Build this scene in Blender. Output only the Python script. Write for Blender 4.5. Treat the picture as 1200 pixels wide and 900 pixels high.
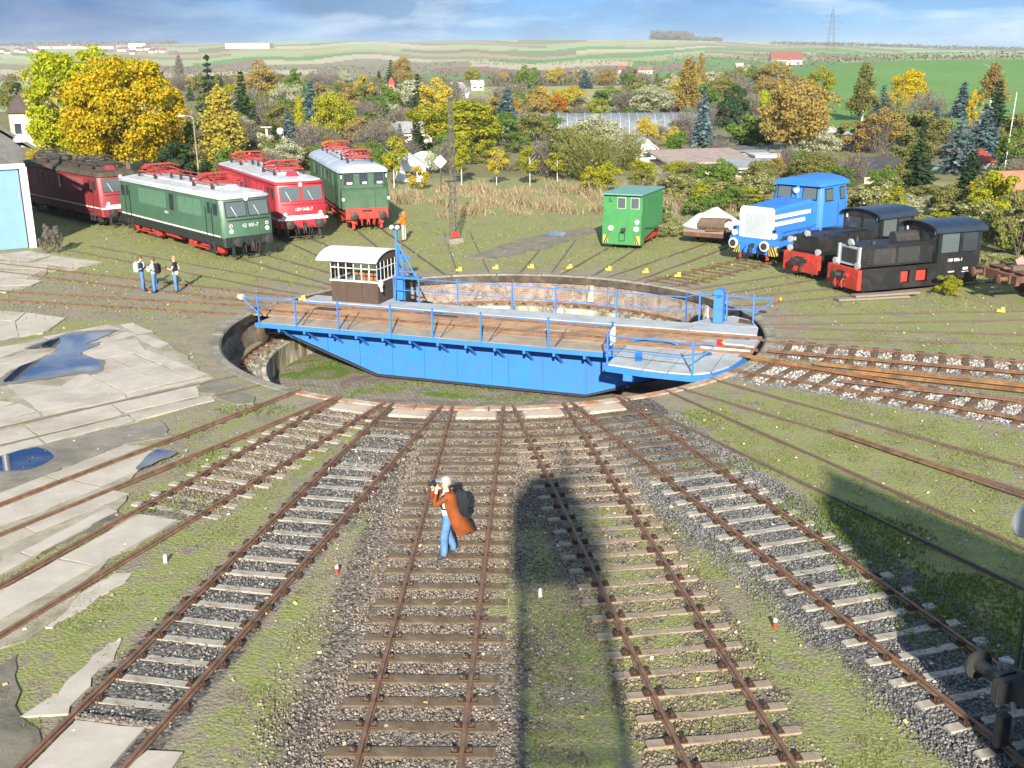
import bpy, bmesh, math, random
from math import sin, cos, pi, radians
from mathutils import Vector, Matrix
import numpy as np

for o in list(bpy.data.objects):
    bpy.data.objects.remove(o)
SC = bpy.context.scene
COL = SC.collection
random.seed(7)
RNG = np.random.default_rng(7)

# ------------------------------------------------------------------ camera, sky, sun, exposure
CAM_H = 9.79123
def make_camera():
    cd = bpy.data.cameras.new('camera')
    cd.sensor_width = 36.0
    cd.lens = 38.31521
    cd.clip_start = 0.1
    cd.clip_end = 12000
    co = bpy.data.objects.new('camera', cd)
    COL.objects.link(co)
    pit, rol = radians(16.64545), radians(0.56408)
    right, down, fwd = Vector((1, 0, 0)), Vector((0, -sin(pit), -cos(pit))), Vector((0, cos(pit), -sin(pit)))
    r2 = right * cos(rol) + down * sin(rol)
    d2 = down * cos(rol) - right * sin(rol)
    m = Matrix.Identity(4)
    for i in range(3):
        m[i][0], m[i][1], m[i][2] = r2[i], -d2[i], -fwd[i]
    m[0][3], m[1][3], m[2][3] = 0, 0, CAM_H
    co.matrix_world = m
    SC.camera = co
make_camera()

SUN_EL, SUN_AZ = radians(23.5), radians(180.5)      # the sun stands low behind the camera
SKY_BANK = (0.3, 7.2, 1.3)
def make_sky():
    w = bpy.data.worlds.new('World')
    SC.world = w
    w.use_nodes = True
    nt = w.node_tree
    nt.nodes.clear()
    N, L = nt.nodes.new, nt.links.new
    out, bg = N('ShaderNodeOutputWorld'), N('ShaderNodeBackground')
    bg.inputs['Strength'].default_value = 0.082
    sky = N('ShaderNodeTexSky')
    sky.sky_type = 'NISHITA'
    sky.sun_disc = False
    sky.sun_elevation, sky.sun_rotation = SUN_EL, SUN_AZ
    sky.air_density, sky.dust_density, sky.ozone_density = 1.0, 0.4, 2.6
    tc = N('ShaderNodeTexCoord')
    def cloud_noise(loc, scl, sc, det, ro, dist=0.0):
        mp = N('ShaderNodeMapping')
        mp.inputs['Location'].default_value = loc; mp.inputs['Scale'].default_value = scl
        L(tc.outputs['Generated'], mp.inputs[0])
        n = N('ShaderNodeTexNoise'); n.inputs['Scale'].default_value = sc; n.inputs['Detail'].default_value = det
        n.inputs['Roughness'].default_value = ro; n.inputs['Distortion'].default_value = dist
        L(mp.outputs[0], n.inputs['Vector'])
        return n.outputs[0]
    def grade(src, p0, p1, c0=(0, 0, 0, 1), c1=(1, 1, 1, 1)):
        r = N('ShaderNodeValToRGB'); e = r.color_ramp.elements
        e[0].position, e[1].position, e[0].color, e[1].color = p0, p1, c0, c1
        L(src, r.inputs[0]); return r.outputs[0]
    def mixc(f, a, b):
        m = N('ShaderNodeMix'); m.data_type = 'RGBA'
        for i, v in ((0, f), (6, a), (7, b)):
            if hasattr(v, 'links'): L(v, m.inputs[i])
            else: m.inputs[i].default_value = v
        return m.outputs[2]
    cover = grade(cloud_noise((1.3, .4, .2), (1, 1, 3.2), 2.6, 10, .58, .3), .40, .62)
    bank = grade(cloud_noise(SKY_BANK, (1, 1, 1.6), .9, 3, .5), .40, .535)
    puff = grade(cloud_noise((3.7, 1.1, .9), (1, 1, 4.5), 7.0, 9, .6, .4), .47, .64)
    tint = N('ShaderNodeMix'); tint.data_type = 'RGBA'; tint.blend_type = 'MULTIPLY'
    tint.inputs[0].default_value = 1.0
    tint.inputs[7].default_value = (0.14, 0.35, 0.76, 1)
    L(sky.outputs[0], tint.inputs[6])
    cl = mixc(bank, (0.20, 0.82, 2.15, 1), (2.0, 3.5, 4.9, 1))          # slate blue banks to bright cloud
    sk = mixc(cover, tint.outputs[2], cl)
    pf = N('ShaderNodeMath'); pf.operation = 'MULTIPLY'; L(puff, pf.inputs[0]); L(grade(bank, .05, .8, (.12, .12, .12, 1)), pf.inputs[1])
    fin = mixc(pf.outputs[0], sk, (6.2, 7.0, 7.6, 1))
    class mx: outputs = (None, None, fin)
    L(mx.outputs[2], bg.inputs[0]); L(bg.outputs[0], out.inputs[0])
make_sky()

def make_sun():
    ld = bpy.data.lights.new('sun', 'SUN')
    ld.energy, ld.angle, ld.color = 5.0, radians(0.75), (1.0, 0.915, 0.77)
    lo = bpy.data.objects.new('sun', ld)
    COL.objects.link(lo)
    to_sun = Vector((sin(SUN_AZ) * cos(SUN_EL), cos(SUN_AZ) * cos(SUN_EL), sin(SUN_EL)))
    lo.rotation_euler = to_sun.to_track_quat('Z', 'Y').to_euler()
    lo.location = (0, -60, 40)
make_sun()
vs = SC.view_settings
vs.view_transform, vs.look, vs.gamma, vs.exposure, vs.use_curve_mapping = 'Standard', 'None', 1.0, 1.28, False
SC.render.engine = 'CYCLES'
SC.render.resolution_x, SC.render.resolution_y = 1024, 768

# ------------------------------------------------------------------ helpers
class MB:
    """collects simple solids; build() links them as one mesh object"""
    def __init__(s):
        s.v, s.f, s.m = [], [], []
    def add(s, vs_, fs, mi=0):
        b = len(s.v)
        s.v += [tuple(p) for p in vs_]
        for f in fs:
            s.f.append(tuple(i + b for i in f)); s.m.append(mi)
        return s
    def box(s, c, d, mi=0, rz=0.0, ry=0.0, rx=0.0):
        hx, hy, hz = d[0] / 2, d[1] / 2, d[2] / 2
        P = [Vector((x, y, z)) for x in (-hx, hx) for y in (-hy, hy) for z in (-hz, hz)]
        if rx or ry or rz:
            R = Matrix.Rotation(rz, 3, 'Z') @ Matrix.Rotation(ry, 3, 'Y') @ Matrix.Rotation(rx, 3, 'X')
            P = [R @ p for p in P]
        P = [(p.x + c[0], p.y + c[1], p.z + c[2]) for p in P]
        return s.add(P, [(0, 1, 3, 2), (4, 6, 7, 5), (0, 4, 5, 1), (2, 3, 7, 6), (0, 2, 6, 4), (1, 5, 7, 3)], mi)
    def cyl(s, p0, p1, r0, r1=None, n=10, mi=0, cap=True):
        r1 = r0 if r1 is None else r1
        p0, p1 = Vector(p0), Vector(p1)
        z = (p1 - p0).normalized()
        x = z.orthogonal().normalized(); y = z.cross(x)
        V = []
        for p, r in ((p0, r0), (p1, r1)):
            for i in range(n):
                a = 2 * pi * i / n
                V.append(p + x * (r * cos(a)) + y * (r * sin(a)))
        F = [(i, (i + 1) % n, n + (i + 1) % n, n + i) for i in range(n)]
        if cap:
            F += [tuple(range(n - 1, -1, -1)), tuple(range(n, 2 * n))]
        return s.add(V, F, mi)
    def tube(s, pts, r, n=6, mi=0):
        for a, b in zip(pts, pts[1:]):
            s.cyl(a, b, r, n=n, mi=mi)
        return s
    def loft(s, secs, mi=0, cap=True, closed=True):
        n = len(secs[0]); V = []
        for q in secs: V += list(q)
        F = []
        k = n if closed else n - 1
        for j in range(len(secs) - 1):
            for i in range(k):
                F.append((j * n + i, j * n + (i + 1) % n, (j + 1) * n + (i + 1) % n, (j + 1) * n + i))
        if cap and closed:
            F += [tuple(range(n - 1, -1, -1)), tuple(range((len(secs) - 1) * n, len(secs) * n))]
        return s.add(V, F, mi)
    def prism(s, poly, z0, z1, mi=0):
        A = [(p[0], p[1], z0) for p in poly]; B = [(p[0], p[1], z1) for p in poly]
        return s.loft([A, B], mi)
    def lathe(s, prof, c=(0, 0, 0), axis='z', n=14, mi=0):
        secs = []
        for r, h in prof:
            q = []
            for i in range(n):
                a = 2 * pi * i / n
                u, w = r * cos(a), r * sin(a)
                q.append({'z': (c[0] + u, c[1] + w, c[2] + h), 'x': (c[0] + h, c[1] + u, c[2] + w), 'y': (c[0] + w, c[1] + h, c[2] + u)}[axis])
            secs.append(q)
        return s.loft(secs, mi)
    def mesh(s, name, mats, smooth=False, bevel=0.0):
        me = bpy.data.meshes.new(name)
        me.from_pydata(s.v, [], s.f)
        for m in (mats if isinstance(mats, (list, tuple)) else [mats]):
            me.materials.append(m)
        me.polygons.foreach_set('material_index', s.m)
        bm = bmesh.new(); bm.from_mesh(me)
        bmesh.ops.recalc_face_normals(bm, faces=bm.faces)
        if bevel:
            bmesh.ops.bevel(bm, geom=[e for e in bm.edges if e.calc_face_angle(0) > .6], offset=bevel, segments=2, affect='EDGES', clamp_overlap=True)
        bm.to_mesh(me); bm.free()
        if smooth:
            me.shade_smooth() if hasattr(me, 'shade_smooth') else None
            try:
                me.set_sharp_from_angle(angle=radians(40))
            except Exception:
                pass
        me.update()
        return me
    def build(s, name, mats, parent=None, smooth=False, bevel=0.0, loc=None, rz=0.0):
        return link(name, s.mesh(name, mats, smooth, bevel), parent, loc, rz)

def link(name, me, parent=None, loc=None, rz=0.0):
    o = bpy.data.objects.new(name, me)
    COL.objects.link(o)
    if parent is not None: o.parent = parent
    if loc is not None: o.location = loc
    if rz: o.rotation_euler = (0, 0, rz)
    return o

def tag(o, label, cat, group=None):
    o['label'], o['category'] = label, cat
    if group: o['group'] = group
    return o

def thing(name, label, cat, loc=(0, 0, 0), rz=0.0, group=None, scale=None):
    o = bpy.data.objects.new(name, None)
    o.empty_display_size = .2
    COL.objects.link(o)
    o.location = loc; o.rotation_euler = (0, 0, rz)
    if scale: o.scale = (scale,) * 3 if not isinstance(scale, tuple) else scale
    return tag(o, label, cat, group)

def structure(o):
    o['kind'] = 'structure'; return o
def stuff(o):
    o['kind'] = 'stuff'; return o

def dup(root, loc, rz, label=None, group=None, scale=None):
    r = root.copy(); COL.objects.link(r)
    r.location = loc; r.rotation_euler = (0, 0, rz)
    if scale: r.scale = scale if isinstance(scale, tuple) else (scale,) * 3
    if label: r['label'] = label
    if group: r['group'] = group
    for ch in root.children:
        c = ch.copy(); COL.objects.link(c); c.parent = r
        for g in ch.children:
            d = g.copy(); COL.objects.link(d); d.parent = c
    return r

def text_part(name, txt, size, mat, parent, loc, rot, depth=0.004):
    cu = bpy.data.curves.new('lettering', 'FONT')
    cu.body = txt; cu.size = size; cu.extrude = depth; cu.align_x = 'CENTER'; cu.align_y = 'CENTER'
    ob = bpy.data.objects.new('tmp', cu); COL.objects.link(ob)
    dg = bpy.context.evaluated_depsgraph_get()
    me = bpy.data.meshes.new_from_object(ob.evaluated_get(dg))
    bpy.data.objects.remove(ob)
    me.materials.clear(); me.materials.append(mat)
    o = link(name, me, parent, loc)
    o.rotation_euler = rot
    return o

def np_mesh(name, V, F, mat, k):
    """V (n,3) F (m,k) numpy -> mesh"""
    me = bpy.data.meshes.new(name)
    me.vertices.add(len(V)); me.vertices.foreach_set('co', np.asarray(V, np.float32).ravel())
    me.loops.add(len(F) * k); me.loops.foreach_set('vertex_index', np.asarray(F, np.int32).ravel())
    me.polygons.add(len(F))
    me.polygons.foreach_set('loop_start', np.arange(0, len(F) * k, k, dtype=np.int32))
    me.polygons.foreach_set('loop_total', np.full(len(F), k, np.int32))
    for m in (mat if isinstance(mat, (list, tuple)) else [mat]):
        me.materials.append(m)
    me.update(calc_edges=True)
    return me

# ------------------------------------------------------------------ materials
def nodes(name):
    m = bpy.data.materials.new(name); m.use_nodes = True
    nt = m.node_tree
    b = nt.nodes['Principled BSDF']
    return m, nt, b

def col4(c): return (c[0], c[1], c[2], 1)
def mulc(c, k): return tuple(min(1, max(0, v * k)) for v in c)

def mix_rgb(nt, fac, a, b, blend='MIX'):
    n = nt.nodes.new('ShaderNodeMix'); n.data_type = 'RGBA'; n.blend_type = blend
    for i, v in ((0, fac), (6, a), (7, b)):
        if hasattr(v, 'links'): nt.links.new(v, n.inputs[i])
        elif i == 0: n.inputs[0].default_value = v
        else: n.inputs[i].default_value = col4(v)
    return n.outputs[2]

def noise(nt, scale, detail=5, rough=.6, coord='Object', dist=0.0, stretch=None):
    tc = nt.nodes.new('ShaderNodeTexCoord')
    n = nt.nodes.new('ShaderNodeTexNoise')
    n.inputs['Scale'].default_value = scale; n.inputs['Detail'].default_value = detail
    n.inputs['Roughness'].default_value = rough; n.inputs['Distortion'].default_value = dist
    src = tc.outputs[coord]
    if coord == 'World':
        pass
    if stretch:
        mp = nt.nodes.new('ShaderNodeMapping'); mp.inputs['Scale'].default_value = stretch
        nt.links.new(src, mp.inputs[0]); src = mp.outputs[0]
    nt.links.new(src, n.inputs['Vector'])
    return n.outputs[0]

def ramp(nt, src, stops):
    r = nt.nodes.new('ShaderNodeValToRGB')
    el = r.color_ramp.elements
    while len(el) < len(stops): el.new(.5)
    for e, (p, c) in zip(el, stops):
        e.position = p; e.color = col4(c) if isinstance(c, tuple) else (c, c, c, 1)
    nt.links.new(src, r.inputs[0])
    return r.outputs[0]

def bump(nt, b, src, strength, dist=.02):
    n = nt.nodes.new('ShaderNodeBump')
    n.inputs['Strength'].default_value = strength; n.inputs['Distance'].default_value = dist
    nt.links.new(src, n.inputs['Height'])
    nt.links.new(n.outputs[0], b.inputs['Normal'])

def mat(name, c, var=.18, scale=3.0, rough=.75, dirt=None, dirt_amt=.35, dscale=1.2, bmp=.0, metal=0.0, stretch=None, spec=.5, streak=None, spots=None):
    m, nt, b = nodes(name)
    if rough >= .8: spec = min(spec, .15)
    n1 = noise(nt, scale, 6, .65, stretch=stretch)
    colr = ramp(nt, n1, [(.25, mulc(c, 1 - var)), (.75, mulc(c, 1 + var))])
    if dirt is not None:
        n2 = noise(nt, dscale, 8, .7, dist=.6)
        f = ramp(nt, n2, [(.62 - dirt_amt * .5, 0.0), (.72 - dirt_amt * .2, 1.0)])
        colr = mix_rgb(nt, f, colr, dirt)
    if streak is not None:
        n3 = noise(nt, 4.5, 7, .7, stretch=(1, 1, .12))
        colr = mix_rgb(nt, ramp(nt, n3, [(.48, 0.0), (.72, .7)]), colr, streak)
    if spots is not None:
        n4 = noise(nt, 9, 4, .6)
        colr = mix_rgb(nt, ramp(nt, n4, [(.66, 0.0), (.70, .9)]), colr, spots)
    nt.links.new(colr, b.inputs['Base Color'])
    b.inputs['Roughness'].default_value = rough
    b.inputs['Metallic'].default_value = metal
    b.inputs['Specular IOR Level'].default_value = spec
    if bmp:
        bump(nt, b, noise(nt, scale * 6, 6, .7, stretch=stretch), bmp)
    return m

def glass_mat(name, c=(.03, .04, .05)):
    m, nt, b = nodes(name)
    b.inputs['Base Color'].default_value = col4(c)
    b.inputs['Roughness'].default_value = .06
    b.inputs['Specular IOR Level'].default_value = .8
    return m

def clear_glass(name):
    m, nt, b = nodes(name)
    tr = nt.nodes.new('ShaderNodeBsdfTransparent'); tr.inputs[0].default_value = (.86, .9, .9, 1)
    gl = nt.nodes.new('ShaderNodeBsdfGlossy'); gl.inputs['Roughness'].default_value = .03
    mx = nt.nodes.new('ShaderNodeMixShader')
    fr = nt.nodes.new('ShaderNodeFresnel'); fr.inputs[0].default_value = 1.45
    out = nt.nodes['Material Output']
    nt.links.new(fr.outputs[0], mx.inputs[0]); nt.links.new(tr.outputs[0], mx.inputs[1]); nt.links.new(gl.outputs[0], mx.inputs[2])
    nt.links.new(mx.outputs[0], out.inputs[0])
    return m

def leaf_mat(name, pal, trans=.35, objvar=.16, gain=1.0):
    m, nt, b = nodes(name)
    pal = [mulc(p, gain) for p in pal]
    geo = nt.nodes.new('ShaderNodeNewGeometry')
    stops = [(i / max(1, len(pal) - 1), p) for i, p in enumerate(pal)]
    c = ramp(nt, geo.outputs['Random Per Island'], stops)
    oi = nt.nodes.new('ShaderNodeObjectInfo')
    k = ramp(nt, oi.outputs['Random'], [(0.0, 1 - objvar), (1.0, 1.0)])
    c = mix_rgb(nt, 1.0, c, k, 'MULTIPLY')
    df, tl = nt.nodes.new('ShaderNodeBsdfDiffuse'), nt.nodes.new('ShaderNodeBsdfTranslucent')
    mx = nt.nodes.new('ShaderNodeMixShader'); mx.inputs[0].default_value = trans
    nt.links.new(c, df.inputs[0]); nt.links.new(c, tl.inputs[0])
    nt.links.new(df.outputs[0], mx.inputs[1]); nt.links.new(tl.outputs[0], mx.inputs[2])
    nt.links.new(mx.outputs[0], nt.nodes['Material Output'].inputs[0])
    return m

M = {}
M['rail'] = mat('rusty rail steel', (.195, .108, .064), .3, 7, .65, dirt=(.10, .06, .04), dirt_amt=.4, dscale=3, metal=.15)
M['rail_old'] = mat('dark rail steel', (.11, .078, .055), .3, 7, .75)
M['rail_orange'] = mat('freshly rusted rail', (.27, .14, .055), .25, 5, .8, dirt=(.14, .07, .035), dirt_amt=.4)
M['wood_sleeper'] = mat('oiled timber sleeper', (.105, .075, .05), .35, 5, .92, dirt=(.18, .14, .095), dirt_amt=.38, dscale=2, bmp=.5, stretch=(1, 8, 1))
M['wood_sleeper_br'] = mat('brown timber sleeper', (.11, .07, .045), .35, 5, .9, dirt=(.16, .12, .08), dirt_amt=.35, dscale=2, bmp=.5, stretch=(1, 8, 1))
M['conc_sleeper'] = mat('concrete sleeper', (.34, .31, .265), .2, 6, .92, dirt=(.21, .18, .14), dirt_amt=.35, dscale=2.5, bmp=.3)
M['fasten'] = mat('rusty fastening', (.06, .035, .025), .3, 12, .8)
M['slab'] = mat('weathered concrete slab', (.40, .36, .305), .14, 1.3, .9, dirt=(.30, .265, .215), dirt_amt=.34, dscale=.5, bmp=.25)
M['tan_sleeper'] = mat('weathered tan sleeper', (.30, .245, .185), .25, 5, .92, dirt=(.19, .15, .105), dirt_amt=.4, dscale=2, bmp=.5)
M['rim_rust'] = mat('rusty rim beam', (.30, .165, .095), .25, 3, .9, dirt=(.45, .39, .32), dirt_amt=.4, dscale=1.5, bmp=.3)
M['slab_dark'] = mat('mossy concrete slab', (.20, .175, .145), .2, 2, .9, dirt=(.13, .13, .08), dirt_amt=.4, dscale=1.2, bmp=.3)
M['conc'] = mat('old concrete', (.27, .25, .21), .22, 2.0, .92, dirt=(.14, .135, .10), dirt_amt=.5, dscale=1.1, bmp=.35)
M['blue'] = mat('bright blue enamel', (.020, .165, .58), .10, 2, .6, dirt=(.03, .15, .45), dirt_amt=.38, dscale=1.4, streak=(.05, .12, .28), spots=(.16, .09, .06))
M['blue_dk'] = mat('blue railing paint', (.030, .17, .60), .1, 4, .5)
M['black'] = mat('black loco paint', (.012, .013, .015), .2, 4, .45, dirt=(.03, .028, .025), dirt_amt=.3)
M['black_steel'] = mat('sooty steel', (.026, .026, .027), .3, 6, .6, dirt=(.045, .038, .033), dirt_amt=.25, dscale=3)
M['red'] = mat('signal red paint', (.52, .034, .020), .14, 4, .6, dirt=(.22, .03, .022), dirt_amt=.4, dscale=2, streak=(.16, .05, .035))
M['red_body'] = mat('loco red paint', (.37, .024, .040), .08, 2, .42, dirt=(.28, .022, .034), dirt_amt=.35, dscale=1, streak=(.20, .035, .035))
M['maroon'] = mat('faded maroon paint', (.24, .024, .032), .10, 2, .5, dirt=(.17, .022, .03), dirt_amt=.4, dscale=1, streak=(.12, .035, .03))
M['green_body'] = mat('loco green paint', (.055, .128, .076), .08, 2, .42, dirt=(.046, .10, .065), dirt_amt=.35, dscale=1, streak=(.055, .085, .06))
M['green_old'] = mat('dull loco green paint', (.048, .112, .06), .12, 2, .5, dirt=(.038, .08, .048), dirt_amt=.4, dscale=1, streak=(.05, .07, .05))
M['green_box'] = mat('bright green paint', (.040, .215, .060), .10, 2, .55, dirt=(.035, .17, .055), dirt_amt=.35, streak=(.05, .13, .05))
M['roof_lt'] = mat('pale grey roof paint', (.42, .45, .47), .08, 2, .65, dirt=(.30, .31, .315), dirt_amt=.4, dscale=1, spots=(.25, .24, .22))
M['roof_gr'] = mat('grey roof paint', (.34, .40, .46), .12, 2, .5, dirt=(.24, .27, .30), dirt_amt=.35)
M['roof_br'] = mat('grimy brown roof', (.095, .075, .055), .25, 3, .85, dirt=(.05, .04, .03), dirt_amt=.4)
M['panto'] = mat('red oxide pantograph', (.33, .035, .03), .18, 4, .65)
M['panto_dk'] = mat('dark pantograph', (.05, .045, .045), .2, 4, .6)
M['white'] = mat('white paint', (.66, .65, .62), .06, 3, .65, dirt=(.50, .48, .44), dirt_amt=.35)
M['yellow'] = mat('yellow paint', (.52, .40, .06), .15, 5, .7, dirt=(.35, .27, .08), dirt_amt=.4, dscale=4)
M['glass'] = glass_mat('cab window glass')
M['glass_lt'] = glass_mat('pale window glass', (.075, .095, .10))
M['clear'] = clear_glass('clear glass')
M['insul'] = mat('brown insulator', (.05, .03, .03), .2, 4, .25)
M['lamp'] = mat('lamp lens', (.75, .75, .72), .05, 4, .15)
M['lamp_red'] = mat('red lamp lens', (.5, .02, .02), .05, 4, .2)
M['lamp_yel'] = mat('amber lamp lens', (.8, .5, .06), .05, 4, .2)
M['panel_br'] = mat('brown stained boards', (.075, .052, .042), .22, 4, .8, stretch=(6, 6, .6), bmp=.3)
M['timber_deck'] = mat('weathered deck timber', (.37, .225, .13), .3, 2.5, .9, dirt=(.20, .13, .09), dirt_amt=.35, dscale=.9, stretch=(.5, 6, 6), bmp=.4)
M['plate'] = mat('grey chequer plate', (.36, .38, .385), .10, 3, .6, dirt=(.26, .265, .26), dirt_amt=.35, dscale=.8)
M['plate_old'] = mat('dusty walkway plate', (.32, .265, .20), .16, 3, .8, dirt=(.21, .19, .16), dirt_amt=.4, dscale=.8)
M['galv'] = mat('galvanised steel', (.42, .44, .45), .1, 3, .5, metal=.3)
M['rust'] = mat('heavy rust', (.17, .085, .055), .3, 4, .9, dirt=(.08, .05, .04), dirt_amt=.45, dscale=1.6, bmp=.4)
M['oldwood'] = mat('grey weathered wood', (.20, .17, .14), .25, 4, .9, stretch=(.6, 6, 6), bmp=.4)
M['tarp'] = mat('white tarpaulin', (.62, .60, .57), .1, 2, .7, bmp=.2)
M['skin'] = mat('skin', (.56, .33, .24), .05, 5, .6)
M['denim'] = mat('washed blue denim', (.09, .185, .37), .35, 6, .95, bmp=.6)
M['denim_dk'] = mat('dark blue denim', (.09, .17, .36), .18, 6, .9)
M['navy'] = mat('navy cloth', (.018, .025, .055), .2, 6, .9)
M['blackcloth'] = mat('black cloth', (.016, .017, .02), .2, 6, .9)
M['rustcoat'] = mat('rust orange coat', (.20, .055, .016), .35, 4, .9, bmp=.8)
M['hivis'] = mat('orange jacket', (.85, .13, .012), .1, 5, .8)
M['whitecloth'] = mat('white cloth', (.74, .74, .74), .06, 5, .9)
M['greycloth'] = mat('grey cloth', (.30, .31, .32), .08, 5, .9)
M['tan'] = mat('beige cloth', (.62, .50, .36), .08, 5, .9)
M['hair'] = mat('brown hair', (.11, .055, .025), .2, 8, .7)
M['hair_lt'] = mat('fair hair', (.30, .17, .08), .2, 8, .7)
M['shoe'] = mat('dark shoe', (.03, .03, .03), .2, 8, .7)

# ------------------------------------------------------------------ ground
CX, CY = -0.67793, 40.58298          # centre of the turntable
R_PIT = 10.46
def polar(az, r): return CX + r * sin(radians(az)), CY + r * cos(radians(az))
def az_r(x, y):
    dx, dy = x - CX, y - CY
    return math.degrees(math.atan2(dx, dy)) % 360, math.hypot(dx, dy)
def sstep(a, b, v):
    t = min(1.0, max(0.0, (v - a) / (b - a)))
    return t * t * (3 - 2 * t)

# height of the distant ridge (metres) against compass bearing seen from the depot (degrees)
RIDGE = ((-180, 30), (-60, 30), (-30, 46), (-24, 50), (-18, 54), (-13, 57), (-8, 59), (0, 57),
         (5, 56), (7, 56), (11, 46), (16, 38), (20, 26), (24, 20), (30, 20), (60, 24), (180, 30))

def ridge(th):
    for (a, za), (b, zb) in zip(RIDGE, RIDGE[1:]):
        if a <= th <= b:
            return za + (zb - za) * (th - a) / (b - a)
    return 30.0

def terrain(x, y):
    d = math.hypot(x, y)
    th = math.degrees(math.atan2(x, y))
    if d < 130 or abs(th) > 120:
        return 0.0
    t = sstep(500, 3300, d)
    z = ridge(th) * t ** 1.25
    w = sstep(9, 19, th) * (1 - sstep(40, 60, th))
    z += 7.2 * w * sstep(150, 430, d) * (1 - sstep(520, 1100, d))
    z += 1.2 * math.sin(x * .011 + 1.3) * math.sin(y * .007) * sstep(300, 800, d)
    return z


NEAR = {'t1': 210.64935, 't2': 201.68387, 't3': 191.93151, 't4': 181.82761, 't5': 171.83415, 't6': 162.16968, 't7': 152.77368, 't8': 141.5, 't9': 126.5, 't10': 111.5}
def off_axis(x, y, az):
    dx, dy = x - CX, y - CY
    s_, c_ = sin(radians(az)), cos(radians(az))
    return dx * s_ + dy * c_, dx * c_ - dy * s_          # along, to the side

def zone(x, y):
    """how much (grass, gravel, dark, pale) the soil carries here"""
    az, r = az_r(x, y)
    grass, gravel, dark, pale = .62, 0.0, 0.0, 0.0
    if r > 80: return .8, 0, 0, 0
    hit = False
    for k, w, g, dk, pl, gr in (('t4', 1.55, 1.0, .12, .1, .08), ('t5', 1.45, .9, .30, .0, .10), ('t6', 1.75, 1.0, .85, 0, .0),
                            ('t3', 1.0, .75, .75, .0, .12), ('t2', .95, .55, .35, .0, .42), ('t9', 1.5, 1.0, .0, .9, .05), ('t10', 1.4, 1.0, .1, .8, .06)):
        a, s_ = off_axis(x, y, NEAR[k])
        if a > 5 and r < 45:
            f = 1 - sstep(w * .8, w * 1.15, abs(s_))
            if f > 0:
                gravel = max(gravel, g * f); dark = max(dark, dk * f); pale = max(pale, pl * f)
                grass = grass * (1 - f) + gr * f
                hit = True
    if 165 < az < 195 and r > 10 and r < 50:
        a4, s4 = off_axis(x, y, NEAR['t4'])
        # the gravel strips to both sides of the middle track
        f = (1 - sstep(1.6, 2.5, abs(s4)))
        gravel = max(gravel, f); grass = min(grass, 1 - .95 * f)
        if s4 < -2.0: grass = min(.62, grass + sstep(-2.0, -3.2, s4) * .5)       # towards the next tracks
        a3, s3 = off_axis(x, y, NEAR['t3'])
        a5, s5 = off_axis(x, y, NEAR['t5'])
        if r < 18: grass *= .45; gravel = max(gravel, .55)
        if -2.9 < s5 < -1.3 or 1.3 < s5 < 2.9: grass = min(.75, .25 + .4 * sstep(17, 21, r)); gravel = max(gravel, .35)
    if 195 <= az < 206 and r > 20: grass = max(grass, .55)
    if 147 < az < 160 and 12 < r < 34 and not hit: grass = .82
    if 130 < az < 150 and r < 24 and not hit: grass = .70
    # trodden cinders round the pit
    if r < 12.2: grass *= .55 + .25 * sstep(10.6, 12.2, r)
    # rails area on the left and the gravel there
    if 275 < az < 312 and 11 < r < 24:
        grass = min(grass, .40); gravel = max(gravel, .30)
    if 206 < az < 232 and r < 30 and not hit: grass = min(grass, .48)
    if 232 < az < 262 and r > 12: grass = .30; pale = max(pale, .2)
    if (az > 300 or az < 70) and 14 < r < 40: grass = max(grass, .70)
    return grass, gravel, dark, pale

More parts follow.
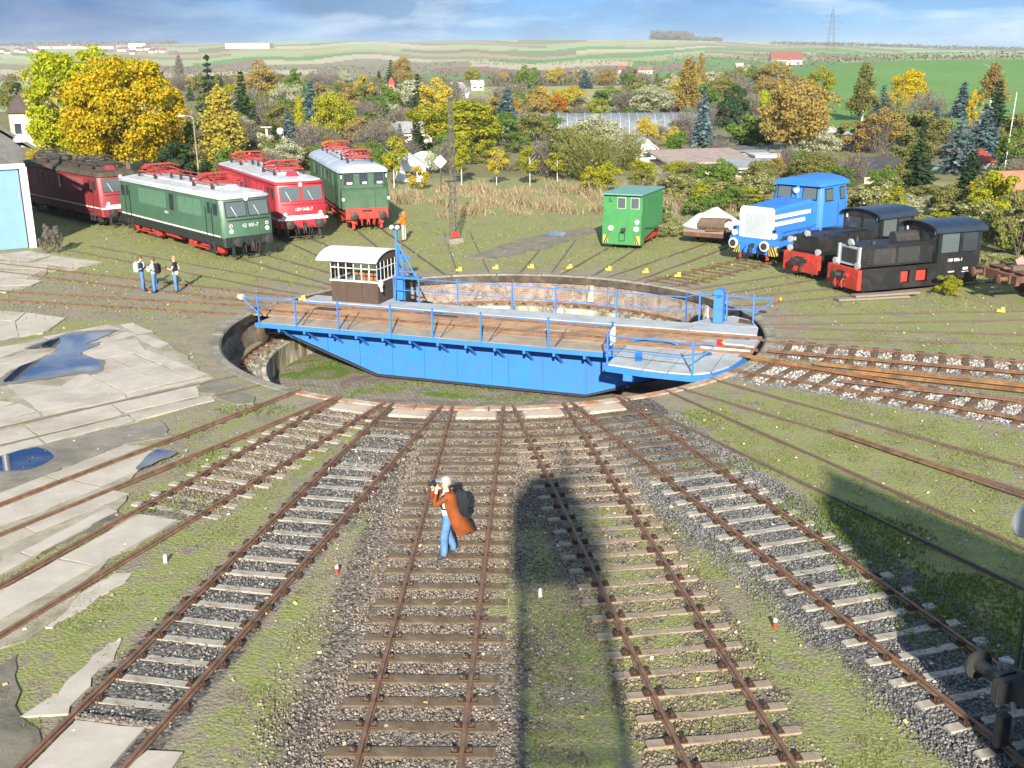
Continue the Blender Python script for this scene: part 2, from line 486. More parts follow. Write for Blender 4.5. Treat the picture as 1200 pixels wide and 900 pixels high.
def ground_material():
    m, nt, b = nodes('yard ground')
    def attr(n):
        a = nt.nodes.new('ShaderNodeAttribute'); a.attribute_name = n; return a.outputs['Fac']
    def math_(op, a, c, clamp=False):
        n = nt.nodes.new('ShaderNodeMath'); n.operation = op; n.use_clamp = clamp
        for i, v in ((0, a), (1, c)):
            if hasattr(v, 'links'): nt.links.new(v, n.inputs[i])
            else: n.inputs[i].default_value = v
        return n.outputs[0]
    big = noise(nt, .35, 6, .6, dist=.5)
    mid = noise(nt, 1.6, 8, .68)
    fine = noise(nt, 14, 6, .7)
    vfine = noise(nt, 45, 3, .6)
    # soil
    soil = ramp(nt, mid, [(.28, (.15, .13, .098)), (.5, (.27, .23, .178)), (.75, (.40, .35, .28))])
    soil = mix_rgb(nt, .5, soil, ramp(nt, fine, [(.3, (.10, .085, .058)), (.7, (.34, .29, .21))]))
    # turf
    g1 = ramp(nt, fine, [(.28, (.105, .115, .040)), (.5, (.21, .222, .08)), (.72, (.33, .33, .15))])
    g2 = ramp(nt, mid, [(.3, (.29, .255, .145)), (.5, (.245, .255, .10)), (.7, (.185, .23, .068))])
    turf = mix_rgb(nt, .5, g1, g2)
    # gravel
    vo = nt.nodes.new('ShaderNodeTexVoronoi'); vo.inputs['Scale'].default_value = 15.0
    tc = nt.nodes.new('ShaderNodeTexCoord'); nt.links.new(tc.outputs['Object'], vo.inputs['Vector'])
    vr = nt.nodes.new('ShaderNodeSeparateColor'); nt.links.new(vo.outputs['Color'], vr.inputs[0])
    gcol = ramp(nt, vr.outputs[0], [(0, (.10, .08, .064)), (.5, (.205, .17, .138)), (1, (.34, .295, .245))])
    gdark = ramp(nt, vr.outputs[1], [(0, (.08, .078, .076)), (.6, (.15, .147, .142)), (1, (.26, .252, .24))])
    gpale = ramp(nt, vr.outputs[2], [(0, (.22, .205, .18)), (.5, (.42, .40, .37)), (1, (.62, .60, .56))])
    gcol = mix_rgb(nt, attr('dark'), gcol, gdark)
    gcol = mix_rgb(nt, attr('pale'), gcol, gpale)
    gap = ramp(nt, vo.outputs['Distance'], [(.0, 1.0), (.45, .8), (.8, .3)])
    gcol = mix_rgb(nt, 1.0, gcol, gap, 'MULTIPLY')
    gf = math_('ADD', attr('gravel'), math_('MULTIPLY', math_('SUBTRACT', mid, .5), 1.6))
    gf = ramp(nt, gf, [(.38, 0.0), (.56, 1.0)])
    c = mix_rgb(nt, gf, soil, gcol)
    tf = math_('ADD', attr('grass'), math_('MULTIPLY', math_('SUBTRACT', mid, .5), 1.9))
    tf = math_('ADD', tf, math_('MULTIPLY', math_('SUBTRACT', big, .5), 1.1))
    tf = math_('ADD', tf, math_('MULTIPLY', math_('SUBTRACT', fine, .5), .8))
    tf = ramp(nt, tf, [(.40, 0.0), (.66, 1.0)])
    c = mix_rgb(nt, tf, c, turf)
    # scattered fallen leaves and pale pebbles
    v2 = nt.nodes.new('ShaderNodeTexVoronoi'); v2.inputs['Scale'].default_value = 4.0
    nt.links.new(tc.outputs['Object'], v2.inputs['Vector'])
    lf = ramp(nt, v2.outputs['Distance'], [(.07, 1.0), (.10, 0.0)])
    c = mix_rgb(nt, lf, c, (.42, .38, .28))
    nt.links.new(c, b.inputs['Base Color'])
    b.inputs['Roughness'].default_value = .95
    b.inputs['Specular IOR Level'].default_value = .15
    h = math_('ADD', math_('MULTIPLY', fine, .6), math_('MULTIPLY', vfine, .5))
    h = math_('ADD', h, math_('MULTIPLY', vo.outputs['Distance'], -.5))
    bump(nt, b, h, .9, .05)
    return m
M['ground'] = ground_material()
def field_mat(name, a, b_, sc=.05):
    m, nt, b = nodes(name)
    n1 = noise(nt, sc, 7, .65, stretch=(1, .35, 1)); n2 = noise(nt, sc * 14, 5, .7)
    c = ramp(nt, n1, [(.3, a), (.7, b_)])
    c = mix_rgb(nt, .35, c, ramp(nt, n2, [(.3, mulc(a, .7)), (.7, mulc(b_, 1.15))]))
    nt.links.new(c, b.inputs['Base Color'])
    b.inputs['Roughness'].default_value = .95; b.inputs['Specular IOR Level'].default_value = .1
    return m
FIELDS = [M['ground'],
          field_mat('winter wheat field', (.10, .20, .055), (.14, .25, .075)),
          field_mat('stubble field', (.36, .31, .20), (.42, .37, .26)),
          field_mat('ploughed field', (.19, .135, .095), (.24, .175, .13)),
          field_mat('autumn meadow', (.25, .25, .105), (.32, .30, .145)),
          field_mat('garden soil and turf', (.13, .13, .055), (.21, .19, .095), .12),
          field_mat('pale pasture', (.25, .30, .14), (.32, .35, .19)),
          field_mat('far scrub', (.19, .175, .11), (.25, .22, .145))]

def field_of(th, d):
    """which crop grows at this bearing and distance"""
    wob = 1 + .10 * sin(th * .35 + 1) + .05 * sin(th * 1.1)
    q = d * wob
    if d < 95: return 0
    if th > 12.3 + 3.0 * sstep(500, 140, d) + .4 * sin(d * .02) and 150 < d < 620: return 1
    if d < 210 + 20 * sin(th * .8): return 5
    if -2.8 < th < 6.5 + sin(d * .03) and 225 < d < 400: return 4
    if -6.5 < th < -2.2 and 260 < d < 430: return 1 if d > 330 else 4
    if th < -17 and 260 < d < 640: return 6
    if d < 430: return 5
    if 430 <= q < 560: return 5 if th < 6 else 4
    if 560 <= q < 760:
        return 3 if th < -11 else (1 if -6 < th < 1.6 else (7 if th < 6 else 1))
    if 760 <= q < 980:
        return 2 if th < -9.5 else (7 if th < -4 else (1 if th > 9 else 3))
    if 980 <= q < 1220:
        return 7 if th < -2 else (2 if th < 6 else 1)
    diag = q - 38 * th
    if 1180 < diag < 1420 and th > -1: return 1
    bands = (1220, 1380, 1530, 1700, 1880, 2050, 2230, 2420, 2620, 2850, 3300, 9000)
    for i, b in enumerate(bands):
        if q < b:
            k = (i * 7 + int((th + 60 + i * 3.3) // 8.5) * 5) % 9
            return (6, 2, 4, 6, 7, 3, 6, 4, 1)[k]
    return 6

def build_ground():
    ths = []
    a = 0.0
    fine = [i * .5 for i in range(-76, 77)]
    rest = [38 + i * 1.0 for i in range(1, 284)]
    ths = fine + rest                                 # bearings, one full turn
    radii = [10.50 + .42 * i for i in range(60)]
    r = radii[-1]
    while r < 60: r += 1.0; radii.append(r)
    while r < 6000: r *= 1.035; radii.append(r)
    nt_, nr = len(ths), len(radii)
    V, G = [], []
    for r in radii:
        for t in ths:
            x, y = CX + r * sin(radians(t)), CY + r * cos(radians(t))
            z = terrain(x, y)
            if r > 3600: z -= (r - 3600) * .03
            if 11.2 < r < 70:
                z += .018 * sin(x * 1.7 + 2 * sin(y * .9)) * sin(y * 1.3 + x * .4) - .012
            V.append((x, y, z)); G.append(zone(x, y))
    F, MI = [], []
    for j in range(nr - 1):
        for i in range(nt_):
            k = (i + 1) % nt_
            F.append((j * nt_ + i, j * nt_ + k, (j + 1) * nt_ + k, (j + 1) * nt_ + i))
            rm = (radii[j] + radii[j + 1]) / 2
            xm, ym = CX + rm * sin(radians(ths[i] + .25)), CY + rm * cos(radians(ths[i] + .25))
            MI.append(field_of(math.degrees(math.atan2(xm, ym)), math.hypot(xm, ym)))
    me = np_mesh('ground', np.array(V), np.array(F)[:, ::-1], FIELDS, 4)
    me.polygons.foreach_set('material_index', MI)
    G = np.array(G, np.float32)
    for i, n in enumerate(('grass', 'gravel', 'dark', 'pale')):
        at = me.attributes.new(n, 'FLOAT', 'POINT'); at.data.foreach_set('value', G[:, i].copy())
    me.shade_smooth()
    structure(link('ground', me))
build_ground()

# ------------------------------------------------------------------ slabs, asphalt and puddles on the left
def crumble(poly, step=.32, wob=.022):
    out = []
    for (x0, y0), (x1, y1) in zip(poly, poly[1:] + poly[:1]):
        n = max(1, int(math.hypot(x1 - x0, y1 - y0) / step))
        for k in range(n):
            t = k / n
            out.append((x0 + (x1 - x0) * t + random.uniform(-wob, wob), y0 + (y1 - y0) * t + random.uniform(-wob, wob)))
    return out
def sheet(name, poly, z, m):
    mb = MB(); mb.prism(poly, z - .05, z)
    return mb.build(name, m)

asphalt_m = mat('worn asphalt', (.15, .135, .112), .3, 2, .92, dirt=(.23, .205, .165), dirt_amt=.5, dscale=.8, bmp=.5)
mud_m = mat('wet cinders', (.10, .09, .072), .35, 2.5, .85, dirt=(.19, .17, .13), dirt_amt=.5, dscale=.9, bmp=.6)
water_m, nt_, b_ = nodes('puddle water')
b_.inputs['Base Color'].default_value = (.012, .022, .05, 1); b_.inputs['Roughness'].default_value = .015
b_.inputs['Specular IOR Level'].default_value = 1.0; b_.inputs['IOR'].default_value = 1.6
POLYS = {
'slabs': [[(-16.383, 26.166), (-13.77, 29.073), (-12.961, 28.087), (-16.164, 25.776)], [(-13.721, 29.146), (-11.94, 30.932), (-11.291, 30.018), (-12.912, 28.155)], [(-11.874, 30.985), (-9.898, 32.74), (-9.543, 31.766), (-11.253, 30.149)], [(-15.765, 25.062), (-12.912, 27.969), (-12.547, 27.548), (-15.354, 24.329)], [(-12.853, 28.014), (-11.08, 29.88), (-10.743, 29.355), (-12.527, 27.592)], [(-11.056, 29.932), (-9.178, 31.695), (-8.949, 31.313), (-10.678, 29.404)], [(-11.498, 25.153), (-10.324, 27.394), (-9.868, 27.159), (-11.116, 24.896)], [(-13.657, 21.297), (-11.546, 25.097), (-11.171, 24.86), (-13.374, 20.792)], [(-10.694, 24.885), (-9.519, 26.887), (-9.328, 26.753), (-9.376, 25.424), (-9.887, 24.475)], [(-13.247, 20.564), (-10.743, 24.83), (-9.917, 24.367), (-11.065, 22.445), (-12.855, 19.864)], [(-10.759, 22.099), (-9.491, 24.123), (-9.056, 23.935), (-10.349, 21.789)], [(-12.335, 18.936), (-10.802, 22.054), (-10.367, 21.759), (-12.029, 18.389)], [(-10.26, 20.79), (-9.295, 23.091), (-9.009, 22.92), (-9.935, 20.58)], [(-11.761, 17.911), (-10.291, 20.723), (-9.948, 20.54), (-11.25, 16.997)], [(-9.305, 20.472), (-8.419, 22.696), (-7.46, 22.373), (-8.482, 20.139)], [(-10.958, 16.476), (-9.338, 20.406), (-8.504, 20.087), (-10.408, 15.494)], [(-7.094, 13.26), (-6.792, 14.678), (-5.683, 14.473), (-5.914, 13.242)], [(-5.652, 13.302), (-5.463, 13.919), (-4.915, 13.841), (-4.98, 13.291)], [(-16.175, 33.323), (-14.242, 32.904), (-12.863, 31.192), (-13.847, 30.398)], [(-14.208, 32.903), (-14.122, 34.557), (-11.954, 32.097), (-12.108, 31.596), (-12.807, 31.127)], [(-14.106, 34.608), (-13.781, 36.196), (-10.954, 33.025), (-11.887, 32.095)], [(-13.784, 36.307), (-13.351, 36.887), (-10.271, 33.6), (-10.934, 33.072)], [(-13.362, 37.032), (-12.887, 37.306), (-11.511, 35.836), (-11.749, 35.305)], [(-11.713, 35.304), (-11.458, 35.779), (-9.974, 34.157), (-10.236, 33.598)], [(-20.905, 34.243), (-16.199, 37.286), (-16.41, 35.475), (-17.304, 27.811)], [(-21.643, 35.562), (-16.786, 39.147), (-17.323, 37.624), (-19.436, 31.621)], [(-17.401, 39.398), (-15.706, 41.223), (-14.984, 40.566), (-16.091, 39.606), (-16.962, 38.995)], [(-15.226, 41.274), (-14.782, 41.433), (-13.615, 40.102), (-13.963, 39.684)], [(-15.411, 38.001), (-14.562, 40.04), (-14.044, 39.687), (-14.821, 38.284)], [(-15.11, 37.098), (-14.799, 38.221), (-13.828, 39.029), (-12.964, 37.308), (-14.103, 36.069)], [(-14.11, 39.525), (-13.586, 39.504), (-12.397, 38.189), (-12.579, 37.53)], [(-27.137, 45.376), (-19.825, 43.515), (-19.602, 41.998), (-26.142, 43.598)], [(-19.814, 43.592), (-17.808, 42.474), (-17.688, 40.001), (-18.373, 39.534), (-19.479, 41.811)], [(-26.031, 43.4), (-19.522, 41.813), (-18.413, 39.536), (-21.308, 34.964)], [(-20.137, 32.872), (-14.972, 31.261), (-17.115, 27.474)], [(-16.75, 26.822), (-17.567, 28.282), (-14.764, 31.149), (-13.942, 30.401)], [(-16.822, 26.95), (-13.805, 30.296), (-13.608, 29.894), (-16.307, 26.031)], [(-13.758, 30.335), (-11.875, 31.961), (-11.715, 31.583), (-13.562, 29.932)], [(-11.865, 32.027), (-9.889, 33.708), (-9.624, 33.748), (-11.697, 31.626)], [(-32.041, 54.136), (-26.088, 58.803), (-24.271, 57.166), (-24.803, 55.491), (-34.744, 58.963)], [(-24.103, 57.026), (-20.825, 55.089), (-21.495, 53.416), (-24.277, 55.279)], [(-34.013, 57.658), (-23.432, 54.81), (-22.872, 53.035), (-33.234, 56.267)], [(-31.043, 52.353), (-23.033, 53.043), (-22.837, 50.606), (-31.851, 53.795)], [(-31.523, 53.209), (-21.91, 50.302), (-21.99, 49.304), (-28.849, 48.435)], [(-28.52, 47.846), (-22.284, 49.074), (-22.44, 47.66), (-28.58, 47.954)]], 'slabs_dark': [[(-9.868, 32.754), (-9.253, 33.637), (-8.575, 32.943), (-9.105, 32.001), (-9.646, 32.064)], [(-9.056, 31.56), (-8.411, 32.112), (-7.81, 31.628), (-7.693, 30.961), (-8.17, 30.83)], [(-2.213, 55.455), (0.563, 61.346), (4.721, 65.619), (5.076, 63.578), (1.894, 57.822), (-0.802, 54.637)]], 'patches': [[(-8.955, 17.624), (-8.884, 17.882), (-7.988, 19.796), (-7.661, 19.751), (-7.642, 19.442), (-8.38, 17.664)], [(-10.291, 15.284), (-9.017, 17.472), (-8.717, 17.366), (-10.268, 15.244)], [(-7.691, 14.846), (-7.412, 15.603), (-7.131, 17.039), (-6.989, 17.134), (-6.881, 16.747), (-6.978, 15.935), (-7.035, 14.873)]], 'apron': [[(-21.209, 34.787), (-17.401, 39.398), (-15.706, 41.223), (-14.782, 41.433), (-13.599, 40.102), (-12.381, 38.188), (-9.967, 34.157), (-9.637, 33.797), (-9.902, 32.756), (-11.541, 31.255), (-13.429, 29.312), (-16.339, 26.088)], [(-16.339, 26.088), (-13.429, 29.312), (-11.541, 31.255), (-9.902, 32.756), (-9.031, 31.712), (-10.683, 29.417), (-11.639, 28.077), (-15.654, 24.865)], [(-27.017, 45.162), (-19.876, 43.634), (-17.808, 42.474), (-17.661, 39.933), (-18.411, 39.438), (-21.135, 34.654)], [(-32.652, 55.226), (-26.147, 58.943), (-20.847, 55.151), (-21.429, 53.241), (-22.642, 52.854), (-21.927, 49.154), (-25.321, 42.132)], [(-13.588, 21.173), (-11.55, 25.193), (-10.324, 27.394), (-9.43, 27.08), (-9.308, 25.325), (-9.51, 24.176), (-9.056, 23.935), (-9.009, 22.92), (-9.918, 20.539), (-11.233, 16.968)], [(-10.968, 16.494), (-9.335, 20.472), (-8.435, 22.745), (-7.425, 22.404), (-8.425, 20.06), (-8.372, 17.643), (-10.325, 15.345)]], 'asphalt': [[(-15.255, 24.152), (-12.453, 27.411), (-10.979, 28.864), (-10.01, 29.333), (-9.32, 28.096), (-10.354, 27.484), (-11.566, 25.232), (-13.758, 21.477)]], 'mud': [[(-8.895, 15.802), (-8.575, 16.685), (-8.076, 15.531), (-7.752, 14.886), (-7.104, 14.278), (-7.097, 13.553), (-7.844, 13.565)], [(-11.066, 20.422), (-10.287, 21.494), (-8.944, 22.919), (-8.796, 22.674), (-9.846, 20.578), (-10.06, 20.122), (-11.086, 20.465)]], 'puddles': [[(-16.229, 33.445), (-16.501, 34.693), (-16.41, 35.475), (-16.022, 36.844), (-16.341, 37.735), (-17.245, 37.621), (-16.802, 38.988), (-16.496, 39.622), (-15.075, 39.894), (-15.185, 39.083), (-15.372, 37.999), (-14.899, 38.287), (-15.055, 36.951), (-14.451, 36.221), (-14.053, 35.93), (-13.737, 34.852), (-13.88, 34.472), (-14.193, 34.56), (-15.186, 33.894), (-15.973, 33.484)], [(-13.377, 26.083), (-13.019, 26.965), (-12.429, 27.167), (-11.859, 26.401), (-12.04, 25.694), (-12.604, 25.512), (-13.187, 25.668)], [(-9.408, 25.523), (-9.362, 26.861), (-8.748, 26.672), (-9.021, 26.115)], [(1.91, 62.814), (2.688, 63.732), (3.17, 63.376), (3.011, 62.116), (2.269, 61.852)]]}
pav = thing('concrete_pavement', 'worn concrete slab paving with grass joints left of the turntable pit', 'pavement')
del pav['category'], pav['label']; pav['kind'] = 'structure'
for poly in POLYS['slabs']:
    mb = MB(); z = .032 + random.uniform(-.006, .006)
    mb.prism(crumble(poly), -.08, z)
    mb.build('slab', M['slab'], pav)
for poly in POLYS['patches']:
    structure(sheet('concrete_patch', crumble(poly, .2, .05), .016, M['slab']))
for poly in POLYS['slabs_dark']:
    mb = MB(); mb.prism(crumble(poly), -.08, .03); mb.build('slab', M['slab_dark'], pav)
M['joint'] = mat('dirty concrete with mossy joints', (.32, .285, .225), .2, 1.6, .95, dirt=(.19, .175, .11), dirt_amt=.4, dscale=1.2, bmp=.4)
for poly in POLYS['apron']:
    structure(sheet('concrete_bed', crumble(poly, .5, .10), .018, M['joint']))
for poly in POLYS['asphalt']:
    structure(sheet('asphalt', crumble(poly, .25, .07), .022, asphalt_m))
for poly in POLYS['mud']:
    structure(sheet('cinder_path', crumble(poly, .25, .07), .012, mud_m))
wet_m = mat('wet concrete', (.17, .15, .12), .2, 2, .4, dirt=(.11, .10, .08), dirt_amt=.4)
def blob(poly, wob, n=5):
    """round off and roughen an outline"""
    P = [Vector(p) for p in poly]; out = []
    for i in range(len(P)):
        a, b, c, d = P[i - 1], P[i], P[(i + 1) % len(P)], P[(i + 2) % len(P)]
        for k in range(n):
            t = k / n
            q = .5 * ((2 * b) + (c - a) * t + (2 * a - 5 * b + 4 * c - d) * t * t + (3 * b - a - 3 * c + d) * t ** 3)
            out.append((q.x + random.uniform(-wob, wob), q.y + random.uniform(-wob, wob)))
    return out
for poly, z in zip(POLYS['puddles'], (.046, .030, .045, .046)):
    cxp, cyp = sum(p[0] for p in poly) / len(poly), sum(p[1] for p in poly) / len(poly)
    wet = blob([(cxp + (p[0] - cxp) * 1.10 + random.uniform(-.08, .08), cyp + (p[1] - cyp) * 1.12 + random.uniform(-.08, .08)) for p in poly], .05)
    bm = bmesh.new(); f = bm.faces.new([bm.verts.new((p[0], p[1], z - .003)) for p in wet])
    bmesh.ops.triangulate(bm, faces=bm.faces[:]); wme = bpy.data.meshes.new('wet_ground'); bm.to_mesh(wme); bm.free(); wme.materials.append(wet_m)
    structure(link('wet_ground', wme))
    me = bpy.data.meshes.new('puddle')
    bm = bmesh.new()
    f = bm.faces.new([bm.verts.new((p[0], p[1], z)) for p in blob(poly, .045)])
    if f.normal.z < 0: bmesh.ops.reverse_faces(bm, faces=[f])
    bmesh.ops.triangulate(bm, faces=bm.faces[:]); bm.to_mesh(me); bm.free()
    me.materials.append(water_m)
    structure(link('puddle', me))

# ------------------------------------------------------------------ railway tracks (all run towards the turntable)
RAIL_Z = .10
def rail_mesh(L, mt, name='rail', h=.09):
    prof = [(-.06, -h), (.06, -h), (.06, -h + .02), (.012, -h + .045), (.012, -.045), (.034, -.03), (.034, -.004), (.026, 0), (-.026, 0), (-.034, -.004), (-.034, -.03), (-.012, -.045), (-.012, -h + .045), (-.06, -h + .02)]
    mb = MB()
    mb.loft([[(0, y, z) for y, z in prof], [(L, y, z) for y, z in prof]])
    return mb.mesh(name, mt)

def sleeper_mesh(mt, kind):
    mb = MB()
    if kind == 'wood':
        mb.box((0, 0, -.07), (.25, 2.5, .15))
    elif kind == 'short':
        mb.box((0, 0, -.07), (.17, 1.36, .14))
    else:   # concrete: waisted in the middle
        secs = []
        for y, w, t in ((-1.2, .10, .0), (-1.15, .118, .006), (-.5, .112, .0), (0, .09, -.012), (.5, .112, .0), (1.15, .118, .006), (1.2, .10, .0)):
            secs.append([(-w, y, -.15), (w, y, -.15), (w * .8, y, t), (-w * .8, y, t)])
        mb.loft(secs)
    for s in (-1, 1):
        mb.box((0, s * .75, .013), (.16, .34, .025), 1)
        for t in (-1, 1):
            mb.box((0, s * .75 + t * .10, .045), (.09, .05, .05), 1)
            mb.cyl((0, s * .75 + t * .135, .02), (0, s * .75 + t * .135, .085), .018, n=6, mi=1)
    return mb.mesh('sleeper', [mt, M['fasten']], bevel=.012 if kind == 'wood' else 0)
SLEEPER = {'wood': [sleeper_mesh(M['wood_sleeper'], 'wood')], 'brown': [sleeper_mesh(M['wood_sleeper_br'], 'wood')], 'conc': [sleeper_mesh(M['conc_sleeper'], 'conc')], 'tan': [sleeper_mesh(M['tan_sleeper'], 'conc')], 'short': [sleeper_mesh(M['conc_sleeper'], 'short')]}

def track(label, az, r0, r1, rail='rail', sl=(), top=RAIL_Z, curve=None, side=0.0):
    x, y = polar(az, 0)
    rz = math.atan2(cos(radians(az)), sin(radians(az)))
    t = thing('railway_track', label, 'railway track', (CX, CY, 0), rz, 'tracks radiating from the turntable')
    me = rail_mesh(r1 - r0, M[rail])
    for s in (-1, 1):
        link('rail', me, t, (r0, s * .75 + side, top + (.0015 if s > 0 else 0)))
    for kind, a, b, step, zt in sl:
        p = a
        while p < b:
            me = SLEEPER[kind][0]
            o = link('sleeper', me, t, (p, side + random.uniform(-.03, .03), zt + random.uniform(-.01, .008)), random.uniform(-.012, .012))
            p += step
    return t
def end_block(t, r, L_=.62, w=1.15):
    mb = MB(); mb.box((r, 0, .0), (L_, w, .10)); mb.build('end_block', M['end_block'], t, bevel=.03)
M['end_block'] = mat('flaking pink concrete', (.46, .375, .305), .15, 3, .9, dirt=(.30, .24, .18), dirt_amt=.35, dscale=1.5, bmp=.3)

R0 = 10.22
track('track half set in concrete slabs beside the grass verge, next to the flush grooved track', NEAR['t1'], R0, 34, sl=(('brown', 10.9, 16.5, .68, -.045),))
_t2 = track('track whose far half is paved with slabs, pale concrete sleepers by the pit', NEAR['t2'], R0, 36, sl=(('conc', 11.7, 19, .66, .02),))
_t3 = track('track with white concrete sleepers in black cinders', NEAR['t3'], R0, 33.2, sl=(('brown', 11.6, 12.5, .66, .012), ('short', 12.9, 15.2, 1.1, -.006), ('short', 15.4, 26.4, .66, .014)))
_t4 = track('track with dark timber sleepers where the photographer in the rust coat stands', NEAR['t4'], R0, 32, sl=(('wood', 11.6, 31.5, .66, .022),))
_t5 = track('track with worn pale sleepers in brown gravel, crossed by the tower shadow', NEAR['t5'], R0, 33, sl=(('wood', 11.6, 13.2, .66, .02), ('tan', 13.3, 32.5, .64, .022)))
_t6 = track('track with concrete sleepers in dark blue grey ballast leading to the green engine', NEAR['t6'], R0, 36, sl=(('wood', 11.6, 16.6, .66, .02), ('conc', 16.7, 35, .66, .024)))
track('sunken dark rails in grass beside the dark ballast track', NEAR['t7'], R0, 34, rail='rail_old', top=.055)
track('faint sunken rails in turf between the grass track and the cluttered tracks', NEAR['t8'], R0, 32, rail='rail_old', top=.05)
track('track with timber sleepers and white gravel, spare rails lying on it, nearer the grass', NEAR['t9'], R0, 30, sl=(('brown', 11.0, 29, .72, .03),))
track('track with timber sleepers and white gravel in line with the bridge', NEAR['t10'], R0, 32, sl=(('brown', 11.0, 30, .72, .03),))
for _t in (_t2, _t3, _t4, _t5, _t6): end_block(_t, 10.98)
for az, lab, r1, top in ((99, 'sunken rails in the grass beside the white gravel tracks', 30, .045), (88, 'sunken rails leading to the rusty wagon frame', 40, .045),
                    (70.0, 'rails under the black shunter with the cab door facing the camera', 34, .05), (58.0, 'rails under the black shunter beside the blue engine', 34, .05),
                    (45.0, 'short rusty rails in front of the blue diesel engine', 34, .08), (33.5, 'rails leading to the low wagon with the tarpaulin', 40, .05), (21.1, 'rails under the bright green box engine', 30, .04),
                    (10.0, 'faint rails towards the concrete foundation', 22, .025), (-6.0, 'faint rails buried in the turf near the lattice mast', 24, .02),
                    (-17.5, 'rails under the old green electric engine', 46, .06), (-28.4, 'rails under the bright red electric engine', 46, .06), (-39.2, 'rails under the green electric engine with the pale roof', 37, .06),
                    (-50.5, 'sunken rails passing behind the three visitors', 30, .045),
                    (-62.0, 'rusty rails by the three visitors, second from the shed', 30, .07), (-73.5, 'rusty rails the three visitors stand beside', 32, .07)):
    sl = ()
    if az == 45.0: sl = (('brown', 11.0, 18, .7, .0),)
    if az in (-62.0, -73.5): sl = (('brown', 11.0, 24, .7, -.055),)
    track(lab, az, R0, r1, rail='rail' if az in (45.0, -62.0, -73.5) else 'rail_old', top=top, sl=sl)
# grooved rails flush with the concrete
g = thing('railway_track', 'flush rails in grooves of the concrete paving beside the puddle', 'railway track', (CX, CY, 0), math.atan2(cos(radians(227.0)), sin(radians(227.0))), 'tracks radiating from the turntable')
gm = rail_mesh(24, M['rail_old'])
for s in (-1, 1): link('rail', gm, g, (10.6, s * .75, .035))
# spare rails lying about
def lone_rail(a, b, z, m, label):
    a, b = Vector((a[0], a[1], z)), Vector((b[0], b[1], z))
    o = link('loose_rail', rail_mesh((b - a).length, M[m]), None, a, math.atan2(b.y - a.y, b.x - a.x))
    return tag(o, label, 'rail', 'loose rails')
lone_rail((7.708, 35.426), (12.492, 31.471), .20, 'rail_orange', 'short orange rusted spare rail lying inside the white gravel track')
lone_rail((9.896, 34.269), (16.545, 31.067), .20, 'rail_orange', 'long orange rusted spare rail lying across the timber sleepers')
lone_rail((10.952, 31.038), (15.633, 27.303), .17, 'rail', 'dark red spare rail lying outside the white gravel track beside the grass')
lone_rail((10.153, 32.284), (16.414, 29.324), .20, 'rail', 'brown spare rail lying between the two orange spare rails and the grass')
lone_rail((8.747, 35.947), (17.035, 32.61), .20, 'rail', 'brown spare rail lying inside the white gravel track in line with the bridge')
lone_rail((10.832, 33.22), (16.5, 30.465), .20, 'rail_orange', 'orange spare rail lying close beside the long orange spare rail')
lone_rail((8.584, 27.719), (12.362, 22.099), .16, 'rail', 'lone rusty rail lying in the grass between two sunken tracks')

# ------------------------------------------------------------------ turntable pit
def ring(mb, r0, r1, z0, z1, n=144, mi=0):
    secs = []
    for i in range(n):
        a = 2 * pi * i / n
        c, s = cos(a), sin(a)
        secs.append([(r0 * c, r0 * s, z0), (r1 * c, r1 * s, z0), (r1 * c, r1 * s, z1), (r0 * c, r0 * s, z1)])
    secs.append(secs[0])
    return mb.loft(secs, mi, cap=False)

def brick_material():
    m, nt, b = nodes('flaking plaster over brick')
    tc = nt.nodes.new('ShaderNodeTexCoord')
    sep = nt.nodes.new('ShaderNodeSeparateXYZ'); nt.links.new(tc.outputs['Object'], sep.inputs[0])
    at = nt.nodes.new('ShaderNodeMath'); at.operation = 'ARCTAN2'
    nt.links.new(sep.outputs[0], at.inputs[0]); nt.links.new(sep.outputs[1], at.inputs[1])
    ml = nt.nodes.new('ShaderNodeMath'); ml.operation = 'MULTIPLY'; ml.inputs[1].default_value = 10.2
    nt.links.new(at.outputs[0], ml.inputs[0])
    cb = nt.nodes.new('ShaderNodeCombineXYZ'); nt.links.new(ml.outputs[0], cb.inputs[0]); nt.links.new(sep.outputs[2], cb.inputs[1])
    br = nt.nodes.new('ShaderNodeTexBrick')
    br.inputs['Scale'].default_value = 1.0; br.inputs['Brick Width'].default_value = .26; br.inputs['Row Height'].default_value = .085
    br.inputs['Mortar Size'].default_value = .012
    br.inputs['Color1'].default_value = (.165, .10, .076, 1); br.inputs['Color2'].default_value = (.22, .15, .118, 1); br.inputs['Mortar'].default_value = (.26, .23, .19, 1)
    nt.links.new(cb.outputs[0], br.inputs['Vector'])
    n1 = noise(nt, .9, 8, .7, dist=1.0); n2 = noise(nt, 3, 7, .7)
    c = mix_rgb(nt, ramp(nt, n1, [(.50, 0.0), (.58, .85)]), br.outputs['Color'], (.27, .25, .22))
    c = mix_rgb(nt, ramp(nt, n2, [(.50, 0.0), (.64, .85)]), c, (.085, .075, .06))
    nt.links.new(c, b.inputs['Base Color']); b.inputs['Roughness'].default_value = .92
    bump(nt, b, br.outputs['Fac'], -.5, .02)
    return m
M['brickwall'] = brick_material()

def stain_material():
    m, nt, b = nodes('stained pit concrete')
    n1 = noise(nt, 1.0, 7, .7, stretch=(1.6, 1.6, .45)); n2 = noise(nt, 4, 6, .7)
    c = ramp(nt, n1, [(.40, (.10, .085, .06)), (.50, (.34, .30, .22)), (.62, (.56, .52, .42))])
    c = mix_rgb(nt, ramp(nt, n2, [(.58, 0.0), (.7, .7)]), c, (.12, .13, .06))
    nt.links.new(c, b.inputs['Base Color']); b.inputs['Roughness'].default_value = .92
    bump(nt, b, n2, .4, .03)
    return m
M['stain'] = stain_material()

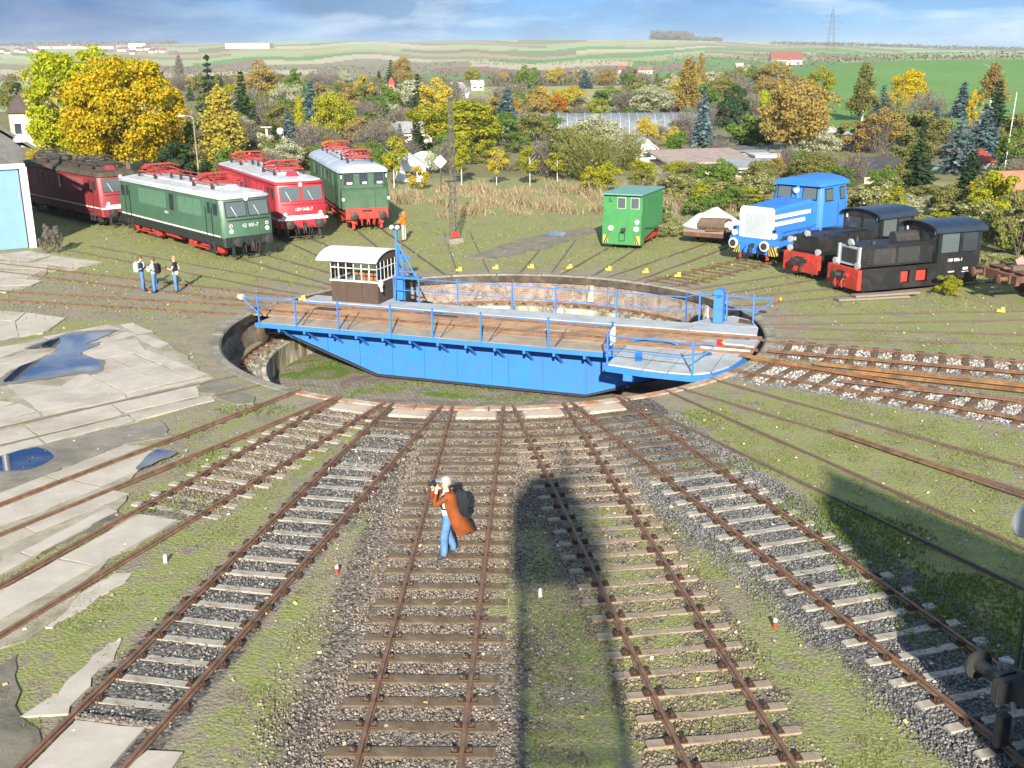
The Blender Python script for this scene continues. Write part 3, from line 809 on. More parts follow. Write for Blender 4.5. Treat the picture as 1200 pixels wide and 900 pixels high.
def paver_material():
    m, nt, b = nodes('pit floor pavers')
    tc = nt.nodes.new('ShaderNodeTexCoord')
    mp = nt.nodes.new('ShaderNodeMapping'); mp.inputs['Rotation'].default_value = (0, 0, .5)
    nt.links.new(tc.outputs['Object'], mp.inputs[0])
    br = nt.nodes.new('ShaderNodeTexBrick'); br.inputs['Scale'].default_value = 1.0
    br.inputs['Brick Width'].default_value = .24; br.inputs['Row Height'].default_value = .12; br.inputs['Mortar Size'].default_value = .014
    br.inputs['Color1'].default_value = (.23, .18, .15, 1); br.inputs['Color2'].default_value = (.31, .26, .225, 1); br.inputs['Mortar'].default_value = (.07, .075, .035, 1)
    nt.links.new(mp.outputs[0], br.inputs['Vector'])
    n1 = noise(nt, .38, 7, .65, dist=.8); n2 = noise(nt, 9, 6, .7)
    gr = ramp(nt, n2, [(.3, (.05, .085, .015)), (.55, (.10, .16, .03)), (.75, (.17, .23, .05))])
    so = ramp(nt, n2, [(.3, (.10, .08, .055)), (.7, (.2, .165, .12))])
    c = mix_rgb(nt, ramp(nt, n1, [(.40, 1.0), (.46, 0.0)]), br.outputs['Color'], so)
    c = mix_rgb(nt, ramp(nt, n1, [(.51, 0.0), (.58, 1.0)]), c, gr)
    nt.links.new(c, b.inputs['Base Color']); b.inputs['Roughness'].default_value = .95; b.inputs['Specular IOR Level'].default_value = .2
    bump(nt, b, n2, .7, .05)
    return m

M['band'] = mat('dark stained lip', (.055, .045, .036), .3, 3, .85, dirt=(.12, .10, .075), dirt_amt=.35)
PIT = thing('turntable_pit', 'round sunken turntable pit with concrete kerb and flaking brick wall', 'turntable pit', (CX, CY, 0))
# kerb as separate curved stones, the far half worn darker
NK = 30
for i in range(NK):
    a0, a1 = 2 * pi * i / NK + .002, 2 * pi * (i + 1) / NK - .002
    secs = []
    zt = .03 + random.uniform(-.008, .008)
    for k in range(6):
        a = a0 + (a1 - a0) * k / 5
        c, s = sin(a), cos(a)
        deg = math.degrees(a)
        near = 118 < deg < 216
        ro = 10.54
        secs.append([(10.14 * c, 10.14 * s, -.34), (ro * c, ro * s, -.34), (ro * c, ro * s, zt - (.03 if near else 0)), ((ro - .04) * c, (ro - .04) * s, zt), (10.20 * c, 10.20 * s, zt), (10.14 * c, 10.14 * s, zt - .05)])
    mb = MB(); mb.loft(secs); mb.build('kerb_stone', M['rim_rust'] if 128 < math.degrees((a0 + a1) / 2) < 212 else M['conc'], PIT)
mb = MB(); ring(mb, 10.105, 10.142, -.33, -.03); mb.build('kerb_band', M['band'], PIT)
mb = MB(); ring(mb, 10.20, 10.9, -1.5, -.30); mb.build('wall', M['brickwall'], PIT)
mb = MB(); ring(mb, 8.75, 10.3, -1.9, -1.30); mb.build('ledge', M['conc'], PIT)
mb = MB(); ring(mb, 8.60, 8.76, -2.4, -1.16); mb.build('inner_wall', M['stain'], PIT)
mb = MB(); ring(mb, 0.02, 8.7, -2.4, -2.02, 96); mb.build('floor', paver_material(), PIT)
mb = MB()
for r0, r1, z0, z1 in ((9.61, 9.73, -1.30, -1.27), (9.655, 9.685, -1.28, -1.19), (9.635, 9.705, -1.20, -1.15)): ring(mb, r0, r1, z0, z1)
mb.build('ring_rail', M['rail'], PIT)
sm = MB().box((0, 0, 0), (.52, .17, .10)).mesh('sleeper', M['wood_sleeper_br'], bevel=.02)
for i in range(96):
    a = 2 * pi * i / 96
    link('sleeper', sm, PIT, (9.50 * cos(a), 9.50 * sin(a), -1.27 + random.uniform(-.02, .02)), a + random.uniform(-.05, .05))
rub = MB()
for i in range(420):
    a = random.uniform(0, 2 * pi); r = random.uniform(8.85, 9.5); k_ = random.uniform(.03, .09)
    rub.box((r * cos(a), r * sin(a), -1.29 + k_ * .5), (k_ * 2, k_ * 1.6, k_ * 1.4), rz=random.uniform(0, 3), ry=random.uniform(-.5, .5))
stuff(rub.build('rubble', M['conc'], PIT))
# buttress niches in the wall
for i in range(26):
    a = radians(-60 + i * 6.1)
    if i in (3, 9, 14, 15, 20):
        mb = MB(); mb.box((0, 0, 0), (.10, .34, .78))
        mb.build('wall_pier', M['stain' if i % 3 else 'brickwall'], PIT, loc=(10.13 * sin(a), 10.13 * cos(a), -.72), rz=-a + pi / 2)

# ------------------------------------------------------------------ turntable bridge
TH = -0.36468
BR = thing('turntable_bridge', 'blue steel turntable bridge with timber deck and railings', 'turntable bridge', (CX, CY, 0), TH)
blk = M['black_steel']
# fish belly girders built of plates
def girder(y, face):
    outer = []
    top = -.22
    def zb(u):
        a = abs(u)
        return -1.86 if a < 4.2 else (-1.86 + (a - 4.2) / (8.3 - 4.2) * 1.36 if a < 8.3 else -.50)
    us = [-8.6, -7.6, -6.35, -4.95, -3.55, -2.2, -.85, .55, 1.2, 2.55, 4.2, 5.75, 7.2, 8.6]
    for a, b in zip(us, us[1:]):
        mb = MB()
        pts = [(a + .006, top), (b - .006, top)]
        low = [b - .006] + [k for k in (4.2, -4.2) if a < k < b] + [a + .006]
        low = sorted(set(low), reverse=True)
        pts += [(u, zb(u)) for u in low]
        A = [(u, y - .02, z) for u, z in pts]; B = [(u, y + .02, z) for u, z in pts]
        mb.loft([A, B]); mb.build('girder_plate', M['blue'], BR)
        s = MB(); s.box((b, y + face * .035, (top + zb(b)) / 2), (.05, .05, top - zb(b) - .02)); s.build('stiffener', M['blue'], BR)
    mb = MB()
    for a, b in ((-8.6, -4.2), (-4.2, 4.2), (4.2, 8.6)):
        a2, b2 = a, b
        secs = []
        for u in ((a, -8.3, b) if a == -8.6 else ((a, 8.3, b) if b == 8.6 else (a, b))):
            z = zb(u)
            secs.append([(u, y - .17, z - .05), (u, y + .17, z - .05), (u, y + .17, z), (u, y - .17, z)])
        mb.loft(secs)
    mb.build('bottom_flange', blk, BR)
    mb = MB(); mb.box((0, y, -.20), (17.2, .34, .05)); mb.build('top_flange', M['blue'], BR)
girder(-1.62, -1); girder(1.62, 1)
for u in (-8, -6, -4, -2, 0, 2, 4, 6, 8):
    mb = MB(); mb.box((u, 0, -.4), (.2, 3.1, .3)); mb.build('cross_beam', blk, BR)
# deck: timber boards between walkway plates
for k in range(10):
    y = -1.25 + k * .272
    if abs(abs(y + .0) - .75) < .05: pass
    for a, b in ((-9.9, -5.2), (-5.2, .1), (.1, 4.9), (4.9, 9.95)):
        mb = MB(); mb.box(((a + b) / 2, y + .01, .01 + random.uniform(-.006, .006)), (b - a - .02, .255, .07))
        mb.build('deck_board', M['timber_deck'], BR)
rm = rail_mesh(20.2, M['rail'], h=.08)
for s in (-1, 1):
    link('rail', rm, BR, (-10.1, s * .75, .115))
for s, y0, y1, n, ua, ub in ((-1, -2.58, -1.42, 12, -8.85, 5.6), (1, 1.50, 2.62, 12, -9.3, 7.2)):
    for k in range(n):
        a, b = ua + (ub - ua) * k / n, ua + (ub - ua) * (k + 1) / n
        mb = MB(); mb.box(((a + b) / 2, (y0 + y1) / 2, .02), (b - a - .012, y1 - y0, .05))
        mb.build('walkway_plate', M['plate'] if s > 0 else M['plate_old'], BR)
# blue edge channels under the walkways with knee brackets
for s, y, ua, ub in ((-1, -2.60, -8.95, 5.7), (1, 2.66, -9.4, 7.2)):
    mb = MB(); mb.box(((ua + ub) / 2, y, -.06), (ub - ua, .05, .17)); mb.build('edge_beam', M['blue'], BR)
for k in range(13):
    u = -7.9 + k * 1.12
    for s in (-1, 1):
        mb = MB()
        mb.box((u, s * 2.1, -.10), (.07, .98, .08))
        mb.cyl((u, s * 2.55, -.12), (u, s * 1.68, -.72), .045, n=6); mb.box((u, s * 2.58, -.16), (.09, .06, .22))
        mb.build('knee_bracket', M['blue'], BR)
# end wheels
for u in (-9.3, 9.3):
    for s in (-1, 1):
        mb = MB(); y = s * 1.15
        mb.lathe([(.05, -.09), (.40, -.09), (.44, -.05), (.46, .05), (.40, .09), (.05, .09)], (0, 0, 0), 'x', 20)
        o = mb.build('end_wheel', M['rail_old'], BR, smooth=True, loc=(9.66 * (1 if u > 0 else -1) * cos(.12), y, -.70), rz=0)
    mb = MB(); mb.box((u * .965, 0, -.42), (.5, 3.2, .42)); mb.build('end_carriage', blk, BR)
# widened platform with hand winch, far right
plat = [(6.9, 2.64), (9.75, 2.64), (9.35, 3.75), (8.7, 4.35), (6.9, 4.0)]
mb = MB(); mb.prism([(7.22, 1.50), (9.72, 1.50), (9.60, 2.62), (7.22, 2.62)], -.01, .05); mb.build('walkway_plate', M['plate'], BR)
mb = MB(); mb.prism([(7.1, 2.64), (9.58, 2.64), (9.2, 3.7), (8.4, 4.3), (7.6, 3.7)], -.01, .055); mb.build('platform_plate', M['plate'], BR)
mb = MB(); mb.box((8.25, 3.0, -.12), (2.3, .08, .18)); mb.build('platform_beam', M['blue'], BR)
mb = MB(); mb.prism([(8.75, 3.15), (9.4, 2.95), (9.2, 3.6), (8.7, 3.9)], .056, .062); mb.build('rust_patch', M['rust'], BR)
wn = MB()
wn.box((8.05, 2.95, .62), (.36, .46, 1.14)); wn.lathe([(.0, -.23), (.19, -.23), (.19, .23), (.0, .23)], (8.05, 2.95, 1.20), 'y', 14)
wn.box((8.05, 2.95, .62), (.42, .52, .06))
wn.build('drive_housing', M['blue'], BR, bevel=.02)
# widened platform, near right
for poly in ([(5.65, -4.0), (6.9, -4.25), (6.9, -1.45), (5.65, -1.45)], [(6.93, -4.27), (7.75, -4.35), (7.75, -1.45), (6.93, -1.45)], [(7.78, -4.35), (8.55, -4.30), (9.05, -3.9), (9.05, -1.45), (7.78, -1.45)], [(9.08, -3.85), (9.5, -3.0), (9.78, -1.45), (9.08, -1.45)]):
    mb = MB(); mb.prism(poly, -.01, .05); mb.build('platform_plate', M['plate'], BR)
mb = MB()
pp = [(5.6, -4.05), (6.9, -4.30), (8.55, -4.36), (9.1, -3.95), (9.55, -3.0), (9.84, -1.5)]
for a, b in zip(pp, pp[1:]):
    d = math.atan2(b[1] - a[1], b[0] - a[0]); L_ = math.hypot(b[0] - a[0], b[1] - a[1])
    mb.box(((a[0] + b[0]) / 2, (a[1] + b[1]) / 2, -.10), (L_ + .03, .06, .2), rz=d)
mb.box((5.6, -3.3, -.10), (.06, 1.5, .2)); mb.box((7.2, -3.0, -.14), (.08, 2.6, .16)); mb.box((8.6, -3.0, -.14), (.08, 2.6, .16)); mb.box((6.4, -4.1, -.3), (.3, .25, .25))
mb.build('platform_beam', M['blue'], BR)
mb = MB(); mb.box((9.0, -.95, .075), (1.7, .07, .05)); mb.build('white_edge_strip', M['white'], BR)
mb = MB(); mb.box((6.45, -2.95, .08), (.22, 1.25, .05), rz=.25); mb.build('step_bar', M['blue'], BR)
# railings
def railing(name, posts, h, rails, mat_=None, knee=None):
    t = []
    mb = MB()
    for rz_ in rails:
        mb.tube([(p[0], p[1], .04 + rz_) for p in posts], .022, 6)
    mb.build(name, M['blue'], BR, smooth=True)
    for p in posts:
        q = MB(); q.box((p[0], p[1], .02 + h / 2), (.055, .055, h + .28)); q.build('railing_post', M['blue'], BR)
front = [(u, -2.62) for u in (-8.75, -7.1, -5.25, -3.05, -1.35, .55, 3.1, 5.42)]
railing('handrail', front, .98, (.98,))
plf = [(5.42, -2.62), (5.65, -4.02), (8.55, -4.30)]
railing('handrail', plf, .98, (.98, .5))
back = [(u, 2.66) for u in (-5.55, -4.4, -2.65, -.25, 1.6, 4.1, 6.85)]
railing('handrail', back, .98, (.98, .48))
backp = [(6.85, 2.66), (7.25, 3.25), (7.85, 3.25), (8.3, 3.25), (9.3, 3.3)]
railing('handrail', backp, 1.0, (1.0, .5))
def outrigger(p, d, lamp, lens):
    mb = MB()
    e = (p[0] + d[0], p[1] + d[1], 1.02)
    mb.tube([(p[0], p[1], 1.02), e], .028); mb.tube([(p[0], p[1], .42), e], .026)
    mb.build('handrail', M['blue'], BR)
    l = MB(); l.lathe([(0, -.09), (.09, -.09), (.11, 0), (.09, .09), (0, .09)], (e[0], e[1], e[2]), 'x', 12)
    l.box((e[0] - .05 * (1 if d[0] > 0 else -1), e[1], e[2]), (.12, .2, .16))
    l.build('lamp', M[lens], BR, smooth=True)
    l = MB(); l.lathe([(0, -.06), (.07, -.06), (.08, .02), (0, .05)], (e[0] + (.1 if d[0] > 0 else -.1), e[1] + .04, e[2]), 'x', 10); l.build('lamp_lens', M['lamp_yel'], BR, smooth=True)
outrigger((-8.75, -2.62), (-.75, .0), 'w', 'white')
outrigger((9.3, 3.3), (.85, .1), 'y', 'rail_orange')
outrigger((8.55, -4.30), (.75, .55), 'r', 'lamp_red')
mb = MB(); mb.box((5.5, -2.85, .72), (.05, .52, .55)); mb.build('sign_board', M['white'], BR)
# levers and rods beside the front walkway, dark covers on the deck
for u in (-6.9, -4.95, -1.1, .8, 3.3):
    mb = MB(); mb.cyl((u, -2.5, .05), (u + .28, -2.0, .62), .018, n=6); mb.build('lever', blk, BR)
for u, y, L_ in ((-7.4, .3, 1.1), (-3.0, .9, .8), (-2.3, .75, 1.0), (2.6, .0, 1.0), (8.6, .25, 1.2), (7.3, -.1, .4)):
    mb = MB(); mb.box((u, y, .056), (L_, .42, .03)); mb.build('deck_cover', M['plate_old'] if u > 1 else blk, BR)
mb = MB(); mb.lathe([(.9, -.03), (1.0, -.03), (1.0, .03), (.9, .03)], (6.6, -.5, .02), 'y', 20); 
mb2 = MB()
for i in range(10):
    a0, a1 = pi * i / 10, pi * (i + 1) / 10
    mb2.cyl((6.5 + .8 * cos(a0), -.95, .08 + .13 * sin(a0)), (6.5 + .8 * cos(a1), -.95, .08 + .13 * sin(a1)), .04, n=6)
mb2.build('wheel_guard', M['blue'], BR)
mb = MB(); mb.box((9.3, .1, .07), (1.0, .7, .05)); mb.box((9.75, .1, .08), (.3, 1.0, .05)); mb.build('locking_bolt', M['galv'], BR)

# operator's cab carried on the far left end of the bridge
CAB = thing('operator_cab', 'operator cab with white barrel roof, many paned windows and brown panelled base', 'cabin', (CX, CY, 0), TH)
cu0, cu1, cn0, cn1 = -8.0, -5.85, 1.75, 3.70
zs, zt = .95, 1.78
mb = MB(); mb.box(((cu0 + cu1) / 2, (cn0 + cn1) / 2, .0), (cu1 - cu0 + .5, cn1 - cn0 + .3, .10)); mb.build('floor', M['plate'], CAB)
def boards(a, b, n):
    for k in range(n):
        t0, t1 = k / n, (k + 1) / n
        mb = MB()
        x0, y0, x1, y1 = a[0] + (b[0] - a[0]) * t0, a[1] + (b[1] - a[1]) * t0, a[0] + (b[0] - a[0]) * t1, a[1] + (b[1] - a[1]) * t1
        L_ = math.hypot(x1 - x0, y1 - y0)
        mb.box(((x0 + x1) / 2, (y0 + y1) / 2, .50), (L_ - .012, .04 + random.uniform(0, .008), .90), rz=math.atan2(y1 - y0, x1 - x0))
        mb.build('wall_panel', M['panel_br'], CAB)
    mb = MB(); mb.box(((a[0] + b[0]) / 2, (a[1] + b[1]) / 2, zs + .02), (math.hypot(b[0] - a[0], b[1] - a[1]) + .1, .12, .06), rz=math.atan2(b[1] - a[1], b[0] - a[0]))
    mb.build('window_sill', M['white'], CAB)
    for k in range(n * 2 + 1):
        t = k / (n * 2)
        x, y = a[0] + (b[0] - a[0]) * t, a[1] + (b[1] - a[1]) * t
        mb = MB(); mb.box((x, y, (zs + zt) / 2 + .05), (.035, .035, zt - zs + .14)); mb.build('mullion', M['white'], CAB)
    mb = MB(); mb.box(((a[0] + b[0]) / 2, (a[1] + b[1]) / 2, (zs + zt) / 2 + .14), (math.hypot(b[0] - a[0], b[1] - a[1]), .03, .03), rz=math.atan2(b[1] - a[1], b[0] - a[0]))
    mb.build('glazing_bar', M['white'], CAB)
    g = MB(); g.box(((a[0] + b[0]) / 2, (a[1] + b[1]) / 2, (zs + zt) / 2 + .04), (math.hypot(b[0] - a[0], b[1] - a[1]), .008, zt - zs), rz=math.atan2(b[1] - a[1], b[0] - a[0]))
    g.build('window_pane', M['clear'], CAB)
boards((cu0, cn0), (cu1, cn0), 3); boards((cu1, cn0), (cu1, cn1), 3); boards((cu1, cn1), (cu0, cn1), 3); boards((cu0, cn1), (cu0, cn0), 3)
# barrel roof, axis along the bridge
secs = []
for x in (cu0 - .55, cu1 + .12):
    up, dn = [], []
    for k in range(11):
        t = -1 + 2 * k / 10
        y = (cn0 + cn1) / 2 + t * (cn1 - cn0 + .5) / 2
        z = zt + .07 + .36 * (1 - t * t) ** .8
        up.append((x, y, z)); dn.append((x, y, z - .05))
    secs.append(up + dn[::-1])
mb = MB(); mb.loft(secs); mb.build('roof', M['white'], CAB, smooth=True)
for x in (cu0, cu1):
    P = [((cn0 + cn1) / 2 + t / 10 * (cn1 - cn0) / 2, zt + .02 + .33 * (1 - (t / 10) ** 2) ** .8) for t in range(-10, 11)]
    P = [(cn0, zt - .0)] + P + [(cn1, zt)]
    mb = MB(); mb.loft([[(x - .02, y, z) for y, z in P], [(x + .02, y, z) for y, z in P]]); mb.build('gable_panel', M['panel_br'], CAB)
mb = MB(); mb.box((-6.9, 3.2, .6), (1.5, .5, .95)); mb.build('control_desk', mat('faded orange desk', (.55, .20, .10), .2, 4), CAB)
mb = MB(); mb.box((-7.3, 2.4, .55), (.5, .5, .9)); mb.build('seat', M['greycloth'], CAB)
mb = MB(); mb.lathe([(0, -.12), (.10, -.10), (.13, .05), (.06, .16), (0, .16)], (cu1 + .16, cn0 - .03, .93), 'z', 12); mb.cyl((cu1 + .18, cn0 - .05, .82), (cu1 + .26, cn0 - .1, .62), .06, .05); mb.build('horn', M['white'], CAB, smooth=True)
# signal mast beside the cab
MA = thing('signal_mast', 'blue lattice post with a small lamp head beside the operator cab', 'mast', (CX, CY, 0), TH)
mu, mn = -5.5, 2.95
mb = MB()
mb.box((mu, mn, 1.5), (.09, .09, 3.1)); mb.box((mu + .22, mn + .1, 1.0), (.08, .08, 2.0)); mb.box((mu + .1, mn + .05, .55), (.28, .24, 1.0))
mb.cyl((mu, mn, 2.5), (mu + .85, mn + .1, .95), .035); mb.cyl((mu, mn, 2.45), (mu + .25, mn + .1, 1.2), .03); mb.cyl((mu, mn, 2.1), (mu + .0, mn - .35, .05), .03)
for z in (1.0, 1.25, 1.9): mb.box((mu + .3, mn + .05, z), (.75, .06, .05))
mb.box((mu + .75, mn + .1, 1.0), (.5, .4, .06))
mb.build('post', M['blue'], MA)
mb = MB(); mb.box((mu, mn, 3.12), (.34, .22, .22)); mb.build('lamp_head', M['black_steel'], MA)
for d in (-.13, .13):
    mb = MB(); mb.lathe([(0, 0), (.08, 0), (.09, .09), (0, .10)], (mu + d, mn - .19, 3.12), 'y', 10); mb.build('lamp_lens', M['lamp'], MA, smooth=True)

# ------------------------------------------------------------------ rail vehicles; local x points to the turntable, z = 0 at rail level
def outline(xf, xr, w, ch=.25):
    return [(xf, -w + ch), (xf, w - ch), (xf - ch * .8, w), (xr + ch * .8, w), (xr, w - ch), (xr, -w + ch), (xr + ch * .8, -w), (xf - ch * .8, -w)]
def lift(P, z): return [(p[0], p[1], z) for p in P]
def plate_quad(mb, P, n, t=.02, mi=0):
    n = Vector(n).normalized() * t
    A = [Vector(p) - n * .5 for p in P]; B = [Vector(p) + n for p in P]
    mb.loft([A, B], mi)
def buffers(root, x, zb, ys=.87, r=.22, L=.55, s=1, mt=None, head=None):
    for y in (-ys, ys):
        mb = MB()
        mb.cyl((x, y, zb), (x + s * (L - .08), y, zb), .10, n=12); mb.box((x + s * .04, y, zb), (.08, .34, .34))
        b = mb.build('buffer', mt or M['black_steel'], root, smooth=True)
        h = MB(); h.lathe([(0, 0), (r, 0), (r, .04), (r * .6, .07), (0, .08)] if s > 0 else [(0, 0), (r, 0), (r, -.04), (r * .6, -.07), (0, -.08)], (x + s * (L - .08), y, zb), 'x', 18)
        h.build('buffer_head', head or M['black_steel'], b, smooth=True)
def coupling(root, x, z, s=1, mt=None):
    mb = MB()
    mb.box((x + s * .1, 0, z), (.3, .12, .2)); mb.cyl((x + s * .2, 0, z), (x + s * .3, 0, z - .35), .035); mb.cyl((x + s * .25, .07, z - .1), (x + s * .22, .07, z - .5), .03); mb.cyl((x + s * .25, -.07, z - .1), (x + s * .22, -.07, z - .5), .03)
    for y in (-.42, .42):
        mb.tube([(x, y, z - .1), (x + s * .22, y, z - .2), (x + s * .18, y * .9, z - .55)], .03)
    mb.build('coupling', mt or M['black_steel'], root)
def wheelset(mb, x, r, y=.75, mi=0):
    for s in (-1, 1):
        mb.lathe([(.06, -.06), (r, -.06), (r + .03, -.05), (r + .03, -.02), (r, .0), (r, .06), (.06, .06)], (x, s * y, r), 'y', 20, mi)
    mb.cyl((x, -y, r), (x, y, r), .07, mi=mi)
def wheels(root, xs, r, mt, y=.75, name='wheel'):
    for x in xs:
        for s in (-1, 1):
            mb = MB()
            mb.lathe([(.05, -.05), (r * .78, -.05), (r * .8, -.07), (r + .03, -.07), (r, .07), (r * .8, .07), (r * .78, .04), (.10, .04), (.10, .09), (.0, .09)] if s > 0 else
                     [(.05, .05), (r * .78, .05), (r * .8, .07), (r + .03, .07), (r, -.07), (r * .8, -.07), (r * .78, -.04), (.10, -.04), (.10, -.09), (.0, -.09)], (0, 0, 0), 'y', 22)
            for k in range(10):
                a = 2 * pi * k / 10
                mb.box((cos(a) * r * .45, s * .03, sin(a) * r * .45), (r * .65, .05, .05), ry=-a)
            mb.build(name, mt, root, smooth=True, loc=(x, s * y, r))
def bogie(root, xc, wb, mt, L=3.9, r=.52):
    mb = MB()
    for s in (-1, 1):
        y = s * 1.08
        mb.box((xc, y, .72), (L, .10, .30)); mb.box((xc, y, .52), (.9, .12, .34))
        for dx in (-wb / 2, wb / 2):
            mb.box((xc + dx, y + s * .05, .52), (.42, .16, .46)); mb.cyl((xc + dx, y, .52), (xc + dx, y + s * .2, .52), .14, n=10)
            for d2 in (-.38, .38):
                mb.cyl((xc + dx + d2, y + s * .06, .42), (xc + dx + d2, y + s * .06, .74), .08, n=8)
        mb.box((xc, y + s * .06, .26), (L * .95, .05, .07))
        for dx in (-L / 2, L / 2): mb.box((xc + dx, y, .46), (.10, .2, .5))
        mb.cyl((xc - .5, y + s * .1, .86), (xc + .5, y + s * .1, .86), .12, n=8)
    for dx in (-L / 2, 0, L / 2): mb.box((xc + dx, 0, .7), (.18, 2.1, .22))
    b = mb.build('bogie', mt, root)
    for dx in (-wb / 2, wb / 2):
        for s in (-1, 1):
            w = MB(); w.lathe([(.05, -.06), (r, -.06), (r, .06), (.05, .06)], (0, 0, 0), 'y', 20)
            w.build('wheel', mt, b, smooth=True, loc=(xc + dx, s * .80, r))
def pantograph(root, xc, z, mt, L=2.5, W=1.15):
    mb = MB()
    for s in (-1, 1):
        mb.tube([(xc - L / 2, s * W * .75, z), (xc + L / 2, s * W * .75, z)], .035)
        mb.tube([(xc - L * .48, s * W * .6, z + .1), (xc, s * W * .45, z + .30), (xc + L * .48, s * W * .6, z + .1)], .03)
        mb.tube([(xc - L * .42, s * W * .55, z + .16), (xc + L * .42, s * W * .15, z + .30)], .02)
        mb.tube([(xc + L * .42, s * W * .55, z + .16), (xc - L * .42, s * W * .15, z + .30)], .02)
    for dx in (-L / 2, -L / 4, L / 4, L / 2): mb.tube([(xc + dx, -W * .75, z), (xc + dx, W * .75, z)], .03)
    for dx in (-.18, .18):
        mb.tube([(xc + dx, -W * .95, z + .26), (xc + dx, -W * .6, z + .40), (xc + dx, W * .6, z + .40), (xc + dx, W * .95, z + .26)], .035)
    for dx in (-L * .48, L * .48): mb.tube([(xc + dx, -W * .6, z + .1), (xc + dx, W * .6, z + .1)], .03)
    p = mb.build('pantograph', mt, root)
    for dx in (-L / 2 + .1, L / 2 - .1):
        for s in (-1, 1):
            i = MB(); i.lathe([(.0, -.28), (.05, -.28), (.09, -.22), (.06, -.18), (.09, -.13), (.06, -.09), (.08, -.04), (0, 0)], (xc + dx, s * W * .75, z), 'z', 10); i.build('insulator', M['insul'], p, smooth=True)

def place(az, R, z=RAIL_Z):
    x, y = polar(az, R)
    return (x, y, z), math.atan2(-cos(radians(az)), -sin(radians(az)))

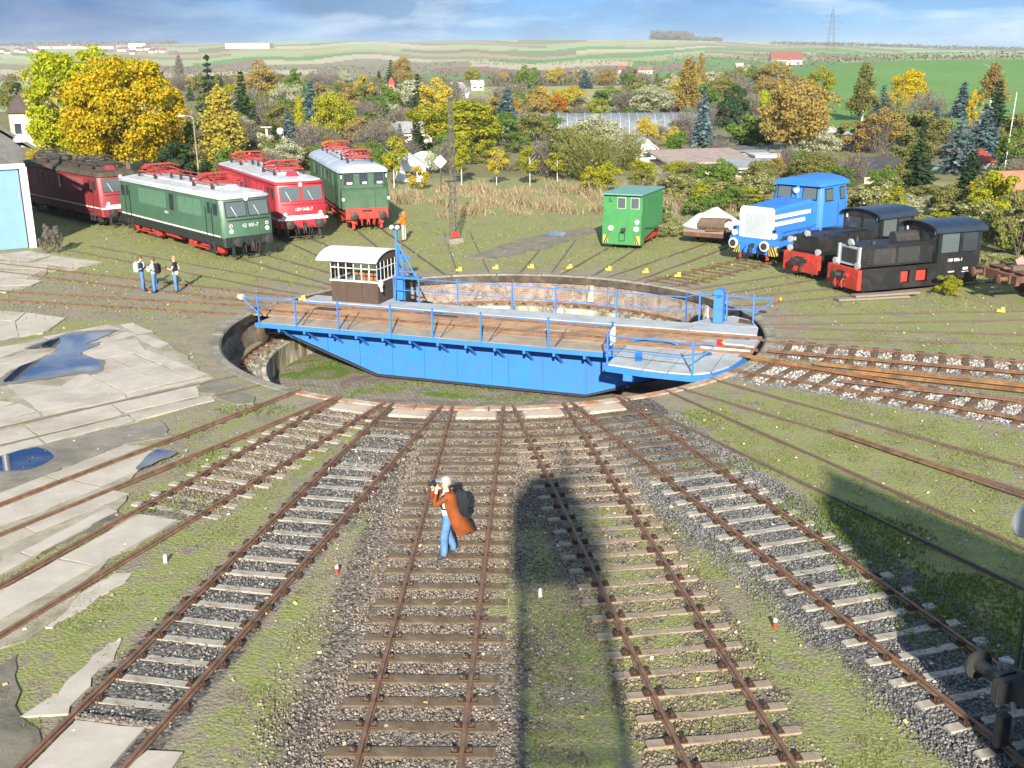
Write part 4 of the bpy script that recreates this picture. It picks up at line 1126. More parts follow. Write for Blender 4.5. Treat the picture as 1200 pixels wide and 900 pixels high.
def eloco(name, label, loc, rz, C, L=15.3, W=2.90, num=None, sidenum=None, lamps2=True, front_white=False, scale=1.0):
    t = thing(name, label, 'locomotive', loc, rz, 'electric locomotives on the radial tracks', (scale * .97, scale * .97, scale * 1.03))
    w = W / 2
    xf, xr = -.55, -L + .55
    zf, z1, z2, z3 = .60, 1.02, 1.92, 2.92
    rk = .24
    # dark main frame
    mb = MB(); mb.loft([lift(outline(xf + .02, xr - .02, w - .04, .2), zf), lift(outline(xf + .02, xr - .02, w - .02, .2), z1)]); mb.build('frame', C['frame'], t, bevel=.02)
    mb = MB()
    mb.loft([lift(outline(xf, xr, w, .22), z1 + .002), lift(outline(xf, xr, w, .22), z2), lift(outline(xf - rk, xr + rk, w - .05, .26), z3)])
    mb.build('body', C['body'], t, bevel=.04, smooth=True)
    mb = MB()
    mb.loft([lift(outline(xf - rk + .10, xr + rk - .10, w + .02, .28), z3 + .001), lift(outline(xf - rk + .10, xr + rk - .10, w + .02, .28), z3 + .08), lift(outline(xf - rk, xr + rk, w * .95, .30), z3 + .14)])
    mb.build('roof_edge', C['edge'], t, smooth=True, bevel=.02)
    mb = MB()
    mb.loft([lift(outline(xf - rk - .03, xr + rk + .03, w * .93, .32), z3 + .12),
             lift(outline(xf - rk - .05, xr + rk + .05, w * .90, .34), z3 + .22), lift(outline(xf - rk - .5, xr + rk + .5, w * .62, .30), z3 + .32)])
    mb.build('roof', C['roof'], t, smooth=True, bevel=.02)
    mb = MB(); mb.box(((xf + xr) / 2, 0, z3 + .38), (L * .62, w * .9, .14)); mb.build('roof_hatch', C['roof'], t, bevel=.02)
    # waist stripe
    mb = MB()
    for s in (-1, 1): mb.box(((xf + xr) / 2, s * (w + .004), z1 + .10), (L - 1.9, .014, .075))
    mb.build('stripe', M['white'], t)
    if front_white:
        for x, s in ((xf, 1), (xr, -1)):
            q = MB(); q.box((x + s * .012, 0, z1 + .16), (.03, W - .5, .24)); q.box((x - s * .05, 0, z1 + .09), (.25, W + .02, .10)); q.build('front_band', M['white'], t)
    for x, s in ((xf, 1), (xr, -1)):
        # driver's windows on the sloping front
        def fp(y, z):
            f = (z - z2) / (z3 - z2)
            return (x - s * rk * f + s * .018, y, z)
        for y0, y1 in ((-w + .26, -.09), (.09, w - .26)):
            P = [fp(y0, z2 + .17), fp(y1, z2 + .17), fp(y1, z3 - .16), fp(y0, z3 - .16)]
            nrm = (s, 0, .22)
            fr = MB(); Q = [fp(y0 - .05, z2 + .12), fp(y1 + .05, z2 + .12), fp(y1 + .05, z3 - .11), fp(y0 - .05, z3 - .11)]
            plate_quad(fr, Q, nrm, .018); f_ = fr.build('front_window', C['trim'], t)
            g = MB(); plate_quad(g, P, nrm, .030); g.build('pane', M['glass_lt'], f_)
            wi = MB(); wi.cyl((x + s * .05 - s * rk * .2, (y0 + y1) / 2, z2 + .15), (x + s * .05 - s * rk * .6, (y0 + y1) / 2 - .25, z3 - .35), .014, n=5); wi.build('wiper', M['white'], f_)
        mb = MB(); mb.box((x + s * .03, 0, z2 - .02), (.03, W - .5, .04)); mb.build('rain_strip', C['trim'], t)
        for y in (-w + .42, w - .42):
            l = MB(); l.lathe([(0, 0), (.10, 0), (.11, s * .05), (0, s * .06)], (x + s * .01, y, z1 + .36), 'x', 14); l.build('headlight', M['lamp'], t, smooth=True)
            if lamps2:
                l = MB(); l.lathe([(0, 0), (.085, 0), (.095, s * .045), (.05, s * .05), (.05, s * .02), (0, s * .02)], (x + s * .01, y, z1 + .62), 'x', 14); h_ = l.build('marker_light', M['white'], t, smooth=True)
                l = MB(); l.cyl((x + s * .03, y, z1 + .62), (x + s * .062, y, z1 + .62), .05, n=10); l.build('lens', M['black'], h_)
        l = MB(); l.lathe([(0, 0), (.10, 0), (.11, s * .06), (0, s * .07)], (x - s * (rk + .02) + s * .08, 0, z3 - .02), 'x', 14); l.build('top_light', M['lamp'], t, smooth=True)
        if num:
            text_part('number_lettering', num, .26, M['white'], t, (x + s * .024, .08 * s, z1 + .58), (pi / 2, 0, s * pi / 2))
        # buffer beam, steps and grime below the front
        mb = MB(); mb.box((x - s * .02, 0, .88), (.18, W - .25, .42)); mb.build('buffer_beam', C['beam'], t, bevel=.02)
        buffers(t, x + s * .05, .88, s=s, L=.5, r=.23)
        coupling(t, x + s * .08, .86, s)
        mb = MB()
        for y in (-.95, .95):
            mb.box((x - s * .05, y, .38), (.10, .14, .60)); 
        mb.tube([(x, -.95, .16), (x, .95, .16)], .03)
        for y in (-.5, -.3, .3, .5): mb.tube([(x + s * .08, y, .75), (x + s * .16, y, .45), (x + s * .1, y * .9, .25)], .028)
        mb.build('rail_guard', C['guard'], t)
        # cab doors, mirrors, steps and handrails
        for yy in (-1, 1):
            xd = x - s * 1.55
            d = MB(); d.box((xd, yy * (w + .004), 1.92), (.62, .012, 1.78)); dd = d.build('door', C['door'], t)
            g = MB(); g.box((xd, yy * (w + .012), 2.45), (.34, .012, .56)); g.build('pane', M['glass'], dd)
            hh = MB()
            for q_ in (-.36, .36): hh.cyl((xd + q_, yy * (w + .05), .95), (xd + q_, yy * (w + .05), 2.5), .016, n=5)
            hh.build('handrail', C['trim'], dd)
            st = MB()
            for zz in (.35, .62, .88): st.box((xd, yy * (w - .02), zz), (.5, .2, .03))
            for q_ in (-.25, .25): st.box((xd + q_, yy * (w - .02), .62), (.03, .12, .6))
            st.build('steps', M['black_steel'], dd)
            cw = MB(); cw.box((x - s * .82, yy * (w - .012), 2.42), (.45, .03, .56)); cw.build('side_window', M['glass'], t)
    # machine room windows and grilles
    for yy in (-1, 1):
        xs = [xf - 3.0 - k * .98 for k in range(3)] + [xf - 6.3] + [xf - 7.6 - k * .98 for k in range(4)]
        for i, x in enumerate(xs):
            if i == 3:
                q = MB(); q.box((x, yy * (w + .002), 2.33), (.50, .03, .84)); f_ = q.build('side_window', C['trim'], t)
                q = MB(); q.box((x, yy * (w + .012), 2.33), (.38, .03, .72)); q.build('pane', M['glass'], f_)
            else:
                q = MB(); q.box((x, yy * (w - .004), 2.33), (.86, .03, .84)); f_ = q.build('grille', C['grille'], t)
                for k in range(4):
                    q = MB(); q.box((x, yy * (w + .016), 2.02 + k * .2), (.80, .016, .03)); q.build('slat', C['grille'], f_)
        if sidenum:
            text_part('number_lettering', sidenum, .20, M['white'], t, (-L / 2, yy * (w + .006), 1.72), (pi / 2, 0, 0 if yy < 0 else pi))
    bogie(t, -3.6, 2.9, C['bogie']); bogie(t, -L + 3.6, 2.9, C['bogie'])
    mb = MB(); mb.box((-L / 2, 0, .52), (2.2, 2.0, .36)); mb.cyl((-L / 2 - .8, -1.1, .5), (-L / 2 + .8, -1.1, .5), .18, n=12); mb.cyl((-L / 2 - .8, 1.1, .5), (-L / 2 + .8, 1.1, .5), .18, n=12)
    mb.build('air_tank', C['bogie'], t, smooth=True)
    pantograph(t, -3.9, z3 + .62, C['panto']); pantograph(t, -L + 3.9, z3 + .62, C['panto'])
    for k in range(7):
        x = -5.6 - k * .65
        mb = MB(); mb.lathe([(0, 0), (.07, 0), (.10, .07), (.06, .11), (.10, .16), (.06, .21), (.09, .27), (0, .32)], (x, .45 * (-1) ** k, z3 + .42), 'z', 9); mb.build('insulator', M['insul'], t, smooth=True)
    mb = MB(); mb.tube([(-5.2, -.45, z3 + .76), (-10, -.45, z3 + .76)], .025); mb.tube([(-5.2, .45, z3 + .76), (-10, .45, z3 + .76)], .025)
    mb.build('roof_bar', C['panto'], t)
    mb = MB(); mb.loft([lift(outline(-1.7, -2.4, .35, .1), z3 + .26), lift(outline(-1.95, -2.38, .24, .1), z3 + .55)]); mb.build('whistle_cover', C['roof'] if not front_white else C['body'], t)
    return t

def pal(body, roof, frame, bog, pan, beam, door=None, grille=None, guard=None):
    return dict(body=M[body], roof=M[roof], frame=M[frame], bogie=M[bog], panto=M[pan], beam=M[beam], door=M[door or body], grille=M[grille or body], edge=M['red_body' if body == 'red_body' else roof], trim=M['trim_' + body] if 'trim_' + body in M else M[frame], guard=M[guard or bog])
M['grille_green'] = mat('sun bleached green grille', (.085, .175, .115), .08, 3, .5)
M['grille_red'] = mat('red grille', (.46, .04, .055), .08, 3, .5)
M['grille_maroon'] = mat('dusty maroon grille', (.24, .07, .07), .1, 3, .6)
M['frame_black'] = mat('black underframe', (.016, .022, .022), .2, 3, .5)
M['frame_red'] = mat('dark red underframe', (.30, .018, .028), .15, 3, .5)

loc, rz = place(-40.0, 19.2)
eloco('electric_locomotive', 'dark green electric locomotive with pale roof, red bogies and red pantographs', loc, rz,
      pal('green_body', 'roof_lt', 'frame_black', 'red', 'panto', 'frame_black', grille='grille_green', guard='frame_black'), num='42 101-7', sidenum='E 42 1')
loc, rz = place(-27.8, 23.0)
eloco('electric_locomotive', 'bright red electric locomotive with white front band', loc, rz,
      pal('red_body', 'roof_lt', 'frame_red', 'black_steel', 'panto', 'red_body', grille='grille_red'), num='109 048-7', front_white=True, lamps2=False, scale=1.02)
def place_along(az, R, dev):
    (x, y, z), rz = place(az, R)
    return (x, y, z), rz + radians(dev)
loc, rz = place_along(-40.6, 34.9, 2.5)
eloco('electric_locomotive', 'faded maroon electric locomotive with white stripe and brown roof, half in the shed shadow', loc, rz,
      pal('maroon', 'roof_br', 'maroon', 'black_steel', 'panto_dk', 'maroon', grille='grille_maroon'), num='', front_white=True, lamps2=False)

# the old green engine: rounded roof, three front windows, red wheels
def old_eloco(loc, rz):
    t = thing('electric_locomotive', 'old green electric locomotive with three front windows, red wheels and silver roof', 'locomotive', loc, rz, 'electric locomotives on the radial tracks', (.98, .98, 1.02))
    L, w = 14.6, 1.5
    G = M['green_old']
    mb = MB(); mb.loft([lift(outline(-.5, -L + .5, 1.25, .1), .75), lift(outline(-.5, -L + .5, 1.25, .1), 1.15)]); mb.build('frame', M['red'], t)
    # low nose then cab
    mb = MB(); mb.loft([lift(outline(-.55, -1.6, w - .06, .12), 1.15), lift(outline(-.55, -1.6, w - .06, .12), 2.22), lift(outline(-.75, -1.6, w - .16, .12), 2.34)]); mb.build('nose', G, t, bevel=.03)
    d = MB(); d.box((-.535, .55, 1.72), (.02, .02, .95)); d.build('nose_door_seam', M['frame_black'], t)
    mb = MB(); mb.loft([lift(outline(-1.12, -L + .6, w, .32), 1.16), lift(outline(-1.12, -L + .6, w, .32), 3.25)]); mb.build('body', G, t, bevel=.03)
    secs = []
    for x, k in ((-.95, .94), (-1.3, 1), (-L + .9, 1), (-L + .45, .94)):
        up = []
        for i in range(13):
            a = pi * i / 12
            up.append((x, (w + .06) * k * cos(a), 3.22 + .52 * k * sin(a) ** .8))
        secs.append(up)
    mb = MB(); mb.loft(secs); mb.build('roof', M['roof_gr'], t, smooth=True)
    mb = MB()
    P = [(w * .97 * cos(pi * i / 12), 3.20 + .48 * sin(pi * i / 12)) for i in range(13)]
    mb.loft([[(-1.13, y, z) for y, z in P], [(-1.09, y, z) for y, z in P]]); mb.build('front_gable', G, t)
    mb = MB(); mb.box((-7.5, 0, 3.78), (5.0, 1.5, .12)); mb.box((-5.0, 0.2, 3.82), (1.0, 1.2, .15)); mb.build('roof_hatch', M['roof_lt'], t, bevel=.02)
    for y, hw in ((-.92, .30), (0, .25), (.92, .30)):
        q = MB(); q.box((-1.10, y, 2.86), (.03, hw * 2 + .1, .74)); f_ = q.build('front_window', G, t)
        q = MB(); q.box((-1.085, y, 2.86), (.03, hw * 2, .64)); q.build('pane', M['glass'], f_)
        q = MB(); q.box((-1.06, y + .05, 2.62), (.02, hw * 1.1, .12)); q.build('sun_card', M['white'], f_)
    l = MB(); l.lathe([(0, 0), (.08, 0), (.09, .06), (0, .07)], (-1.08, 0, 3.50), 'x', 12); l.build('top_light', M['lamp'], t, smooth=True)
    for y in (-1.38, 1.38):
        l = MB(); l.lathe([(0, 0), (.08, 0), (.09, .08), (0, .09)], (-.6, y, 1.75), 'x', 12); l.build('headlight', M['lamp'], t, smooth=True)
        l = MB(); l.box((-1.0, y, 3.0), (.06, .05, .22)); l.build('marker_light', M['white'], t)
    for yy in (-1, 1):
        for k in range(6):
            q = MB(); q.box((-3.6 - k * 1.6, yy * (w + .004), 2.7), (.62, .02, .8)); f_ = q.build('side_window', M['green_body'], t)
            q = MB(); q.box((-3.6 - k * 1.6, yy * (w + .014), 2.7), (.5, .02, .66)); q.build('pane', M['glass'] if k in (1, 4) else M['grille_green'], f_)
        q = MB(); q.box((-1.9, yy * (w + .004), 2.2), (.6, .02, 1.9)); dd = q.build('door', M['green_body'], t)
        q = MB(); q.cyl((-1.55, yy * (w + .05), 1.2), (-1.55, yy * (w + .05), 2.6), .018, n=5); q.cyl((-2.25, yy * (w + .05), 1.2), (-2.25, yy * (w + .05), 2.6), .018, n=5); q.build('handrail', M['black'], dd)
    wheels(t, (-4.3, -7.3, -10.3), .80, M['red'], .95, 'driving_wheel')
    wheels(t, (-2.2, -12.6), .48, M['red'], .90, 'carrying_wheel')
    mb = MB()
    for s in (-1, 1): mb.box((-7.3, s * 1.1, .86), (9.4, .06, .22)); mb.box((-2.2, s * 1.0, .5), (1.4, .10, .4)); mb.box((-1.0, s * 1.05, .7), (.7, .3, .5))
    mb.build('wheel_frame', M['red'], t)
    mb = MB(); mb.box((-.45, 0, .92), (.14, 2.6, .62)); mb.build('buffer_beam', M['red'], t, bevel=.02)
    mb = MB()
    for y in (-.7, -.35, .35, .7): mb.tube([(-.36, y, .8), (-.25, y, .55), (-.3, y * .95, .3)], .035)
    for y in (-.85, .85): mb.box((-.5, y, .35), (.12, .16, .6)); mb.cyl((-.7, y, .45), (-.3, y, .45), .14)
    mb.build('brake_hose', M['red'], t)
    mb = MB(); mb.box((-.37, 0, 1.08), (.02, .6, .1)); mb.build('slot', M['black'], t)
    buffers(t, -.38, .86, s=1, L=.45, r=.24); coupling(t, -.35, .8, 1, M['red'])
    pantograph(t, -3.2, 3.98, M['panto'], 2.4, 1.0); pantograph(t, -11.2, 3.98, M['panto'], 2.4, 1.0)
    for k in range(6):
        mb = MB(); mb.lathe([(0, 0), (.07, 0), (.1, .08), (.06, .13), (.1, .18), (0, .25)], (-5.2 - k * .8, .5 * (-1) ** k, 3.72), 'z', 9); mb.build('insulator', M['insul'], t, smooth=True)
loc, rz = place(-17.8, 25.2); old_eloco(loc, rz)

# green passenger coach behind the shed
def coach(loc, rz):
    t = thing('railway_coach', 'dark green railway coach with rounded roof beyond the shed', 'coach', loc, rz)
    secs = []
    for x in (0, -13.5):
        secs.append([(x, -1.4, 1.0), (x, 1.4, 1.0), (x, 1.4, 2.8)] + [(x, 1.4 * cos(a), 2.8 + .75 * sin(a)) for a in [pi * i / 8 for i in range(1, 8)]] + [(x, -1.4, 2.8)])
    mb = MB(); mb.loft(secs); mb.build('body', mat('dark coach green', (.02, .05, .035), .15, 2, .45), t, smooth=True)
    for k in range(7):
        for s in (-1, 1):
            q = MB(); q.box((-1.4 - k * 1.75, s * 1.405, 2.3), (.95, .02, .75)); q.build('side_window', M['glass'], t)
    bogie(t, -2.4, 2.2, M['black_steel'], 3.0, .45); bogie(t, -11.1, 2.2, M['black_steel'], 3.0, .45)
    buffers(t, .0, .95, s=1, L=.5)
loc, rz = place_along(-43.5, 51.2, 3.0); coach(loc, rz)

# ---- bright green box engine
def stripes(root, x, y, z, w_, h_, n, s=1, flip=1):
    mb = MB(); mb.box((x, y, z), (.012, w_, h_)); p = mb.build('warning_panel', M['yellow'], root)
    q = MB()
    for k in range(n):
        c0 = -w_ / 2 + (k + .15) * w_ / n
        P = []
        for dy, dz in ((0, -h_ / 2), (w_ / n * .5, -h_ / 2), (w_ / n * .5 + flip * h_ * .45, h_ / 2), (flip * h_ * .45, h_ / 2)):
            P.append((x + .004 * s, y + max(-w_ / 2, min(w_ / 2, c0 + dy)), z + dz))
        plate_quad(q, P, (s, 0, 0), .008)
    q.build('warning_stripe', M['black'], p)
def box_engine(loc, rz):
    t = thing('box_locomotive', 'small bright green box shaped engine with two front windows and striped corners', 'locomotive', loc, rz)
    G = M['green_box']; L, w = 3.9, 1.08
    mb = MB()
    mb.loft([lift([(0, -w), (0, w), (-L, w), (-L, -w)], .16), lift([(0, -w), (0, w), (-L, w), (-L, -w)], 1.75), lift([(-.22, -w), (-.22, w), (-L, w), (-L, -w)], 1.9), lift([(-.25, -w), (-.25, w), (-L, w), (-L, -w)], 2.76)])
    # lower side is cut away over the red frame
    mb = MB()
    prof = [(0, .14), (0, 1.72), (-.14, 1.86), (-.16, 2.74), (-L, 2.74), (-L, .85), (-.55, .42), (-.55, .14)]
    mb.loft([[(x, -w, z) for x, z in prof], [(x, w, z) for x, z in prof]]); mb.build('body', G, t, bevel=.02)
    mb = MB(); mb.box((-L / 2 - .05, 0, 2.79), (L + .25, 2 * w + .12, .07)); mb.build('roof', mat('blue grey roof sheet', (.12, .26, .22), .1, 2, .6), t, bevel=.01)
    mb = MB(); mb.box((-2.3, 0, .42), (3.3, 1.7, .5)); mb.build('frame', M['red'], t)
    mb = MB(); mb.box((-L / 2 - .1, 0, .82), (L - .6, 2 * w + .10, .06), ry=-.13); mb.build('running_board', M['green_old'], t)
    for y in (.68, -.06):
        q = MB(); q.box((-.15, y, 2.33), (.05, .48, .60)); f_ = q.build('front_window', M['galv'], t)
        q = MB(); q.box((-.12, y, 2.33), (.03, .40, .52)); q.build('pane', M['glass_lt'], f_)
    q = MB(); q.box((-.13, -.72, 2.48), (.05, .10, .2)); q.box((-.13, -.65, 2.40), (.04, .16, .05)); q.build('bracket', M['green_old'], t)
    for y, m_ in ((.86, 'lamp'), (-.62, 'lamp')):
        l = MB(); l.lathe([(0, 0), (.15, 0), (.16, .08), (.12, .10), (0, .10)], (0, y * .95, 1.0), 'x', 16); l.build('headlight', M['galv'], t, smooth=True)
    l = MB(); l.lathe([(0, 0), (.12, 0), (.12, .02), (0, .02)], (0, .85, 1.38), 'x', 16); l.build('round_disc', M['white'], t)
    l = MB(); l.box((.10, .12, .95), (.2, .2, .18)); l.cyl((.1, .1, 1.0), (.25, .15, .85), .05); l.build('coupler', M['black_steel'], t)
    l = MB(); l.tube([(.03, .18, .78), (.03, .18, .36), (.03, -.12, .36), (.03, -.12, .78), (.03, .18, .78)], .014); l.build('step_frame', M['black'], t)
    stripes(t, .008, .88, .42, .28, .42, 2, 1, -1); stripes(t, .008, -.88, .42, .28, .42, 2, 1, 1)
    wheels(t, (-1.1, -3.0), .32, M['rail_old'], .72)
loc, rz = place(21.1, 18.2); box_engine(loc, rz + radians(-3))

# ---- blue diesel shunter
def blue_engine(loc, rz):
    t = thing('diesel_locomotive', 'blue diesel shunting locomotive with white radiator front and white side stripes', 'locomotive', loc, rz, None, (1, 1, .965))
    B = M['blue']
    mb = MB(); mb.box((-3.5, 0, .98), (6.6, 2.7, .36)); mb.build('frame', B, t, bevel=.03)
    # hood
    mb = MB(); mb.loft([[(-.42, -.92, 1.17), (-.42, .92, 1.17), (-.42, .92, 2.55), (-.42, .78, 2.68), (-.42, -.78, 2.68), (-.42, -.92, 2.55)],
                        [(-4.05, -1.0, 1.17), (-4.05, 1.0, 1.17), (-4.05, 1.0, 2.70), (-4.05, .84, 2.86), (-4.05, -.84, 2.86), (-4.05, -1.0, 2.70)]])
    mb.build('engine_hood', B, t, bevel=.02)
    mb = MB(); mb.loft([[(-.30, -.92, 1.12), (-.30, .92, 1.12), (-.30, .92, 2.58), (-.30, .82, 2.70), (-.30, -.82, 2.70), (-.30, -.92, 2.58)], [(-.46, -.97, 1.10), (-.46, .97, 1.10), (-.46, .97, 2.60), (-.46, .84, 2.74), (-.46, -.84, 2.74), (-.46, -.97, 2.60)]])
    g = mb.build('radiator_surround', M['white'], t, bevel=.02)
    q = MB(); q.box((-.295, 0, 1.85), (.03, 1.15, 1.12)); q.build('radiator_grille', M['galv'], g)
    for k in range(13):
        q = MB(); q.box((-.275, -.54 + k * .09, 1.85), (.015, .02, 1.1)); q.build('grille_bar', M['roof_gr'], g)
    for yy in (-1, 1):
        for z, x1 in ((2.28, -3.7), (1.92, -3.2)):
            q = MB(); q.box(((-.5 + x1) / 2, yy * .985, z), (-.5 - x1, .06, .20)); q.build('side_stripe', M['white'], t)
        for k in range(4):
            q = MB(); q.box((-1.0 - k * .82, yy * .962, 1.6), (.72, .03, .58)); q.build('hood_door', B, t)
        q = MB(); q.box((-2.2, yy * 1.18, 1.20), (3.6, .42, .05)); q.build('footplate', M['black_steel'], t)
        q = MB(); q.tube([(-.6, yy * 1.3, 1.2), (-.6, yy * 1.3, 1.62), (-3.9, yy * 1.3, 1.62)], .018); q.build('handrail', B, t)
    # cab
    cw = 1.42
    def cabo(x0, x1, w_): return [(x0, -w_ + .16), (x0, w_ - .16), (x0 - .16, w_), (x1 + .16, w_), (x1, w_ - .16), (x1, -w_ + .16), (x1 + .16, -w_), (x0 - .16, -w_)]
    mb = MB(); mb.loft([lift(cabo(-4.0, -6.75, cw), 1.16), lift(cabo(-4.0, -6.75, cw), 2.75), lift(cabo(-4.12, -6.62, cw - .10), 3.55)]); mb.build('cab', B, t, bevel=.04, smooth=True)
    secs = []
    for x, k in ((-3.88, .96), (-4.05, 1), (-6.7, 1), (-6.85, .96)):
        secs.append([(x, (cw - .0) * k * cos(pi * i / 10), 3.50 + .42 * k * sin(pi * i / 10)) for i in range(11)])
    mb = MB(); mb.loft(secs); mb.build('cab_roof', B, t, smooth=True)
    for y in (-.72, .72):
        q = MB(); plate_quad(q, [(-3.985, y - .42, 2.78), (-3.985, y + .42, 2.78), (-4.075, y + .40, 3.44), (-4.075, y - .40, 3.44)], (1, 0, .13), .02); f_ = q.build('front_window', M['black'], t)
        q = MB(); plate_quad(q, [(-3.975, y - .37, 2.83), (-3.975, y + .37, 2.83), (-4.06, y + .35, 3.39), (-4.06, y - .35, 3.39)], (1, 0, .13), .03); q.build('pane', M['glass_lt'], f_)
    for yy in (-1, 1):
        for x0, hw in ((-4.75, .38), (-6.05, .24)):
            q = MB(); plate_quad(q, [(x0 - hw, yy * (cw + .004), 2.70), (x0 + hw, yy * (cw + .004), 2.70), (x0 + hw, yy * (cw - .07), 3.38), (x0 - hw, yy * (cw - .07), 3.38)], (0, yy, .1), .02); f_ = q.build('side_window', M['black'], t)
            q = MB(); plate_quad(q, [(x0 - hw + .06, yy * (cw + .0), 2.76), (x0 + hw - .06, yy * (cw + .0), 2.76), (x0 + hw - .06, yy * (cw - .06), 3.32), (x0 - hw + .06, yy * (cw - .06), 3.32)], (0, yy, .1), .03); q.build('pane', M['glass_lt'], f_)
        q = MB(); q.box((-6.05, yy * (cw + .004), 2.0), (.66, .02, 1.6)); dd = q.build('door', B, t)
        q = MB()
        for dx in (-.38, .38): q.cyl((-6.05 + dx, yy * (cw + .06), 1.3), (-6.05 + dx, yy * (cw + .06), 2.6), .018, n=5)
        q.build('handrail', B, dd)
    q = MB(); q.cyl((-4.0, .05, 2.7), (-4.0, .05, 3.55), .10, n=10); q.build('exhaust_pipe', B, t, smooth=True)
    l = MB(); l.lathe([(0, 0), (.13, 0), (.14, .1), (0, .11)], (-3.92, .05, 3.25), 'x', 14); l.build('top_light', M['lamp'], t, smooth=True)
    # front end
    mb = MB(); mb.loft([[(-.22, -1.40, 1.18), (-.22, 1.40, 1.18), (-.22, 1.40, .52), (-.22, .95, .38), (-.22, -.95, .38), (-.22, -1.40, .52)], [(-.42, -1.40, 1.18), (-.42, 1.40, 1.18), (-.42, 1.40, .52), (-.42, .95, .38), (-.42, -.95, .38), (-.42, -1.40, .52)]])
    mb.build('buffer_beam', B, t, bevel=.02)
    for y in (-1.12, 1.12):
        q = MB(); q.box((-.45, y, 1.42), (.30, .40, .50)); q.build('lamp_box', B, t, bevel=.03)
        l = MB(); l.lathe([(0, 0), (.14, 0), (.15, .10), (0, .11)], (-.30, y, 1.36), 'x', 14); l.build('headlight', M['lamp'], t, smooth=True)
        l = MB(); l.lathe([(0, 0), (.07, 0), (.08, .06), (0, .07)], (-.30, y, 1.62), 'x', 12); l.build('marker_light', M['black'], t, smooth=True)
    for y in (-.88, .88):
        b = MB(); b.cyl((-.25, y, .90), (.22, y, .90), .13, n=14); b_ = b.build('buffer', B, t, smooth=True)
        h = MB(); h.lathe([(0, 0), (.26, 0), (.26, .05), (.19, .07), (0, .07)], (.2, y, .90), 'x', 20); h.build('buffer_rim', M['white'], b_, smooth=True)
        h = MB(); h.lathe([(0, 0), (.19, 0), (.17, .035), (0, .045)], (.255, y, .90), 'x', 20); h.build('buffer_head', M['black_steel'], b_, smooth=True)
    coupling(t, -.22, .82, 1, M['black_steel'])
    stripes(t, -.208, -1.10, .62, .60, .52, 4, 1, 1); stripes(t, -.208, 1.10, .62, .60, .52, 4, 1, -1)
    for y in (-.75, .75):
        q = MB(); q.box((-.3, y, .28), (.08, .12, .36), rx=.2 if y > 0 else -.2); q.build('rail_guard', M['red'], t)
    wheels(t, (-1.7, -5.0), .50, M['red'])
    mb = MB(); mb.box((-3.4, 0, .6), (5.6, 1.9, .42)); mb.build('axle_frame', M['black_steel'], t)
loc, rz = place(45.0, 17.6); blue_engine(loc, rz)

